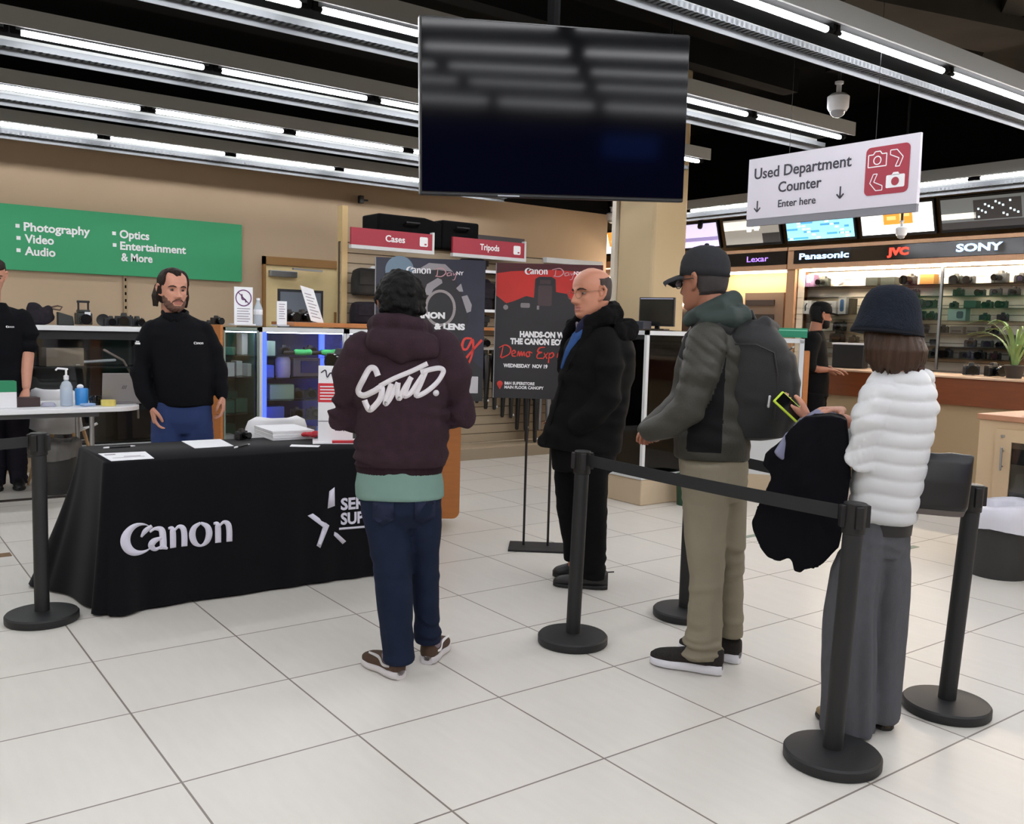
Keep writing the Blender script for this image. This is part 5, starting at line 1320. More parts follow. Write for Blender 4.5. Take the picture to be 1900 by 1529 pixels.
# --- woman in the white quilted jacket
def woman():
    p = person((3.03, 1.80), 'person in white quilted jacket and dark bucket hat, looking at a phone', R(59.3))
    HM = head_matrix((-.025, .02, 1.485), (-.66, .75), .95, R(-7))
    sk = [MB().rings([(.78, 0, 0, .06, .06), (1.0, 0, 0, .085, .07), (1.22, 0, 0, .085, .07), (1.30, 0, 0, .05, .05)], 24)]
    sk.append(MB().rings([(.05, -.09, -.06, .035, .04), (.45, -.07, -.05, .05, .05), (.80, -.03, -.0, .045, .05)], 16)); sk.append(MB().rings([(.06, .03, .06, .035, .04), (.45, .03, .05, .045, .05), (.80, .01, .0, .045, .05)], 16))
    armN = [(-.045, -.070, 1.25), (-.080, -.100, 1.15), (-.094, -.108, 1.02), (-.13, .02, 1.07), (-.29, .06, 1.13)]
    armF = [(.07, .10, 1.285), (.08, .17, 1.15), (.02, .22, 1.05), (-.12, .21, 1.10), (-.24, .16, 1.15)]
    for A in (armN, armF): sk.append(MB().tube(A, [.03, .03, .03, .028, .024], 12))
    sk.append(hand_mb((-.285, .065, 1.135), (-.88, .25, .32), (.35, .5, .75), .9, .75, False, .6, .9))
    sk.append(hand_mb((-.19, .12, 1.165), (-.5, -.75, .05), (0, 0, -1), .9, .55, True))
    body(p, sk, (HM, dict(nose=.85, jaw=.94)), skin_a)
    # phone in lime case, held in the hand
    # trousers
    m = legs_mb([(.005, -.088, -.062, .100, .080), (.02, -.088, -.062, .102, .083), (.15, -.088, -.06, .096, .08), (.3, -.092, -.058, .09, .078), (.45, -.094, -.05, .086, .078), (.6, -.086, -.04, .084, .085), (.72, -.05, -.02, .078, .09), (.82, -.03, 0, .075, .085)],
                [(.035, .026, .06, .072, .078), (.05, .026, .06, .074, .08), (.2, .028, .058, .068, .076), (.4, .032, .05, .062, .076), (.5, .034, .045, .062, .078), (.6, .028, .04, .066, .08), (.72, .015, .02, .072, .085), (.82, .0, 0, .075, .085)],
                [(.66, -.022, 0, .085, .085), (.72, -.015, 0, .095, .092), (.80, -.008, 0, .092, .088)])
    def wf(v, n):
        a = np.arctan2(v[:, 1]+.05, v[:, 0]+.05); z = v[:, 2]
        return .009*np.sin(a*5+2.2*np.sin(z*3)+v[:, 0]*20)*np.clip((.75-z)/.4, .1, 1)*np.clip(z*4, .5, 1)+.012*vnoise(np.stack([v[:, 0]*16, v[:, 1]*16, z*2.0], 1))*np.clip((.7-z)/.3, .2, 1)+.003*vnoise(v*10)+.008*np.exp(-((z-.69)/.05)**2)*vnoise(np.stack([v[:, 0]*14+z*20, v[:, 1]*14, z*26], 1))
    cloth('trousers', m, wool_grey, p, .0075, 3, wf)
    MB().rings([(.745, -.006, 0, .094, .092), (.79, -.005, 0, .096, .094)], 32).build('belt', black_leather, p, smooth=True)
    # quilted jacket
    m = MB()
    m.rings([(.782, -.004, 0, .088, .095), (.80, -.008, 0, .108, .112), (.86, -.008, 0, .118, .122), (.94, -.004, 0, .122, .124), (1.03, .004, 0, .122, .122), (1.12, .010, 0, .128, .122), (1.20, .014, 0, .132, .124), (1.25, .012, 0, .125, .115), (1.29, .012, 0, .104, .096), (1.325, .012, .0, .082, .078), (1.342, .012, .0, .070, .068)], 44, 2.3)
    m.tube(armN[:4], [.062, .060, .056, .040], 18); m.tube(armF[:4], [.064, .06, .055, .046], 18)
    m.tube([(-.045, -.08, 1.25), (.012, 0, 1.29), (.07, .09, 1.25)], [.05, .06, .05], 14)
    def quilt(v, n):
        x, y, z = v.T
        band = .056
        # body: horizontal baffles; sleeve: baffles square to the arm
        arm = x < -.10
        s = (z+.005*np.sin(x*22)+.32*np.clip(-.055-x, 0, 1))/band
        ph = np.abs(np.sin(np.pi*s)); puff = .0085*np.sqrt(ph+.0005)-.004
        pucker = np.where(arm, 0, .0028*vnoise(np.stack([x*30, y*30, z*10], 1))*(1-ph))+.003*vnoise(np.stack([x*14, y*14, z*26], 1))
        return puff+pucker
    cloth('jacket', m, white_puff, p, .006, 5, quilt)
    # hair: bob reaching the collar
    hb = MB()
    hb.rings([(1.318, -.005, -.02, .045, .05), (1.33, -.004, -.02, .074, .078), (1.36, -.006, -.012, .096, .098), (1.40, -.008, -.006, .103, .106), (1.45, -.018, .004, .094, .1), (1.48, -.026, .012, .080, .088), (1.52, -.03, .015, .06, .07)], 44, 2.2)
    def hf(v, n):
        a = np.arctan2(v[:, 1], v[:, 0])
        d = .006*vnoise(np.stack([np.cos(a)*9, np.sin(a)*9, v[:, 2]*6], 1))+.004*vnoise(np.stack([np.cos(a)*24, np.sin(a)*24, v[:, 2]*8], 1))
        out = n*d[:, None]; lo = np.clip((1.36-v[:, 2])/.05, 0, 1); out[:, 2] += lo*.02*vnoise(np.stack([np.cos(a)*14, np.sin(a)*14, np.zeros(len(a))], 1))
        face = np.clip((-v[:, 0]*.62+v[:, 1]*.78-.055)/.02, 0, 1); out[:, 0] += .05*face*.62; out[:, 1] -= .05*face*.78
        return out
    cloth('hair', hb, hair_auburn, p, .0055, 1, hf)
    sc = MB(); sc.tube([(-.05, .045, 1.335), (-.062, -.02, 1.335), (-.01, -.07, 1.33), (.06, -.05, 1.335), (.075, .02, 1.34)], .02, 12); sc.build('scarf', mat('dark brown scarf', (54, 34, 30), .9), p, smooth=True)
    # bucket hat
    hat = MB(); V = []; F = []; n = 64
    prof = [(.129, -.020), (.124, .0), (.117, .022), (.114, .032), (.109, .058), (.102, .085), (.092, .110), (.076, .132), (.05, .146), (.02, .152), (.002, .153)]
    ins = [(.095, .15*0+.03), (.112, .024), (.122, -.018)]
    for r_, z in prof:
        for j in range(n):
            a = 2*math.pi*j/n; w = .004*math.sin(3*a+1)+.0025*math.sin(7*a); V.append((r_*math.cos(a)*.96, r_*math.sin(a)*1.06, z+w*(r_ > .105)))
    for i in range(len(prof)-1):
        for j in range(n): F.append((i*n+j, i*n+(j+1) % n, (i+1)*n+(j+1) % n, (i+1)*n+j))
    F.append(tuple(range((len(prof)-1)*n, len(prof)*n)))
    hat.add(V, F)
    T = Matrix.Translation((-.036, .02, 1.478)) @ Matrix.Rotation(R(4), 4, 'Y') @ Matrix.Rotation(R(-3), 4, 'X')
    o = MB(); o.join(hat, T); ob = o.build('bucket_hat', mat('blue black felt', (25, 30, 40), .95, noise=.45, scale=45, bump=.6, bscale=160, spec=.2), p, smooth='all'); s = ob.modifiers.new('t', 'SOLIDIFY'); s.thickness = .004
    bd = MB(); bd.lathe([(.126, -.024), (.131, -.02), (.130, -.012), (.124, -.014)], n=48); o = MB(); o.join(bd, T @ Matrix.Diagonal((.96, 1.06, 1, 1))); o.build('hat_edge', mat('hat edge', (30, 32, 38), .9), ob, smooth=True)
    # shoe tips
    tan = mat('tan shoe', (150, 128, 92), .6)
    for hl, to in (((-.07, -.10), (-.185, .075)), ((.05, .02), (-.04, .22))): shoe(p, hl, to, tan, mat('dark shoe sole', (40, 36, 34), .7), .06, .02, .044)
woman()
PW = bpy.data.objects['person.003'] if 'person.003' in bpy.data.objects else None
def in_view(loc, az, u, d, z):
    c, s = math.cos(az), math.sin(az); return (loc[0]+u*c+d*s, loc[1]-u*s+d*c, z)
def worn(name, label, cat):
    return thing(name, label, cat, (3.03, 1.80, 0), -R(59.3))
t = worn('phone', 'phone in a lime green case held by the woman in white', 'phone')
M = frame((-.362, .06, 1.172), (.66, .30, -.62), (.42, .62, .55))
b = MB(); b.box((0, 0, 0), (.125, .062, .010)); o = MB(); o.join(b, M); o.build('phone_case', mat('lime green case', (196, 224, 60), .5), t, bevel=.004)
b = MB(); b.box((0, 0, .0045), (.112, .050, .004)); o = MB(); o.join(b, M); o.build('screen', black_gloss, t)
# dark coat draped over her forearm
t = worn('draped_coat', 'black coat hanging over the forearm of the woman in white', 'coat')
m = MB()
outline = [(-.15, 1.150), (-.20, 1.162), (-.29, 1.150), (-.34, 1.10), (-.40, 1.03), (-.43, 1.0), (-.437, .955), (-.41, .935), (-.402, .91), (-.418, .85), (-.455, .77), (-.470, .735), (-.462, .70), (-.43, .645), (-.40, .612), (-.36, .602), (-.325, .618), (-.315, .632), (-.303, .575), (-.275, .570), (-.27, .583), (-.20, .625), (-.15, .69), (-.135, .80), (-.125, .95), (-.135, 1.05)]
m.prism([(a, b) for a, b in outline][::-1], .075, frame((0, -.105, 0), (1, 0, 0), (0, 0, 1)) @ Matrix.Translation((0, 0, -.075)))
m.v = [(x, y+.075*min(1, max(0, (-x-.2)/.22)), z) for x, y, z in m.v]
m.tube([(-.18, -.01, 1.13), (-.25, .0, 1.12), (-.30, .0, 1.08)], [.035, .045, .035], 12)
def df(v, n):
    a = v[:, 0]*22+v[:, 1]*14
    return (.016*vnoise(np.stack([v[:, 0]*22+.8*v[:, 2]*4, v[:, 1]*5, v[:, 2]*2.6], 1))+.004*vnoise(v*22))*np.clip(np.abs(n[:, 1])*1.5, .15, 1)
cloth('coat_cloth', m, navy_coat, t, .0075, 5, df)
MB().tube([(-.30, .03, 1.10), (-.345, -.02, 1.06), (-.375, -.05, 1.0)], [.012, .014, .01], 10, ry=.03).build('turned_back_cuff', mat('grey blue lining', (122, 124, 150), .7), t, smooth=True)
g_ = MB(); g_.tube([(-.20, .03, 1.150), (-.26, .05, 1.158), (-.31, .05, 1.12), (-.335, .02, 1.075)], [.03, .042, .045, .03], 14, ry=[.012, .014, .014, .01]); g_.build('lining_edge', mat('grey blue lining', (122, 124, 150), .7), t, smooth=True)
# black handbag on its strap
t = worn('handbag', 'black leather handbag hanging at the right side of the woman in white', 'handbag')
lea = mat('black bag leather', (17, 18, 21), .35, noise=.15, scale=20)
m = MB(); ox = .055
hb = [(.845, .135, .0, .115, .055), (.86, .14, .0, .120, .058), (.95, .16, .0, .105, .045), (1.02, .175, .0, .092, .03), (1.045, .18, 0, .09, .014)]
m.rings(hb, 32, 4.0)
cloth('bag_body', m, lea, t, .006, 2, lambda v, n: .004*vnoise(np.stack([v[:, 0]*20, v[:, 1]*14, v[:, 2]*9], 1)))
MB().rings([(.832, .132, .0, .116, .056), (.852, .137, .0, .118, .058)], 32, 4.0).build('bag_base', mat('grey suede base', (96, 90, 86), .85), t, smooth=True)
MB().tube([(.11, -.0, 1.04), (.125, .0, 1.14), (.125, .02, 1.24), (.08, .02, 1.325), (.03, .06, 1.34)], .004, 8, ry=.010).build('strap', lea, t, smooth=True)
MB().ball((.112, -.025, 1.035), (.008, .006, .008), 10, 6).build('clasp', steel, t, smooth=True)

# --- bearded staff man
def polo_man(loc, az, label, name_, f):
    return f(person(loc, label, az))
def bearded():
    p = person((1.62, 5.9), 'person with a beard in a black polo shirt and blue jeans behind the draped table', R(15.35))
    HM = head_matrix((.098, -.02, 1.615), (.30, -.95), 1.06, R(-2), R(-1))
    armL = [(-.025, 0, 1.36), (-.080, .0, 1.24), (-.098, .0, 1.10), (-.075, -.03, .98), (-.035, -.06, .90)]
    armR = [(.265, .0, 1.36), (.33, .01, 1.25), (.362, .01, 1.12), (.375, -.02, 1.02), (.385, -.04, .965)]
    sk = [MB().rings([(.9, .16, 0, .13, .1), (1.1, .15, 0, .14, .11), (1.35, .12, 0, .15, .1), (1.43, .11, 0, .08, .07)], 24)]
    for A in (armL, armR): sk.append(MB().tube(A, [.05, .045, .042, .036, .028], 12))
    sk.append(hand_mb((-.03, -.065, .885), (.18, -.1, -1), (1, .2, 0), 1.0, .75, True)); sk.append(hand_mb((.387, -.045, .955), (.02, -.05, -1), (-1, .2, 0), 1.0, .7, False))
    for u in (.055, .235): sk.append(MB().rings([(.06, u, 0, .04, .045), (.45, u, 0, .06, .06), (.9, u, 0, .085, .085)], 16))
    body(p, sk, (HM, dict(jaw=1.05)), skin_a)
    brows(p, HM, hair_brown, .0034)
    bd = shell_mb(lambda x, y, z: np.clip(np.minimum((-.086+.055*np.clip((np.abs(x)-.018)/.045, 0, 1)-z)/.03, (y+.005)/.03), 0, 1)*(.75+.25*np.sin(x*310+z*170)), .009, .003, 4)
    o = MB(); o.join(bd, HM); o.build('beard', beard_m, p, smooth='all')
    mo = MB(); mo.tube([(-.03, .085, -.066), (-.015, .097, -.055), (0, .099, -.053), (.015, .097, -.055), (.03, .085, -.066), (.036, .078, -.08)], [.003, .004, .004, .004, .003, .002], 8); o = MB(); o.join(mo, HM); o.build('moustache', beard_m, p, smooth='all')
    hr = shell_mb(lambda x, y, z: np.clip(np.maximum.reduce([np.minimum((z-.078-.020*g(np.abs(x)-.036, .016)+.06*np.clip((np.abs(x)-.056)/.012, 0, 1)+.004*np.sin(x*240))/.010, 1), np.minimum((-y+.016)/.012, (z+.085)/.02)]), 0, 1) if True else np.clip(np.maximum(np.minimum((z-.090+.30*np.abs(x))/.012, 1), np.minimum((-y+.004)/.015, (z+.085)/.02)), 0, 1), .012, .004, 9, freq=40)
    h2 = MB(); h2.join(hr, HM)
    for s in (-1, 1):
        for k in range(-1, 4): h2.tube([tuple(HM @ Vector((s*.078, -.02-.015*k, .02))), tuple(HM @ Vector((s*.088, -.03-.015*k, -.04))), tuple(HM @ Vector((s*(.08+.004*(k % 2)), -.035-.015*k, -.095)))], [.01, .013, .009], 8)
    cloth('hair', h2, hair_brown, p, .005, 1, folds(.002, 60, 60, 20, 1))
    m = MB()
    m.rings([(.895, .162, 0, .165, .125), (.905, .162, 0, .170, .13), (1.0, .158, 0, .172, .135), (1.12, .15, 0, .178, .138), (1.25, .135, 0, .185, .132), (1.34, .125, 0, .185, .12), (1.40, .12, 0, .155, .1), (1.44, .115, 0, .10, .08), (1.475, .108, 0, .075, .072)], 44, 2.4)
    m.tube(armL, [.070, .068, .062, .052, .040], 18); m.tube(armR, [.070, .068, .062, .052, .040], 18)
    m.tube([(-.02, 0, 1.365), (.12, 0, 1.43), (.26, .0, 1.365)], [.06, .066, .06], 14)
    sh = cloth('polo_shirt', m, polo, p, .0085, 3, lambda v, n: .006*vnoise(v*np.array([8, 8, 5])+8)+.005*vnoise(np.stack([v[:, 0]*10, v[:, 1]*10, v[:, 2]*20], 1)))
    c_ = MB(); c_.tube([(.085, -.085, 1.43), (.045, -.06, 1.455), (.035, -.01, 1.475), (.06, .055, 1.49), (.15, .055, 1.49), (.18, -.01, 1.475), (.165, -.06, 1.455), (.12, -.088, 1.43)], .011, 8, ry=.018); c_.build('collar', polo, p, smooth=True)
    w = MB(); camera_word(w, .212, 1.285, .013); project(w, 'chest_lettering', white_ink, sh, frame((0, -.4, 0), (1, 0, 0), (0, 0, 1)), p, .003)
    w = MB(); rect(w, -.125, 1.275, -.095, 1.287); rect(w, -.12, 1.29, -.10, 1.296); project(w, 'sleeve_mark', white_ink, sh, frame((0, -.4, 0), (1, 0, 0), (0, 0, 1)), p, .003, sub=1)
    m = legs_mb([(.03, .05, 0, .07, .075), (.1, .05, 0, .07, .075), (.45, .055, 0, .082, .085), (.7, .06, 0, .105, .105), (.92, .09, 0, .11, .11)], [(.03, .245, 0, .07, .075), (.1, .245, 0, .07, .075), (.45, .245, 0, .082, .085), (.7, .24, 0, .1, .105), (.92, .22, 0, .1, .11)], [(.72, .15, 0, .12, .1), (.8, .155, 0, .165, .12), (.95, .16, 0, .16, .115)])
    cloth('jeans', m, mat('blue denim', (46, 60, 100), .85, noise=.3, scale=8), p, .0085, 3, trouser_folds(11))
    for u in (.05, .245): shoe(p, (u, .08), (u+.01, -.2), black_leather, mat('black shoe sole', (20, 20, 22), .6))
bearded()

# --- staff man leaning on the white table at the left picture edge
def leaning():
    p = person((1.10, 8.42), 'person in black polo leaning on the white table at the left picture edge', R(7.4))
    HM = head_matrix((-.045, -.12, 1.74), (.1, -1), 1.05, R(-20))
    armN = [(.135, -.05, 1.40), (.195, -.06, 1.26), (.185, -.08, 1.12), (.172, -.11, .98), (.165, -.14, .86)]
    armF = [(-.20, -.05, 1.40), (-.27, -.06, 1.25), (-.28, -.08, 1.1), (-.27, -.11, .98), (-.26, -.14, .86)]
    sk = [MB().rings([(.85, .0, .02, .12, .1), (1.1, -.02, -.0, .13, .11), (1.36, -.03, -.06, .15, .1), (1.45, -.03, -.08, .08, .07)], 24)]
    for A in (armN, armF): sk.append(MB().tube(A, [.055, .05, .046, .042, .032], 14))
    sk.append(hand_mb((.163, -.145, .835), (-.1, -.45, -.55), (0, -.5, -1), 1.0, .5, False)); sk.append(hand_mb((-.258, -.145, .835), (.1, -.45, -.55), (0, -.5, -1), 1.0, .5, True))
    for u in (-.06, .09): sk.append(MB().rings([(.06, u, .1, .04, .045), (.45, u, .08, .06, .06), (.9, u*.9, .03, .085, .085)], 16))
    body(p, sk, (HM, dict()), skin_a)
    brows(p, HM, hair_brown)
    hr = shell_mb(lambda x, y, z: np.clip(np.maximum((z-.06)/.012, np.minimum((-y+.0)/.015, (z+.06)/.02)), 0, 1), .010, .003, 2); o = MB(); o.join(hr, HM); o.build('hair', hair_brown, p, smooth='all')
    m = MB()
    m.rings([(.80, .05, .03, .15, .125), (.90, .05, .03, .158, .13), (1.05, .03, .02, .16, .135), (1.2, .01, -.02, .175, .135), (1.32, -.02, -.05, .19, .125), (1.40, -.03, -.07, .17, .11), (1.46, -.04, -.085, .12, .09), (1.53, -.04, -.10, .08, .075)], 44, 2.4)
    m.tube(armN[:2]+[(.19, -.07, 1.19)], [.088, .082, .076], 18); m.tube(armF[:2]+[(-.275, -.07, 1.18)], [.088, .08, .074], 18)
    m.tube([(-.18, -.05, 1.39), (-.03, -.06, 1.45), (.12, -.05, 1.40)], [.07, .08, .075], 14)
    sh = cloth('polo_shirt', m, polo, p, .009, 3, lambda v, n: .006*vnoise(v*np.array([8, 8, 5])+2)+.005*vnoise(np.stack([v[:, 0]*10, v[:, 1]*10, v[:, 2]*20], 1)))
    w = MB(); camera_word(w, .03, 1.33, .013); project(w, 'chest_lettering', white_ink, sh, frame((0, -.5, 0), (1, 0, 0), (0, 0, 1)), p, .003)
    m = legs_mb([(.03, -.06, .1, .07, .075), (.1, -.06, .1, .07, .075), (.45, -.06, .08, .08, .085), (.7, -.05, .05, .1, .105), (.9, -.01, .03, .11, .11)], [(.03, .10, .1, .07, .075), (.1, .10, .1, .07, .075), (.45, .10, .08, .08, .085), (.7, .10, .05, .1, .105), (.9, .08, .03, .1, .11)], [(.7, .03, .04, .12, .1), (.8, .04, .03, .155, .12), (.88, .045, .03, .15, .115)])
    cloth('trousers', m, mat('dark trousers', (36, 34, 42), .85), p, .009, 3, trouser_folds(13))
    for u in (-.06, .10): shoe(p, (u, .17), (u, -.11), black_leather, mat('black shoe sole', (20, 20, 22), .6))
leaning()

# --- staff man in a black cap at the far counter
def counter_staff():
    p = person((7.55, 5.35), 'person in black cap and black shirt standing at the far wooden counter', R(54.7))
    HM = head_matrix((.055, .0, 1.635), (.93, .36), 1.0, R(-3))
    armN = [(-.01, -.15, 1.41), (-.03, -.19, 1.27), (-.02, -.2, 1.15), (.06, -.18, 1.125), (.13, -.14, 1.125)]
    armF = [(.03, .17, 1.41), (.04, .2, 1.27), (.06, .2, 1.16), (.12, .18, 1.13), (.17, .13, 1.125)]
    sk = [MB().rings([(.85, .03, 0, .1, .12), (1.1, .02, 0, .1, .13), (1.38, .01, 0, .09, .14), (1.46, .02, 0, .06, .07)], 24)]
    for A in (armN, armF): sk.append(MB().tube(A, [.05, .045, .04, .034, .027], 12))
    sk.append(hand_mb((.14, -.135, 1.125), (1, .2, -.12), (0, 0, -1), 1.0, .35, True)); sk.append(hand_mb((.18, .125, 1.125), (1, -.2, -.1), (0, 0, -1), 1.0, .35, False))
    for d in (-.08, .08): sk.append(MB().rings([(.06, .03, d, .04, .045), (.45, .03, d, .06, .06), (.9, .03, d*.9, .085, .085)], 16))
    body(p, sk, (HM, dict()), skin_c); brows(p, HM, hair_black)
    bd = shell_mb(lambda x, y, z: np.clip(np.minimum((-.045-z)/.012, (y-.0)/.02), 0, 1)*(1-g(x, .024)*g(z+.069, .011)), .006, .001, 4); o = MB(); o.join(bd, HM); o.build('beard', hair_black, p, smooth='all')
    hr = shell_mb(lambda x, y, z: np.clip(np.minimum((-y+.0)/.015, (z+.075)/.02), 0, 1), .010, .002, 2); o = MB(); o.join(hr, HM); o.build('hair', hair_black, p, smooth='all')
    cap = MB(); cap.lathe([(.086, .02), (.088, .05), (.082, .085), (.064, .115), (.035, .13), (.003, .135)], n=32); cm = HM @ Matrix.Translation((0, -.006, 0)) @ Matrix.Diagonal((.98, 1.2, 1, 1)); o = MB(); o.join(cap, cm); cb = o.build('cap', black_coat, p, smooth='all')
    br = MB(); br.tube([(0, .09, .028), (0, .13, .022), (0, .16, .012)], [.07, .062, .03], 16, ry=.005); o = MB(); o.join(br, HM); o.build('cap_brim', black_coat, cb, smooth='all')
    m = MB(); m.rings([(.86, .03, 0, .13, .15), (1.0, .03, 0, .135, .155), (1.15, .02, 0, .13, .16), (1.3, .005, 0, .125, .17), (1.39, .005, 0, .115, .16), (1.45, .01, 0, .085, .1), (1.49, .015, 0, .065, .07)], 40, 2.4)
    m.tube(armN[:3], [.08, .074, .066], 16); m.tube(armF[:3], [.08, .074, .066], 16); m.tube([(0, -.15, 1.39), (.01, 0, 1.43), (.02, .16, 1.39)], [.06, .07, .06], 14)
    cloth('shirt', m, black_coat, p, .009, 3, folds(.006, 8, 8, 10, 5))
    m = legs_mb([(.03, .03, -.09, .07, .075), (.45, .03, -.085, .08, .085), (.9, .03, -.07, .11, .11)], [(.03, .03, .09, .07, .075), (.45, .03, .085, .08, .085), (.9, .03, .07, .11, .11)], [(.7, .03, 0, .11, .12), (.88, .03, 0, .125, .145)])
    cloth('trousers', m, black_trous, p, .009, 3, trouser_folds(17))
    for d in (-.09, .09): shoe(p, (-.06, d), (.21, d), black_leather, mat('black shoe sole', (20, 20, 22), .6))
counter_staff()
# ------------------------------------------------------------------ low black case along the back wall with cameras on it
def back_case():
    t = thing('display_case', 'long black display case with a bright white top edge along the back wall', 'display case', (0, 9.2, 0))
    MB().span((-3.0, 0.06, 0), (3.3, 0.58, 0.17)).build('plinth', plinth_tan, t)
    MB().span((-3.0, 0.02, 0.17), (3.3, 0.6, 0.23)).build('bottom_rail', white_metal, t)
    b = MB(); b.span((-3.0, 0.5, 0.23), (3.3, 0.6, 1.30)); b.span((-3.0, 0.06, 0.23), (-2.95, 0.5, 1.30)); b.span((3.25, 0.06, 0.23), (3.3, 0.5, 1.30)); b.span((-3.0, 0.06, 0.95), (3.3, 0.5, 0.965)); b.span((-3.0, 0.06, 1.22), (3.3, 0.5, 1.30)); b.span((-3, .06, .23), (3.3, .5, .245)); b.build('cabinet', black_plastic, t)
    MB().span((-3.0, 0.0, 1.30), (3.3, 0.62, 1.345)).build('top_edge', mat('polished white top', (238, 240, 242), .2), t, bevel=.004)
    MB().span((-2.95, 0.03, 0.245), (3.25, 0.036, 1.22)).build('front_pane', glass, t)
    for x in (-.2, 1.1, 2.5): MB().span((x-.012, .022, .23), (x+.012, .04, 1.30)).build('mullion', black_plastic, t)
back_case()
carton('kraft_box', 'beige cardboard box inside the black display case behind the leaning man', 'box', (1.72, 9.42, 0.966), (0.34, 0.18, 0.17), mat('kraft beige', (178, 160, 142), .8), .2)
t = thing('tube_lamp', 'white stick lamp lying inside the black display case', 'lamp', (2.03, 9.40, 1.0), .1)
MB().tube([(-.2, 0, 0), (.16, 0, .02)], .014, 10).build('stick', white_plastic, t, smooth=True); MB().ball((-.2, 0, -.02), (.07, .03, .025), 12, 8).build('head', white_plastic, t, smooth=True)
t = thing('cable_arc', 'pale cable arching inside the black display case beside the bearded man', 'cable', (2.2, 9.35, .9)); MB().tube([(-.12, 0, .22), (.05, 0, .12), (.14, 0, -.04), (.18, 0, -.2), (.185, 0, -.44)], .012, 8).build('cable', mat('pale cable', (170, 150, 140), .6), t, smooth=True)
for i, (x, w, h) in enumerate(((1.2, .3, .3), (1.75, .4, .34), (2.35, .3, .42))):
    carton('equipment_case', f'black equipment case on the floor of the black display case, {ordn[i]} from the left', 'case', (x, 9.48, .246), (w, .2, h), mat('dark case fabric', (36, 32, 36), .8), 0, 'cases in the black display case')
CT = 1.346
t = thing('camera_bag', 'lumpy dark camera bag at the left end of the black case top', 'bag', (1.55, 9.45, CT))
m = MB(); m.ball((0, 0, .08), (.13, .08, .085), 16, 10); m.ball((-.05, 0, .15), (.07, .06, .06), 12, 8); m.ball((.07, .0, .13), (.05, .05, .06), 12, 8); cloth('bag_body', m, mat('dark bag cloth', (40, 36, 42), .8, noise=.4, scale=20), t, .01, 2, lambda v, n: np.where(v[:, 2] > .02, 1, 0)*.012*vnoise(v*18))
MB().tube([(.08, 0, .16), (.15, 0, .18), (.19, 0, .17), (.17, 0, .14), (.11, 0, .15)], .008, 8).build('strap', mat('brown strap', (92, 72, 60), .7), t, smooth=True)
t = thing('flash_unit', 'blocky dark flash unit on the black case top between bag and tall camera', 'flash', (1.76, 9.42, CT)); b = MB(); b.add([(-.07, -.04, 0), (.07, -.04, 0), (.07, .04, 0), (-.07, .04, 0), (-.07, -.04, .125), (.06, -.04, .085), (.06, .04, .085), (-.07, .04, .125)], [(0, 3, 2, 1), (4, 5, 6, 7), (0, 1, 5, 4), (1, 2, 6, 5), (2, 3, 7, 6), (3, 0, 4, 7)]); b.build('body', mat('dark green grey plastic', (38, 42, 38), .5), t, bevel=.008)
def cine(loc):
    t = thing('cinema_camera', 'tall black cinema camera with top handle on the black case top', 'camera', loc)
    b = MB(); b.box((0, 0, .065), (.13, .16, .11)); b.box((0, 0, .135), (.10, .13, .03)); b.build('body', mat('dark green grey plastic', (38, 42, 38), .5), t, bevel=.008)
    h = MB(); h.span((-.05, -.012, .15), (-.035, .012, .23)); h.span((.035, -.012, .15), (.05, .012, .23)); h.span((-.055, -.016, .215), (.055, .016, .237)); h.build('top_handle', black_plastic, t, bevel=.003)
    MB().box((0.02, -.083, .115), (.05, .01, .03)).build('badge', white_plastic, t); MB().lathe([(.045, 0), (.045, -.07), (.05, -.075), (.05, -.09), (.03, -.09)], (-.01, -.08, .06), 18, 'y').build('lens', black_gloss, t, smooth=True)
cine((1.92, 9.44, CT))
t = thing('ring_adapter', 'upright black lens ring on the black case top', 'lens ring', (2.09, 9.42, CT+.058)); MB().lathe([(.045, -.01), (.058, -.012), (.058, .012), (.045, .01)], n=30, axis='y').build('ring', black_plastic, t, smooth=True)
for x, k, lb in ((2.16, .95, 'black camera body just right of the lens ring on the black case top'), (2.28, 1.25, 'larger black camera on the black case top, left of the bearded man'), (2.40, 1.0, 'black camera half hidden by the bearded man\'s shoulder'), (2.93, .9, 'black camera on the black case top right of the bearded man'), (3.1, .8, 'small black camera at the right end of the black case top')):
    small_camera('shelf_camera', lb, 'camera', (x, 9.42, CT), rnd.uniform(-.5, .5), k, .055, True, None, 'cameras on the black case top')

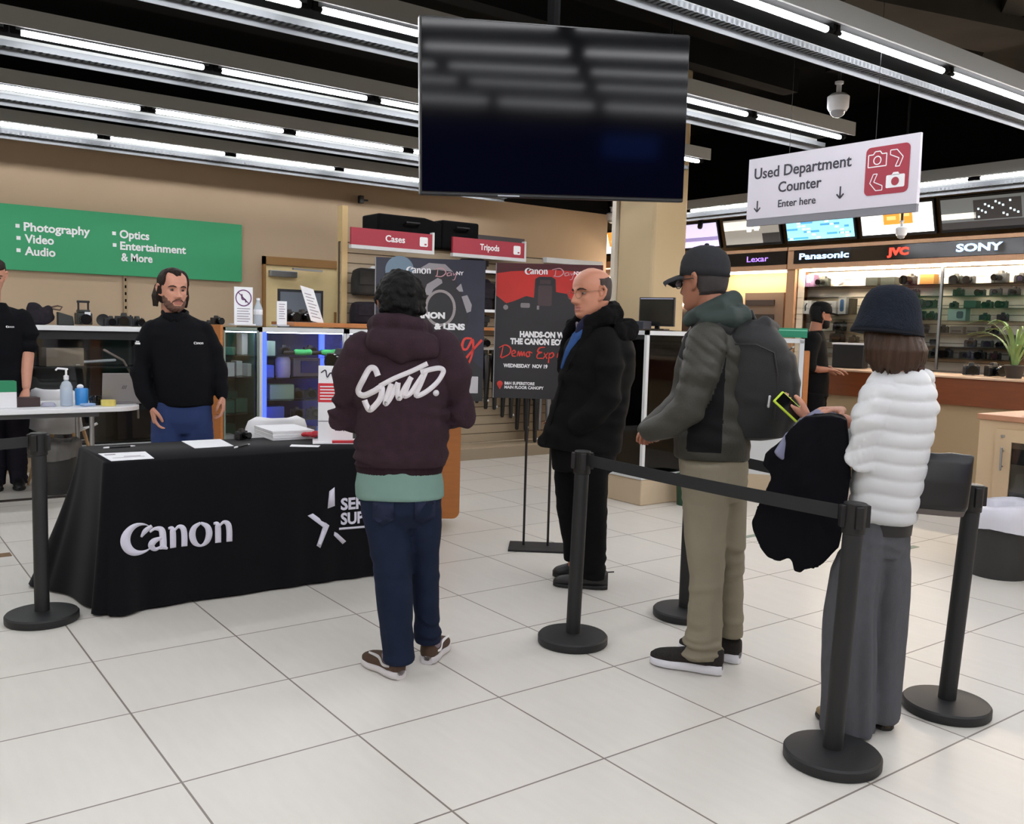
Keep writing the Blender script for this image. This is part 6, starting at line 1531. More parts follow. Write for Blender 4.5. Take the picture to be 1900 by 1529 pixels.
# ------------------------------------------------------------------ glass showcases in front of the door
led = mat('blue lit strip', (90, 120, 255), .5, emit=3.2, ecol=(56, 78, 255))
def glass_case(name, label, x0, x1, y0, y1, z0, z1, shelves, frame_m, back_m, edge=.022, left_open=False):
    t = thing(name, label, 'display case', ((x0+x1)/2, (y0+y1)/2, 0))
    w, d = (x1-x0)/2, (y1-y0)/2
    MB().span((-w+.03, -d+.04, 0), (w-.03, d-.02, z0-.04)).build('plinth', plinth_tan, t)
    f = MB()
    for sx in (-1, 1):
        for sy in (-1, 1): f.span((sx*w-edge*(sx > 0), sy*d-edge*(sy > 0), z0), (sx*w+edge*(sx < 0), sy*d+edge*(sy < 0), z1))
    for z in (z0, z1):
        for sy in (-1, 1): f.span((-w, sy*d-edge*(sy > 0), z-edge), (w, sy*d+edge*(sy < 0), z+edge*.6))
        for sx in (-1, 1): f.span((sx*w-edge*(sx > 0), -d, z-edge), (sx*w+edge*(sx < 0), d, z+edge*.6))
    f.build('frame', frame_m, t)
    MB().span((-w, -d, z0-.04), (w, d, z0-edge)).build('deck', frame_m, t)
    if back_m: MB().span((-w+edge, d-.012, z0), (w-edge, d-.006, z1)).build('back_panel', back_m, t)
    MB().span((-w+edge, -d+.004, z0+.01), (w-edge, -d+.010, z1-.02)).build('front_pane', glass, t)
    MB().span((-w, -d, z1+edge*.6), (w, d, z1+edge*.6+.008)).build('top_pane', glass_green, t)
    MB().span((-w+edge, -d+.02, z1-.03), (w-edge, -d+.035, z1-.022)).build('top_strip', mat('added case glow', (240, 244, 255), .5, emit=18, ecol=(226, 232, 255)), t)  # glow bar added inside each case to brighten the goods
    for z in shelves: MB().span((-w+edge, -d+.03, z-.004), (w-edge, d-.02, z+.004)).build('shelf', glass_green, t)
    return t
teal_back = mat('teal lined back', (70, 112, 98), .7, noise=.3, scale=6)
dark_back = mat('dark lined back', (52, 58, 96), .6, noise=.3, scale=4)
GY = 7.0
c1 = glass_case('display_case', 'narrow glass case with green and white boxes beside the bearded man', 2.42, 2.70, GY, GY+.5, .42, 1.375, (.70, .99, 1.16), mat('green edged frame', (120, 134, 122), .4), teal_back, .014)
MB().span((-.165, -.25, .4), (-.145, .25, 1.40)).build('wood_side', wood, c1); MB().span((.122, -.2, .43), (.126, .24, 1.36)).build('spill_blocker', teal_back, c1)  # second piece is an opaque divider added against blue light spilling in
c2 = glass_case('display_case', 'blue lit glass case behind the draped table, left of the hoodie man', 2.705, 3.455, GY, GY+.5, .42, 1.375, (.64, .80, .98, 1.15), white_metal, dark_back, .024)
MB().span((-.345, -.235, .43), (-.31, -.20, 1.36)).build('light_strip', led, c2)
MB().span((.30, .1, .43), (.34, .13, 1.36)).build('light_strip', led, c2)
c3 = glass_case('display_case', 'glass case behind the hoodie man, right of the blue lit case', 3.46, 4.0, GY, GY+.5, .42, 1.375, (.80, 1.1), white_metal, mat('blue striped back', (84, 98, 170), .6, noise=.4, scale=30), .024)
t = tag(MB().span((3.0, 7.02, 1.40), (4.1, 7.5, 1.436)).build('counter_shelf', wood, bevel=.004), 'orange wood shelf lying on the glass cases before the door', 'shelf')
wl = [mat('white carton', (206, 210, 204), .6), mat('pale green carton', (160, 186, 160), .6), mat('deep green carton', (30, 92, 70), .6), mat('lavender carton', (168, 160, 196), .5), mat('grey purple carton', (104, 96, 116), .5), mat('blue light tinted carton', (96, 118, 214), .5)]  # the last carton colour has the blue strip light painted in
def goods(name, label, cat, x, y, z, d, m, rz=0, group=None): return carton(name, label, cat, (x, y, z), d, m, rz, group)
pos = ['left', 'middle', 'right']
for z, items in ((.435, [(2.50, 0, .08, .10), (2.61, 1, .09, .08)]), (.705, [(2.49, 2, .11, .1), (2.62, 2, .10, .11)]), (.995, [(2.515, 0, .06, .11), (2.60, 0, .05, .12), (2.66, 0, .045, .10)]), (1.165, [(2.50, 2, .1, .06), (2.645, 0, .05, .17)])):
    nm = {.435: 'bottom deck', .705: 'lowest shelf', .995: 'middle shelf', 1.165: 'top shelf'}[z]
    for i, (x, mi_, w, h) in enumerate(items):
        goods('carton', f'{["white", "pale green", "dark green"][mi_]} carton on the {nm} of the narrow glass case, {ordn[i]} from the left', 'box', x, GY+.16+.06*(i % 2), z, (w, .1, h), wl[mi_], .1*i, 'cartons in the narrow glass case')
for i in range(4): goods('carton', f'dark green carton at the back of the narrow glass case, {ordn[i]} from the bottom', 'box', 2.53+.02*(i % 2), GY+.38, (.435, .705, .995, 1.165)[i], (.2, .1, .16), wl[2], 0, 'cartons in the narrow glass case')
paper_roll = goods('kraft_sheet', 'crumpled brown paper standing in the top of the narrow glass case', 'paper', 2.50, GY+.30, 1.165, (.10, .02, .17), mat('brown kraft', (146, 102, 62), .8), .3)
# blue case
def fuzzy(x, z, lb, w=.06):
    t = thing('foam_windscreen', lb, 'windscreen', (x, GY+.14, z)); m = MB(); m.tube([(-w, 0, .03), (w, 0, .03)], .026, 12); cloth('foam', m, mat('bright green foam', (92, 214, 128), .9), t, .006, 1, folds(.003, 60, 60, 60)); MB().tube([(-w-.09, 0, .028), (-w-.01, 0, .028)], .018, 10).build('barrel', black_plastic, t, smooth=True)
fuzzy(3.13, 1.158, 'green foam microphone in the blue lit case, left of the two'); fuzzy(3.36, 1.158, 'green foam microphone in the blue lit case, right of the two', .055)
t = thing('speaker', 'rounded lavender speaker on the shelf of the blue lit case', 'speaker', (2.965, GY+.16, .984)); MB().lathe([(0, 0), (.055, 0), (.062, .02), (.062, .14), (.05, .165), (0, .17)], n=24).build('shell', mat('lavender shell', (186, 176, 220), .35), t, smooth=True)
t = thing('printer', 'grey purple photo printer with blue screen in the blue lit case', 'printer', (3.16, GY+.2, .984)); MB().box((0, 0, .08), (.24, .16, .155)).build('case', wl[4], t, bevel=.008); MB().box((.02, -.085, .085), (.15, .008, .10)).build('panel', mat('deep blue panel', (40, 44, 120), .2), t)
for i, (x, z, w, h, mi_, lb) in enumerate([(2.83, .984, .09, .10, 5, 'pale box by the light strip, middle shelf of the blue lit case'), (2.83, 1.158, .10, .12, 1, 'pale green box by the light strip, top shelf of the blue lit case'), (2.95, .804, .2, .12, 1, 'long pale box on the second lowest shelf of the blue lit case'),
        (2.88, .644, .17, .10, 5, 'blue lit box on the lowest shelf of the blue lit case, left'), (3.15, .435, .2, .13, 4, 'grey purple box on the floor of the blue lit case'), (3.33, .435, .16, .12, 5, 'pale blue box on the floor of the blue lit case'), (2.9, .435, .16, .13, 0, 'white box on the floor of the blue lit case, beside the chair back')]):
    goods('carton', lb, 'box', x, GY+.18, z, (w, .12, h), wl[mi_], .15*math.sin(i*2))
for i, (x, z) in enumerate([(3.25, 1.158), (3.02, 1.158), (3.36, .984), (3.22, .804), (3.36, .804), (3.10, .804), (3.10, .644), (3.24, .644), (3.37, .644)]):
    small_camera('shelf_camera', f'dark camera in the blue lit case, on the {({1.158: "top", .984: "second", .804: "third", .644: "fourth"})[z]} shelf, {"%s" % (["left", "middle", "right"][min(2, int((x-3.0)/.14))])} part', 'camera', (x, GY+.27 if z > 1.1 else GY+.18, z), rnd.uniform(-.4, .4), .85, .055, True, mat('indigo black plastic', (30, 32, 52), .4), 'dark cameras in the blue lit case')
for i, (x, z) in enumerate([(3.6, .804), (3.75, .804), (3.6, 1.104), (3.8, 1.104)]): goods('carton', 'blue carton in the case behind the hoodie man', 'box', x, GY+.25, z, (.1, .1, .18), wl[5], 0, 'blue cartons in the case behind the hoodie man')
# on top of the showcases
TT = 1.398
def table_sign(name, label, x, w, h, kind, y=GY+.15):
    t = thing(name, label, 'sign', (x, y, TT+.002)); MB().box((0, .03, .006), (w*1.15, .14, .012)).build('foot', white_plastic, t)
    MB().box((0, 0, .012+h/2), (w, .006, h)).build('sheet', paper, t); M = frame((-w/2, -.0032, .012), (1, 0, 0), (0, 0, 1)); k = MB()
    if kind == 1:
        ribbon(k, [(w/2+.062*math.cos(i*.349), h*.70+.062*math.sin(i*.349), .009) for i in range(19)], 3); ribbon(k, [(w/2-.045, h*.70+.045, .007), (w/2+.045, h*.70-.045, .007)], 2)
        ribbon(k, [(w/2-.015, h*.70+.03, .012), (w/2-.01, h*.70-.008, .014), (w/2+.012, h*.70-.012, .012), (w/2+.02, h*.70-.035, .01)], 4); place(k, 'pictogram', mat('plum pictogram', (110, 66, 112), .6), M, t, .001); k = MB()
        for i in range(6): rect(k, w*.15, h*.40-i*.02, w*(.85-.08*(i % 2)), h*.40-i*.02+.006)
    else:
        for i in range(7): rect(k, w*.2, h*.85-i*h*.1, w*(.8-.1*(i % 2)), h*.85-i*h*.1+.006)
    place(k, 'lines', mat('grey print', (150, 140, 150), .7), M, t, .001)
table_sign('seat_sign', 'white sign with a crossed out seat symbol on the glass case', 2.63, .15, .29, 1)
table_sign('small_sign', 'small white text sign beside the water bottle on the glass case', 2.95, .085, .19, 0)
t = thing('water_bottle', 'clear water bottle between the two white signs on the glass case', 'bottle', (2.77, GY+.2, TT)); MB().lathe([(0, 0), (.034, 0), (.036, .02), (.036, .14), (.014, .19), (.014, .205)], n=20).build('bottle', mat('clear plastic', (214, 226, 236), .12, alpha=.55), t, smooth=True); MB().lathe([(.015, .205), (.015, .222), (0, .222)], n=14).build('cap', white_plastic, t); MB().lathe([(.0365, .09), (.0365, .13)], n=20).build('label', paper, t, smooth=True)
for x, k, lb in ((2.36, .7, 'small black camera left of the seat sign on the glass case'), (3.08, 1.0, 'dark camera right of the small text sign on the glass case'), (3.2, 1.05, 'dark camera next to the leaning price sheet on the glass case')):
    small_camera('shelf_camera', lb, 'camera', (x if x > 2.4 else 2.47, GY+.32, TT+(.038 if x > 3 else 0)), .3, k, .06, True, mat('warm black plastic', (36, 30, 26), .4))
t = thing('price_sheet', 'tall pale price sheet leaning before the door window', 'sheet', (3.25, GY+.12, TT+.04)); M = frame((0, 0, 0), (.97, .0, -.22), (-.30, .1, 1)); b = MB(); b.box((0, .15, 0), (.12, .30, .004)); o = MB(); o.join(b, M); o.build('sheet', paper, t); k = MB(); [rect(k, -.04, .04+i*.028, .04-.02*(i % 2), .047+i*.028) for i in range(8)]; place(k, 'lines', mat('grey print', (150, 140, 150), .7), M @ Matrix.Translation((0, 0, .002)), t, .001)

# orange end panel of the service counter
def service_counter():
    t = thing('service_counter', 'orange wood service counter end behind the hoodie man', 'counter', (3.35, 5.38, 0), R(-32))
    p = MB(); rrect(p, -.62, .10, .17, 1.02, .05); o = MB(); o.join(p, frame((0, 0, 0), (1, 0, 0), (0, 0, 1)))
    b = MB(); rrect(b, -.62, .10, .17, 1.02, .05, .03); o = MB(); o.join(b, frame((0, 0, 0), (1, 0, 0), (0, 0, 1))); o.build('front_panel', wood, t)
    MB().span((-.55, .005, 0), (.02, .35, .10)).build('plinth', plinth_tan, t); MB().span((-.58, .002, .10), (.12, .4, 1.0)).build('carcass', laminate, t); MB().span((-.64, -.035, 1.02), (.18, .42, 1.05)).build('worktop', mat('grey worktop', (150, 146, 140), .4), t, bevel=.004)
service_counter()

# ------------------------------------------------------------------ slat wall bay with cases and tripods
slat_m = mat('pale slat board', (172, 156, 132), .6, noise=.05, scale=6)
def slat_wall(x0, x1, y, z0, z1, label):
    t = thing('slat_wall', label, 'shelving', ((x0+x1)/2, y, 0)); w = (x1-x0)/2
    MB().span((-w, .012, z0), (w, .06, z1)).build('backing', mat('slat groove', (92, 80, 66), .8), t)
    b = MB(); z = z0
    while z < z1-.02: b.span((-w, 0, z+.004), (w, .012, min(z1, z+.096))); z += .1
    b.build('slats', slat_m, t)
    MB().span((-w, -.33, 0), (w, .05, .12)).build('plinth', mat('grey tan base', (150, 136, 116), .6), t, bevel=.003)
    MB().span((-w, -.32, .12), (w, -.0, .135)).build('base_deck', slat_m, t)
    return t
sw = slat_wall(4.1, 7.55, 8.45, .14, 2.25, 'long slat wall bay with cases and tripods behind the posters')
MB().span((-1.72, -.02, 0), (-1.66, .09, 2.6)).build('end_post', mat('cream end post', (206, 178, 128), .6), sw)
MB().span((.85, -.06, 2.2), (1.72, .02, 2.26)).build('top_strip', white_metal, sw)
for z, lbn in ((1.60, 'upper'), (2.02, 'top')):
    MB().span((-.4, -.3, z), (1.6, 0, z+.018)).build('shelf', black_plastic, sw); MB().span((-.4, -.305, z-.005), (1.6, -.30, z+.025)).build('shelf_edge', white_plastic, sw)
MB().span((-1.65, -.3, 1.40), (1.6, 0, 1.43)).build('wood_shelf', wood, sw); MB().span((-.4, -.28, 1.19), (1.6, -.25, 1.215)).build('hang_rail', steel, sw)
def aisle_sign(x0, x1, text, label, tx0, tx1):
    t = thing('aisle_sign', label, 'sign', ((x0+x1)/2, 8.1, 2.16)); w = (x1-x0)/2
    MB().span((-w, 0, .035), (w, .03, .20)).build('panel', red_sign, t); MB().span((-w, -.004, 0), (w, .05, .035)).build('lower_edge', white_metal, t); MB().span((w, .0, 0), (w+.025, .05, .22)).build('side_edge', white_metal, t)
    M = frame((-w, 0, 0), (1, 0, 0), (0, 0, 1)); k = fit(text_mesh(text, .09, .002), tx0, tx1, .09, 1.0); place(k, 'lettering', white_ink, M, t)
    k = MB(); rrect(k, 2*w-.15, .07, 2*w-.055, .165, .015); place(k, 'white_tile', white_ink, M, t); k = MB(); rect(k, 2*w-.095, .085, 2*w-.07, .10); place(k, 'tile_mark', red_sign, M, t, .003)
    b = MB(); b.span((-w*.35, .03, .1), (-w*.35+.03, .36, .12)); b.span((w*.35, .03, .1), (w*.35+.03, .36, .12)); b.build('arm', steel, t)
aisle_sign(4.04, 4.95, 'Cases', 'crimson hanging sign reading Cases above the slat wall', .37, .59)
aisle_sign(5.2, 6.13, 'Tripods', 'crimson hanging sign reading Tripods above the slat wall', .34, .59)
def padded(x0, x1, z0, z1, label, cut=False):
    t = thing('padded_case', label, 'case', ((x0+x1)/2, 8.56, z0)); w, h = (x1-x0)/2*1.035, z1-z0; m = MB()
    if cut: p = [(-w, 0), (w, 0), (w, h*.86), (w*.45, h), (-w, h)]
    else: p = [(-w, 0), (w, 0), (w, h), (-w, h)]
    m.prism(p, .36, frame((0, .2, 0), (1, 0, 0), (0, 0, 1))); m.build('case_body', mat('black padded cloth', (13, 13, 15), .85, noise=.3, scale=20), t, bevel=.02); MB().tube([(-.08, -.165, h*.7), (-.08, -.20, h*.76), (.08, -.20, h*.76), (.08, -.165, h*.7)], .012, 8).build('handle', black_plastic, t, smooth=True)
padded(4.50, 5.24, 2.255, 2.56, 'large black padded case on top of the slat wall, left of two', True); padded(5.26, 5.72, 2.255, 2.56, 'large black padded case on top of the slat wall, right of two')
t = thing('panel_stand', 'dark grey framed panel behind the Tripods sign', 'panel', (6.1, 8.3, 2.26)); MB().span((-.45, 0, 0), (.18, .02, .17)).build('panel', mat('dark grey panel', (62, 58, 60), .7), t)
bagm = mat('charcoal bag cloth', (52, 50, 48), .85, noise=.25, scale=14); bagd = mat('dark bag cloth', (40, 36, 42), .8, noise=.4, scale=20)
def shoulder_bag(x, z, w, h, m, label):
    t = thing('shoulder_bag', label, 'bag', (x, 8.32, z), 0, 'bags on the slat wall'); b = MB(); b.rings([(0, 0, 0, w*.46, .09), (.02, 0, 0, w*.5, .1), (h*.6, 0, 0, w*.5, .1), (h*.9, 0, 0, w*.46, .085), (h, 0, 0, w*.36, .06)], 24, 4)
    cloth('bag_body', b, m, t, .012, 2, folds(.006, 12, 12, 12, x)); f = MB(); f.box((0, -.104, h*.62), (w*.9, .012, h*.5)); f.build('flap', m, t, bevel=.005)
for x, z, w, h, m, lb in ((4.38, 1.72, .42, .27, bagm, 'grey bag high on the left of the slat wall, beside the dark blue poster'), (4.36, 1.435, .40, .22, bagd, 'dark bag standing on the wood shelf at the left of the slat wall'),
        (5.60, 2.04, .3, .13, bagm, 'grey bag under the Tripods sign between the posters'), (5.68, 1.62, .3, .34, bagd, 'dark bag on the upper shelf between the two posters'), (5.66, 1.435, .24, .14, bagm, 'small dark bag on the wood shelf between the two posters'), (6.1, 1.62, .34, .34, bagd, 'dark bag behind the red poster')):
    shoulder_bag(x, z, w, h, m, lb)
t = thing('light_bracket', 'small white shelf light on the slat wall left of the dark blue poster', 'light', (4.42, 8.36, 2.0)); MB().ball((0, 0, 0), (.035, .03, .02), 12, 8).build('head', white_plastic, t, smooth=True); MB().box((0, .05, 0), (.02, .08, .01)).build('arm', white_plastic, t)
small_camera('camera_mount', 'dark camera mount standing on the rail between the posters', 'camera mount', (5.66, 8.2, 1.216), 0, 1.1, .05)
def tripod(x, z0, z1, m, label, spread=.05):
    t = thing('tripod', label, 'tripod', (x, 8.24, z0), 0, 'tripods hanging on the slat wall'); H = z1-z0
    for k in range(3):
        a = k*2.094+.4; MB().tube([(spread*math.cos(a)*1.3, spread*math.sin(a)*1.3, 0), (spread*math.cos(a)*1.15, spread*math.sin(a)*1.15, H*.5), (spread*.8*math.cos(a), spread*.8*math.sin(a), H*.85)], [.022, .030, .036], 8).build('leg', m, t, smooth=True)
    b = MB(); b.tube([(0, 0, H*.45), (0, 0, H)], .014, 8); b.lathe([(.045, H*.80), (.05, H*.84), (.045, H*.88)], n=14); b.box((0, 0, H*.97), (.07, .05, .06)); b.build('centre_column', black_plastic, t)
    MB().lathe([(.0, 0), (.02, 0), (.02, .02)], (spread*1.2, 0, 0), 8).build('foot', white_plastic, t)
silver = mat('silver tripod legs', (150, 150, 154), .35, metal=.7)
for x, z0, z1, m, lb in ((5.60, .72, 1.2, bagd, 'slim grey tripod hanging nearest the dark blue poster'), (5.72, .62, 1.2, black_plastic, 'black tripod hanging between the two posters'), (5.84, .55, 1.2, black_plastic, 'black tripod just left of the red poster'), (6.07, .45, 1.2, black_plastic, 'short black tripod under the left edge of the red poster'), (6.28, .30, 1.2, black_plastic, 'long black tripod hanging under the red poster'), (6.42, .16, 1.2, black_plastic, 'longest black tripod reaching the base deck'), (6.60, .28, 1.2, silver, 'silver legged tripod under the red poster beside the bald man'), (6.74, .4, 1.2, silver, 'silver tripod partly hidden by the bald man\'s coat'), (6.95, .3, 1.2, black_plastic, 'black tripod behind the bald man')):
    tripod(x, z0, z1, m, lb)

# ------------------------------------------------------------------ white framed case on a tan plinth, right of the bald man
def corner_case():
    t = thing('display_case', 'tall white framed glass case on a tan plinth right of the bald man', 'display case', (5.305, 5.33, 0))
    # corner nearest the camera at the origin; one side runs away along y, one along x
    A, B = .52, .88
    MB().span((.012, .012, 0), (A-.02, B, .22)).build('plinth', plinth_tan, t, bevel=.01)
    MB().span((0, 0, .22), (A, B, .26)).build('deck', white_metal, t)
    f = MB(); e = .03
    for x, y in ((0, 0), (A-e, 0), (0, B-e), (A-e, B-e)): f.span((x, y, .26), (x+e, y+e, 1.44))
    for z in (1.41,):
        f.span((0, 0, z), (A, e, z+.035)); f.span((0, B-e, z), (A, B, z+.035)); f.span((0, 0, z), (e, B, z+.035)); f.span((A-e, 0, z), (A, B, z+.035))
    f.build('frame', white_metal, t)
    MB().span((e, .006, .26), (A-e, .012, 1.41)).build('front_pane', glass, t); MB().span((.006, e, .26), (.012, B-e, 1.41)).build('side_pane', glass, t); MB().span((0, 0, 1.445), (A, B, 1.453)).build('top_pane', glass_green, t)
    for z in (.62, .98, 1.25): MB().span((e, .03, z-.004), (A-e, B-.03, z+.004)).build('shelf', glass_green, t)
    MB().span((A-.04, .03, .3), (A-.034, B-.03, 1.4)).build('inner_back', mat('smoky inner back', (92, 92, 80), .5), t)
corner_case()
for i, (x, y, z, k, lb) in enumerate(((.15, .12, 1.254, .9, 'camera at the front of the top shelf'), (.34, .2, 1.254, .8, 'camera at the right of the top shelf'), (.14, .5, 1.254, .9, 'camera at the back left of the top shelf'), (.2, .15, .984, 1.1, 'camera on the middle shelf near the corner'), (.36, .3, .984, .9, 'camera at the right of the middle shelf'), (.15, .55, .984, 1.0, 'camera at the back left of the middle shelf'), (.2, .2, .624, 1.2, 'large camera on the lowest shelf'), (.15, .6, .624, 1.0, 'camera at the back left of the lowest shelf'), (.32, .12, .264, 1.0, 'camera on the floor'))):
    small_camera('shelf_camera', lb+' of the white framed glass case', 'camera', (5.305+x, 5.33+y, z), rnd.uniform(-.8, .2), k, .06, True, mat('grey black plastic', (42, 42, 40), .4))
for i, (x, y) in enumerate(((.12, .14), (.2, .4), (.38, .35))): carton('carton', f'white carton on the floor of the white framed glass case, {ordn[i]} from the corner', 'box', (5.305+x, 5.33+y, .262), (.12, .1, .07), white_plastic, .3)
t = thing('monitor', 'dark flat monitor standing on the white framed glass case', 'monitor', (5.55, 5.48, 1.454), R(-70)); MB().span((-.16, 0, .03), (.16, .03, .27)).build('case', black_plastic, t, bevel=.003); MB().span((-.145, -.004, .045), (.145, .0, .255)).build('screen', mat('dim screen', (34, 36, 34), .1), t); MB().span((-.148, -.006, .255), (.148, -.001, .262)).build('bright_bar', mat('pale screen bar', (180, 180, 210), .4), t); MB().box((0, .02, .005), (.18, .12, .01)).build('foot', black_plastic, t); MB().box((0, .03, .03), (.04, .02, .05)).build('neck', black_plastic, t)
t = thing('cash_printer', 'small dark box on the glass case left of the monitor', 'box', (5.42, 5.5, 1.454)); MB().box((0, 0, .035), (.1, .1, .07)).build('case', mat('blue black plastic', (34, 38, 52), .5), t, bevel=.006)
t = thing('wood_divider', 'orange wood panel right of the white framed case behind the khaki trousers', 'panel', (5.86, 5.36, 0), R(-48)); MB().span((-.06, 0, .26), (.12, .03, .95)).build('panel', wood, t, bevel=.004); MB().span((-.05, .03, 0), (.11, .2, .95)).build('carcass', laminate, t)
bin_((5.72, 5.20, 0), .085, .10, .26, 'dark green bin at the foot of the orange wood panel', None, 0, 'green_bin')
bpy.data.objects['green_bin'].children[0].data.materials[0] = mat('dark green bin plastic', (26, 66, 48), .5)

# ------------------------------------------------------------------ white edged display and green tray behind the backpack
t = thing('display_case', 'white framed display behind the backpack with a green tray on top', 'display case', (6.90, 5.19, 0), R(-53))
MB().span((-.72, 0, 0), (.17, .36, .16)).build('plinth', plinth_tan, t); MB().span((-.72, 0, .16), (.12, .34, .55)).build('cabinet', white_metal, t); f = MB(); f.span((.13, -.02, .55), (.17, .02, 1.40)); f.span((-.72, -.02, .55), (-.68, .02, 1.40)); f.span((-.72, -.02, 1.37), (.17, .02, 1.41)); f.span((-.72, .30, 1.37), (.17, .34, 1.41)); f.span((.13, .30, .55), (.17, .34, 1.40)); f.build('frame', white_metal, t)
MB().span((-.68, -.006, .55), (.13, 0, 1.37)).build('front_pane', glass, t); MB().span((-.72, -.02, 1.41), (.17, .34, 1.418)).build('top_pane', glass_green, t); MB().span((-.68, 0, .94), (.13, .30, .95)).build('shelf', glass_green, t); MB().span((.175, -.01, .16), (.22, .34, 1.3)).build('wood_side', wood, t)
t = thing('green_tray', 'green plastic tray on the display behind the backpack', 'tray', (7.03, 5.30, 1.419), R(-53)); b = MB(); b.span((-.32, -.14, 0), (.2, .14, .012)); b.span((-.32, -.14, .012), (.2, -.125, .085)); b.span((-.32, .125, .012), (.2, .14, .085)); b.span((-.32, -.125, .012), (-.305, .125, .085)); b.span((.185, -.125, .012), (.2, .125, .085)); b.build('tray', mat('green tray plastic', (24, 132, 98), .5), t); MB().span((-.32, -.142, .06), (.2, -.14, .07)).build('rim_band', mat('light green band', (110, 190, 160), .5), t)
# ------------------------------------------------------------------ far right: counter, wall shelves, screens, brand signs
def sales_counter():
    t = thing('sales_counter', 'long brown wood sales counter under the camera shelves', 'counter', (8.0, 0, 0))
    MB().span((.05, .6, 0), (.6, 5.6, .86)).build('base', mat('sand counter base', (168, 146, 112), .6, noise=.05, scale=5), t); MB().span((0, .6, .86), (.62, 5.62, 1.10)).build('wood_front', wood_red, t, bevel=.006); MB().span((-.02, .6, 1.10), (.66, 5.64, 1.118)).build('worktop', mat('pale counter top', (206, 174, 146), .35), t, bevel=.004)
sales_counter()
def wall_unit():
    t = thing('shelf_unit', 'wall of pale slats and glass shelves full of cameras behind the counter', 'shelving', (9.56, 0, 0))
    MB().span((.03, .8, 0), (.1, 6.95, 2.26)).build('backing', mat('slat groove', (92, 80, 66), .8), t)
    b = MB(); z = .6
    while z < 2.2: b.span((0, .8, z+.003), (.03, 6.95, z+.097)); z += .1
    b.build('slats', mat('cream slat board', (242, 234, 220), .6, noise=.04, scale=5), t)
    for z in (2.02, 1.895, 1.77, 1.64, 1.505, 1.37, 1.25): MB().span((-.22, .8, z-.01), (0, 6.9, z-.004)).build('shelf', glass_mat('clear shelf glass', (254, 255, 254), .02), t)
    MB().span((-.24, 5.08, 1.12), (-.215, 5.105, 2.25)).build('pane_post', steel, t); MB().span((-.24, 3.2, 1.12), (-.235, 5.08, 2.25)).build('glass_door', glass, t); MB().span((-.25, 5.1, 1.12), (-.245, 6.7, 2.25)).build('glass_door', glass, t)
    MB().span((-.26, 6.9, .6), (.02, 7.02, 2.45)).build('side_panel', wood_trim, t); MB().span((-.22, 6.8, .6), (-.2, 6.88, 2.25)).build('white_strip', mat('warm white strip', (228, 214, 190), .5), t)
    MB().span((-.28, .8, 2.225), (.05, 7.0, 2.285)).build('lower_trim', wood_trim, t); MB().span((-.28, .8, 2.45), (.05, 7.0, 2.49)).build('upper_trim', wood_trim, t)
    MB().span((-.2, .8, 1.0), (0, 6.9, 1.06)).build('back_counter', wood_trim, t); MB().span((-.23, 6.12, 1.69), (0, 6.9, 1.696)).build('shelf', glass_mat('clear shelf glass', (254, 255, 254), .02), t)
    MB().span((-.262, .9, 2.195), (-.235, 6.8, 2.215)).build('shelf_fill_glow', mat('added bright shelf glow', (255, 240, 220), .5, emit=150, ecol=(255, 234, 206)), t)  # glow strip added to brighten the slats and shelves below it
wall_unit()
def lexar_unit():
    t = thing('shelf_unit', 'wood framed shelf recess under the purple lettered sign', 'shelving', (9.56, 0, 0))
    MB().span((.0, 7.03, 0), (.1, 8.25, 2.26)).build('backing', mat('cream recess', (222, 190, 146), .6), t); MB().span((-.24, 8.2, .6), (0, 8.26, 2.45)).build('side_panel', wood_trim, t); MB().span((-.28, 7.02, 2.225), (.05, 8.26, 2.285)).build('lower_trim', wood_trim, t); MB().span((-.28, 7.02, 2.45), (.05, 8.26, 2.49)).build('upper_trim', wood_trim, t)
    MB().span((-.20, 7.08, 2.20), (-.17, 8.15, 2.212)).build('shelf_fill_glow', mat('warm shelf glow', (255, 236, 206), .5, emit=60, ecol=(255, 234, 206)), t)  # glow strip added to brighten this recess
    b = MB(); b.span((-.12, 7.15, 1.40), (0, 7.75, 1.96)); b.build('peg_rack', mat('grey brown rack', (128, 108, 90), .7), t)
    for z in (1.62, 1.80): MB().span((-.14, 7.28, z), (-.12, 7.72, z+.07)).build('dark_row', mat('dark packs', (58, 50, 46), .6), t)
lexar_unit()
def brand_sign(y0, y1, words, label):
    t = thing('brand_sign', label, 'sign', (9.28, 0, 2.29)); MB().span((0, y0, 0), (.04, y1, .155)).build('board', black_gloss, t)
    M = frame((0, y1, 0), (0, -1, 0), (0, 0, 1))
    for w, a, b, m, bold, sz in words:
        k = fit(text_mesh(w, .1, bold), y1-a, y1-b, .047, sz); place(k, 'lettering', m, M, t)
vio = mat('lit violet letters', (170, 130, 220), .5, emit=1.6, ecol=(150, 110, 235)); ice = mat('lit ice blue letters', (190, 216, 255), .5, emit=2.2, ecol=(150, 196, 255)); rlet = mat('lit red letters', (255, 70, 50), .5, emit=2.0, ecol=(255, 50, 32))
brand_sign(7.03, 8.2, [('Lexar', 7.62, 7.29, vio, .001, 1.0)], 'black sign with glowing violet letters over the wood recess')
brand_sign(.85, 6.92, [('Panasonic', 6.84, 6.175, ice, .003, 1.0), ('JVC', 5.705, 5.455, rlet, .006, 1.05), ('SONY', 4.94, 4.47, ice, .004, 1.05)], 'long black sign with glowing blue and red letters over the camera shelves')
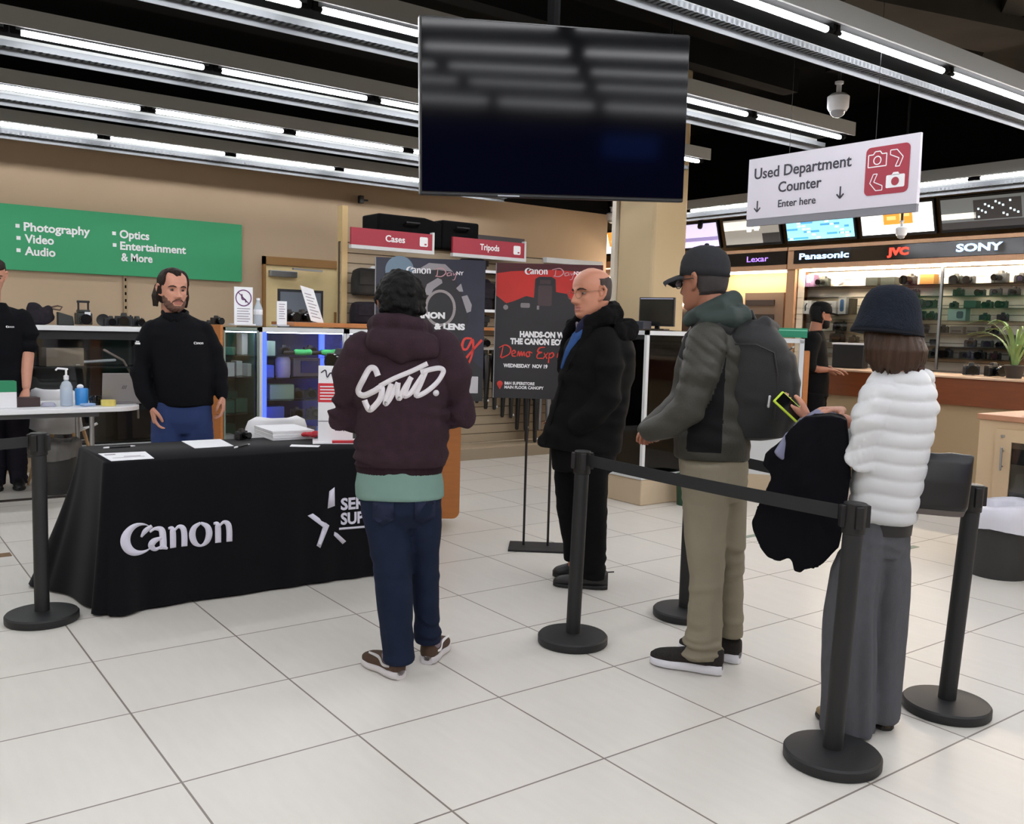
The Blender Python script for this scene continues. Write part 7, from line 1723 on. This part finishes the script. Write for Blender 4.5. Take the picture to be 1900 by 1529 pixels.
# tilted wall screens
def wall_screen(y0, y1, label, draw):
    t = thing('wall_screen', label, 'screen', (9.40, (y0+y1)/2, 2.56), 0, 'tilted screens above the brand signs'); w = (y1-y0)/2
    M = frame((0, w, 0), (0, -1, 0), (-.30, 0, 1)); b = MB(); b.box((w, .17, -.03), (2*w, .37, .05)); o = MB(); o.join(b, M); o.build('case', black_plastic, t, bevel=.004)
    draw(t, M, 2*w)
def em(name, rgb, k=1.3): return mat(name, rgb, .4, emit=k, ecol=rgb)
def scr(t, M, polys, name, m, gap):
    k = MB(); [k.prism(p, .0005) for p in polys]; place(k, name, m, M, t, gap)
def R4(a, b, c, d): return [(a, b), (c, b), (c, d), (a, d)]
def d_lilac(t, M, W): scr(t, M, [R4(.02, .02, W-.02, .33)], 'picture', em('screen lilac', (206, 196, 232), 1.3), 0); scr(t, M, [R4(.02, .10, W-.02, .15)], 'picture_band', em('screen mauve', (150, 136, 186), 1), .002)
def d_grey(t, M, W):
    scr(t, M, [R4(.02, .02, W-.02, .33)], 'picture', em('screen warm grey', (150, 146, 138), .9), 0); scr(t, M, [R4(.02, .2, W-.3, .31), R4(.3, .2, .36, .26)], 'picture_light', em('screen pale', (224, 220, 210), 1.3), .002); scr(t, M, [[(.38, .17), (.45, .17), (.47, .26), (.4, .27)], [(.5, .18), (.57, .18), (.57, .26), (.51, .27)]], 'picture_shapes', em('screen white', (250, 250, 248), 1.8), .003); scr(t, M, [R4(W-.28, .02, W-.02, .14)], 'picture_dark', em('screen dark', (60, 58, 58), .6), .002)
def d_blue(t, M, W):
    scr(t, M, [R4(.02, .02, W-.02, .33)], 'picture', em('screen aqua', (150, 214, 236), 1.3), 0)
    scr(t, M, [R4(.02+(W-.08)*((i*29) % 11)/11, .03+.036*(i % 8), .02+(W-.08)*((i*29) % 11)/11+.06+.02*(i % 3), .055+.036*(i % 8)) for i in range(26)], 'picture_pattern', em('screen sky blue', (86, 168, 214), 1.1), .002); scr(t, M, [R4(.05+(W-.12)*((i*17) % 13)/13, .03+.036*((i*3) % 8), .05+(W-.12)*((i*17) % 13)/13+.05, .05+.036*((i*3) % 8)) for i in range(22)], 'picture_dot_pattern', em('screen ice', (216, 240, 246), 1.5), .003)
def d_white(t, M, W): scr(t, M, [R4(.02, .02, W-.02, .33)], 'picture', em('screen bright white', (252, 252, 250), 1.8), 0); scr(t, M, [R4(W*.33, .12, W*.72, .33)], 'picture_orange', em('screen orange', (236, 150, 60), 1.3), .002); scr(t, M, [R4(W*.38, .17, W*.5, .21), R4(W*.55, .16, W*.58, .28), R4(W*.60, .2, W*.68, .23)], 'picture_marks', em('screen amber', (252, 196, 120), 1.4), .003)
def d_dark(t, M, W):
    scr(t, M, [R4(.02, .02, W-.02, .33)], 'picture', em('screen grey', (110, 114, 114), .7), 0); scr(t, M, [R4(.02, .12, .38, .18)], 'picture_light', em('screen pale', (224, 220, 210), 1.3), .002); scr(t, M, [R4(.36, .10, W-.1, .3)], 'picture_dark', em('screen dark', (60, 58, 58), .6), .002); scr(t, M, [R4(.02, .02, W-.02, .09)], 'picture_base', em('screen dark', (60, 58, 58), .6), .0025)
    scr(t, M, [R4(.40+.035*((i*7) % 12), .12+.02*((i*5) % 8), .42+.035*((i*7) % 12), .14+.02*((i*5) % 8)) for i in range(16)], 'picture_dot_pattern', em('screen ice', (216, 240, 246), 1.3), .0035)
wall_screen(8.16, 9.12, 'lilac lit wall screen left of the grey cap', d_lilac); wall_screen(7.19, 8.08, 'warm grey wall screen above the violet lettered sign', d_grey); wall_screen(6.17, 7.12, 'aqua tiled wall screen behind the hanging counter sign', d_blue); wall_screen(5.23, 6.11, 'bright white wall screen with an orange block', d_white); wall_screen(4.25, 5.18, 'dark wall screen with small bright glints at the right picture edge', d_dark); wall_screen(3.2, 4.2, 'aqua wall screen at the very right picture edge', d_blue)
wall_screen(9.6, 10.6, 'bright white wall screen seen between the tan wall and the column', d_white); wall_screen(10.65, 11.6, 'farthest white wall screen behind the tan wall end', d_white)
far = thing('shelf_unit', 'dark shelves with bright spots seen between the tan wall and the column', 'shelving', (9.56, 0, 0)); MB().span((-.1, 8.6, 0), (.1, 12.3, 2.35)).build('carcass', mat('dark brown shelving', (54, 36, 26), .7), far); MB().span((-.3, 8.6, 2.35), (.05, 12.3, 2.45)).build('upper_trim', wood_trim, far)
for z in (1.8, 2.0, 2.2): MB().span((-.13, 8.7, z), (-.10, 12.2, z+.03)).build('lit_edge', mat('warm shelf glow', (255, 236, 206), .5, emit=60, ecol=(255, 234, 206)), far)
for i, (y, z) in enumerate(((8.9, 2.62), (8.1, 2.66), (6.2, 2.6))):
    t = thing('spotlight', f'small dark spotlight hanging before the wall screens, {ordn[i]} from the left', 'spotlight', (9.25, y-.5, z+.28)); MB().tube([(0, 0, 0), (0, 0, .1)], .012, 8).build('stem', black_plastic, t); MB().tube([(0, 0, -.07), (.01, 0, .0)], .035, 12).build('head', black_plastic, t, smooth=True)

# goods on the wall shelves: (kind, y, z, width, height)
SH = [('purplebox', 6.76, .12, .145), ('cam', 6.587, .13, .12), ('whiteround', 6.40, .13, .14), ('blackbox', 5.943, .15, .093), ('blackbox', 5.746, .17, .091), ('cam', 5.506, .14, .11), ('tanbox', 5.295, .16, .11), ('cam', 5.0, .12, .098), ('cam', 4.86, .116, .091), ('cam', 4.544, .129, .12), ('cam', 4.345, .106, .09)], \
     [('cam', 4.962, .15, .08), ('cam', 4.732, .116, .07), ('cam', 5.45, .12, .08), ('cam', 4.4, .11, .08), ('cam', 5.65, .13, .09), ('cam', 5.9, .12, .08), ('cam', 4.58, .11, .08)], \
     [('cam', 5.413, .13, .1), ('cam', 5.26, .12, .1), ('greenbox', 4.814, .13, .075), ('cam', 4.51, .126, .085), ('cam', 4.65, .11, .08), ('cam', 5.62, .12, .1), ('cam', 5.0, .1, .07)], \
     [('whitebox', 6.80, .17, .16), ('whitebox', 6.47, .18, .15), ('whitetall', 6.30, .10, .2), ('blackbox', 6.19, .05, .18), ('tealbox', 4.945, .19, .12), ('cam', 4.672, .12, .08), ('cam', 4.495, .116, .08), ('lens', 5.363, .12, .1), ('cam', 5.24, .08, .09)], \
     [('cam', 6.337, .17, .13), ('printer', 4.924, .145, .076), ('printer', 4.761, .13, .074), ('lens', 5.319, .12, .095), ('cam', 5.8, .12, .09), ('cam', 6.1, .12, .09), ('cam', 5.55, .13, .1), ('cam', 4.58, .11, .08), ('cam', 5.1, .1, .08)], \
     [('cam', 4.628, .11, .08), ('cam', 6.362, .16, .12), ('cam', 6.15, .1, .085), ('cam', 5.9, .1, .08), ('lens', 5.2, .08, .07), ('cam', 4.8, .12, .085), ('cam', 4.48, .11, .08), ('cam', 5.4, .12, .09)], \
     [('cam', 5.038, .128, .085), ('cam', 4.693, .132, .085), ('cam', 4.54, .09, .08), ('cam', 4.339, .11, .08), ('cam', 5.35, .11, .08), ('cam', 5.6, .11, .08), ('cam', 4.85, .11, .08), ('cam', 5.18, .1, .08)]
ZS = (2.018, 1.893, 1.768, 1.638, 1.503, 1.368, 1.248)
rown = ['top', 'second', 'third', 'fourth', 'fifth', 'sixth', 'lowest']
kinds = {'cam': ('shelf_camera', 'black camera', 'camera'), 'blackbox': ('black_box', 'black flash box', 'box'), 'purplebox': ('purple_box', 'purple carton', 'box'), 'whiteround': ('ring_light', 'round white lamp', 'lamp'), 'tanbox': ('tan_box', 'ochre carton', 'box'), 'greenbox': ('green_box', 'dark green carton', 'box'), 'whitebox': ('white_box', 'white carton with a dark picture', 'box'), 'whitetall': ('white_box', 'tall white carton with a blue picture', 'box'), 'tealbox': ('mint_box', 'mint carton with a lens picture', 'box'), 'lens': ('lens', 'dark lens', 'lens'), 'printer': ('printer', 'grey printer', 'printer')}
bodies = [mat('shelf camera black', (34, 35, 38), .5), mat('shelf camera grey', (62, 66, 70), .5), mat('shelf camera green black', (36, 44, 42), .5)]
for r_, row in enumerate(SH):
    row = sorted(row, key=lambda q: -q[1])
    for i, (kd, y, w, h) in enumerate(row):
        nm, tx, cat = kinds[kd]; lb = f'{tx} on the {rown[r_]} wall shelf, {ordn[i]} from the left'; loc = (9.44, y, 1.697 if kd in ('whitebox', 'whitetall') or (kd == 'blackbox' and w < .06) else ZS[r_])
        if kd == 'cam':
            small_camera(nm, lb, cat, loc, R(-90)+rnd.uniform(-.35, .35), h/.098*rnd.uniform(.95, 1.1), rnd.choice((.04, .055, .065)), rnd.random() < .8, rnd.choice(bodies), 'cameras on the wall shelves', True, rnd.choice((.04, .07, .09)))
        elif kd == 'lens':
            t = thing(nm, lb, cat, loc); MB().lathe([(0, 0), (w*.42, 0), (w*.45, h*.3), (w*.5, h*.35), (w*.5, h*.9), (w*.42, h), (0, h)], n=20).build('barrel', bodies[0], t, smooth=True); MB().lathe([(w*.505, h*.5), (w*.505, h*.62)], n=20).build('grip_ring', bodies[1], t, smooth=True)
        elif kd == 'whiteround':
            t = thing(nm, lb, cat, loc, R(-90)); MB().lathe([(0, -.03), (.06, -.03), (.066, -.02), (.066, .02), (.05, .03), (0, .03)], (0, 0, .075), 28, 'y').build('lamp_head', white_plastic, t, smooth=True); MB().box((0, 0, .006), (.08, .08, .012)).build('foot', white_plastic, t)
        elif kd == 'printer':
            t = thing(nm, lb, cat, loc, R(-90)); MB().box((0, 0, h*.5), (w, .14, h)).build('case', mat('grey printer shell', (112, 108, 100), .5), t, bevel=.008); MB().box((0, -.072, h*.35), (w*.7, .006, h*.2)).build('paper_slot', bodies[0], t)
        else:
            m = {'blackbox': bodies[2], 'purplebox': mat('purple carton', (124, 96, 130), .5), 'tanbox': mat('ochre carton', (150, 108, 52), .5), 'greenbox': mat('dark green pack', (44, 78, 62), .5), 'whitebox': paper, 'whitetall': paper, 'tealbox': mat('mint carton', (172, 204, 196), .5)}[kd]
            t = thing(nm, lb, cat, loc, R(-90)); MB().box((0, 0, h/2), (w, .1, h)).build('carton', m, t, bevel=.003); M = frame((-w/2, -.0503, 0), (1, 0, 0), (0, 0, 1)); k = MB()
            if kd in ('whitebox',): k.prism([(w*.5, h*.2), (w*.6, h*.25), (w*.58, h*.6), (w*.7, h*.8), (w*.6, h*.8), (w*.48, h*.6)], .0005); place(k, 'picture', bodies[1], M, t)
            elif kd == 'whitetall': rrect(k, w*.25, h*.15, w*.75, h*.85, .02, .0005); place(k, 'picture', mat('blue picture', (84, 130, 186), .5), M, t)
            elif kd == 'tealbox': rrect(k, w*.5, h*.18, w*.88, h*.8, .02, .0005); place(k, 'picture', mat('slate picture', (74, 88, 102), .5), M, t)
            elif kd == 'purplebox': rect(k, w*.2, h*.35, w*.7, h*.65, .0005); place(k, 'picture', white_ink, M, t)
# on the sales counter
t = thing('monitor', 'wide black monitor with a pale top edge on the sales counter before the staff man', 'monitor', (8.35, 5.50, 1.119), R(-75)); MB().span((-.16, 0, 0), (.16, .16, .24)).build('case', black_plastic, t, bevel=.01); MB().span((-.165, -.004, .24), (.165, .165, .258)).build('top_edge', white_plastic, t)
for i, (y, k) in enumerate(((4.06, 1.2), (4.26, 1.1), (5.2, .9), (4.95, .8))): small_camera('counter_camera', f'dark camera standing on the sales counter, {ordn[i]} of those before the lowest shelf', 'camera', (8.42, y, 1.119), rnd.uniform(-1.2, -.4), k, .06, True, None, 'cameras on the sales counter')
def plant():
    t = thing('potted_plant', 'arching green grass plant on the sales counter at the right picture edge', 'plant', (8.30, 3.82, 1.119))
    MB().lathe([(0, 0), (.06, 0), (.085, .11), (.078, .115), (.07, .1), (0, .1)], n=24).build('pot', mat('dark pot', (44, 40, 36), .6), t, smooth=True)
    lm = mat('leaf green', (128, 158, 96), .6, noise=.25, scale=14); r2 = random.Random(3)
    b = MB()
    for i in range(34):
        a = r2.uniform(0, 2*math.pi); L = r2.uniform(.25, .6); rise = r2.uniform(.25, .6); V = []; F = []; n = 9; sx, sy = math.cos(a), math.sin(a)
        for j in range(n+1):
            q = j/n; rad = .02+L*.75*q**1.4; z = .1+rise*(1.9*q-1.25*q*q); wd = .013*(1-q)**.6+.002; px, py = sx*rad, sy*rad
            V += [(px-sy*wd, py+sx*wd, z), (px, py, z-.004), (px+sy*wd, py-sx*wd, z)]
        for j in range(n):
            o = j*3; F += [(o, o+1, o+4, o+3), (o+1, o+2, o+5, o+4)]
        b.add(V, F)
    b.build('leaves', lm, t, smooth='all')
plant()
# ------------------------------------------------------------------ sand cabinet at the right edge
def sand_cabinet():
    t = thing('cabinet', 'sand coloured cabinet with glass door at the right picture edge', 'cabinet', (6.03, 2.97, 0)); D, W, H = .6, 1.3, .93
    MB().span((0, -W, 0), (D, 0, H)).build('body', laminate, t, bevel=.004); MB().span((-.02, -W, H), (D, .01, H+.035)).build('top', mat('rosy wood top', (178, 128, 98), .4, noise=.12, scale=6), t, bevel=.004)
    d = MB(); d.span((-.02, -.62, .06), (0, -.12, .14)); d.span((-.02, -.62, .80), (0, -.12, .88)); d.span((-.02, -.22, .14), (0, -.12, .80)); d.span((-.02, -.62, .14), (0, -.55, .80)); dr = d.build('door', laminate, t)
    MB().span((-.012, -.55, .14), (-.008, -.22, .80)).build('door_pane', glass, dr); MB().span((-.004, -.55, .14), (-.001, -.22, .80)).build('inside', mat('painted dim inside', (112, 100, 84), .6), t); MB().span((-.006, -.55, .66), (-.0045, -.22, .76)).build('dark_goods', black_plastic, t); MB().span((-.006, -.55, .45), (-.0045, -.22, .48)).build('inner_shelf', mat('painted dim shelf', (70, 64, 56), .6), t)  # flat sheets on a solid body, interior shade painted into their colours
    h = MB(); h.tube([(-.045, -.175, .62), (-.045, -.175, .76)], .007, 8); h.tube([(-.045, -.175, .64), (-.02, -.175, .64)], .005, 8); h.tube([(-.045, -.175, .74), (-.02, -.175, .74)], .005, 8); h.build('handle', steel, dr, smooth=True); MB().lathe([(.012, 0), (.012, -.012)], (-.02, -.165, .84), 12).build('lock', steel, dr)
sand_cabinet()
bpy.context.view_layer.update()
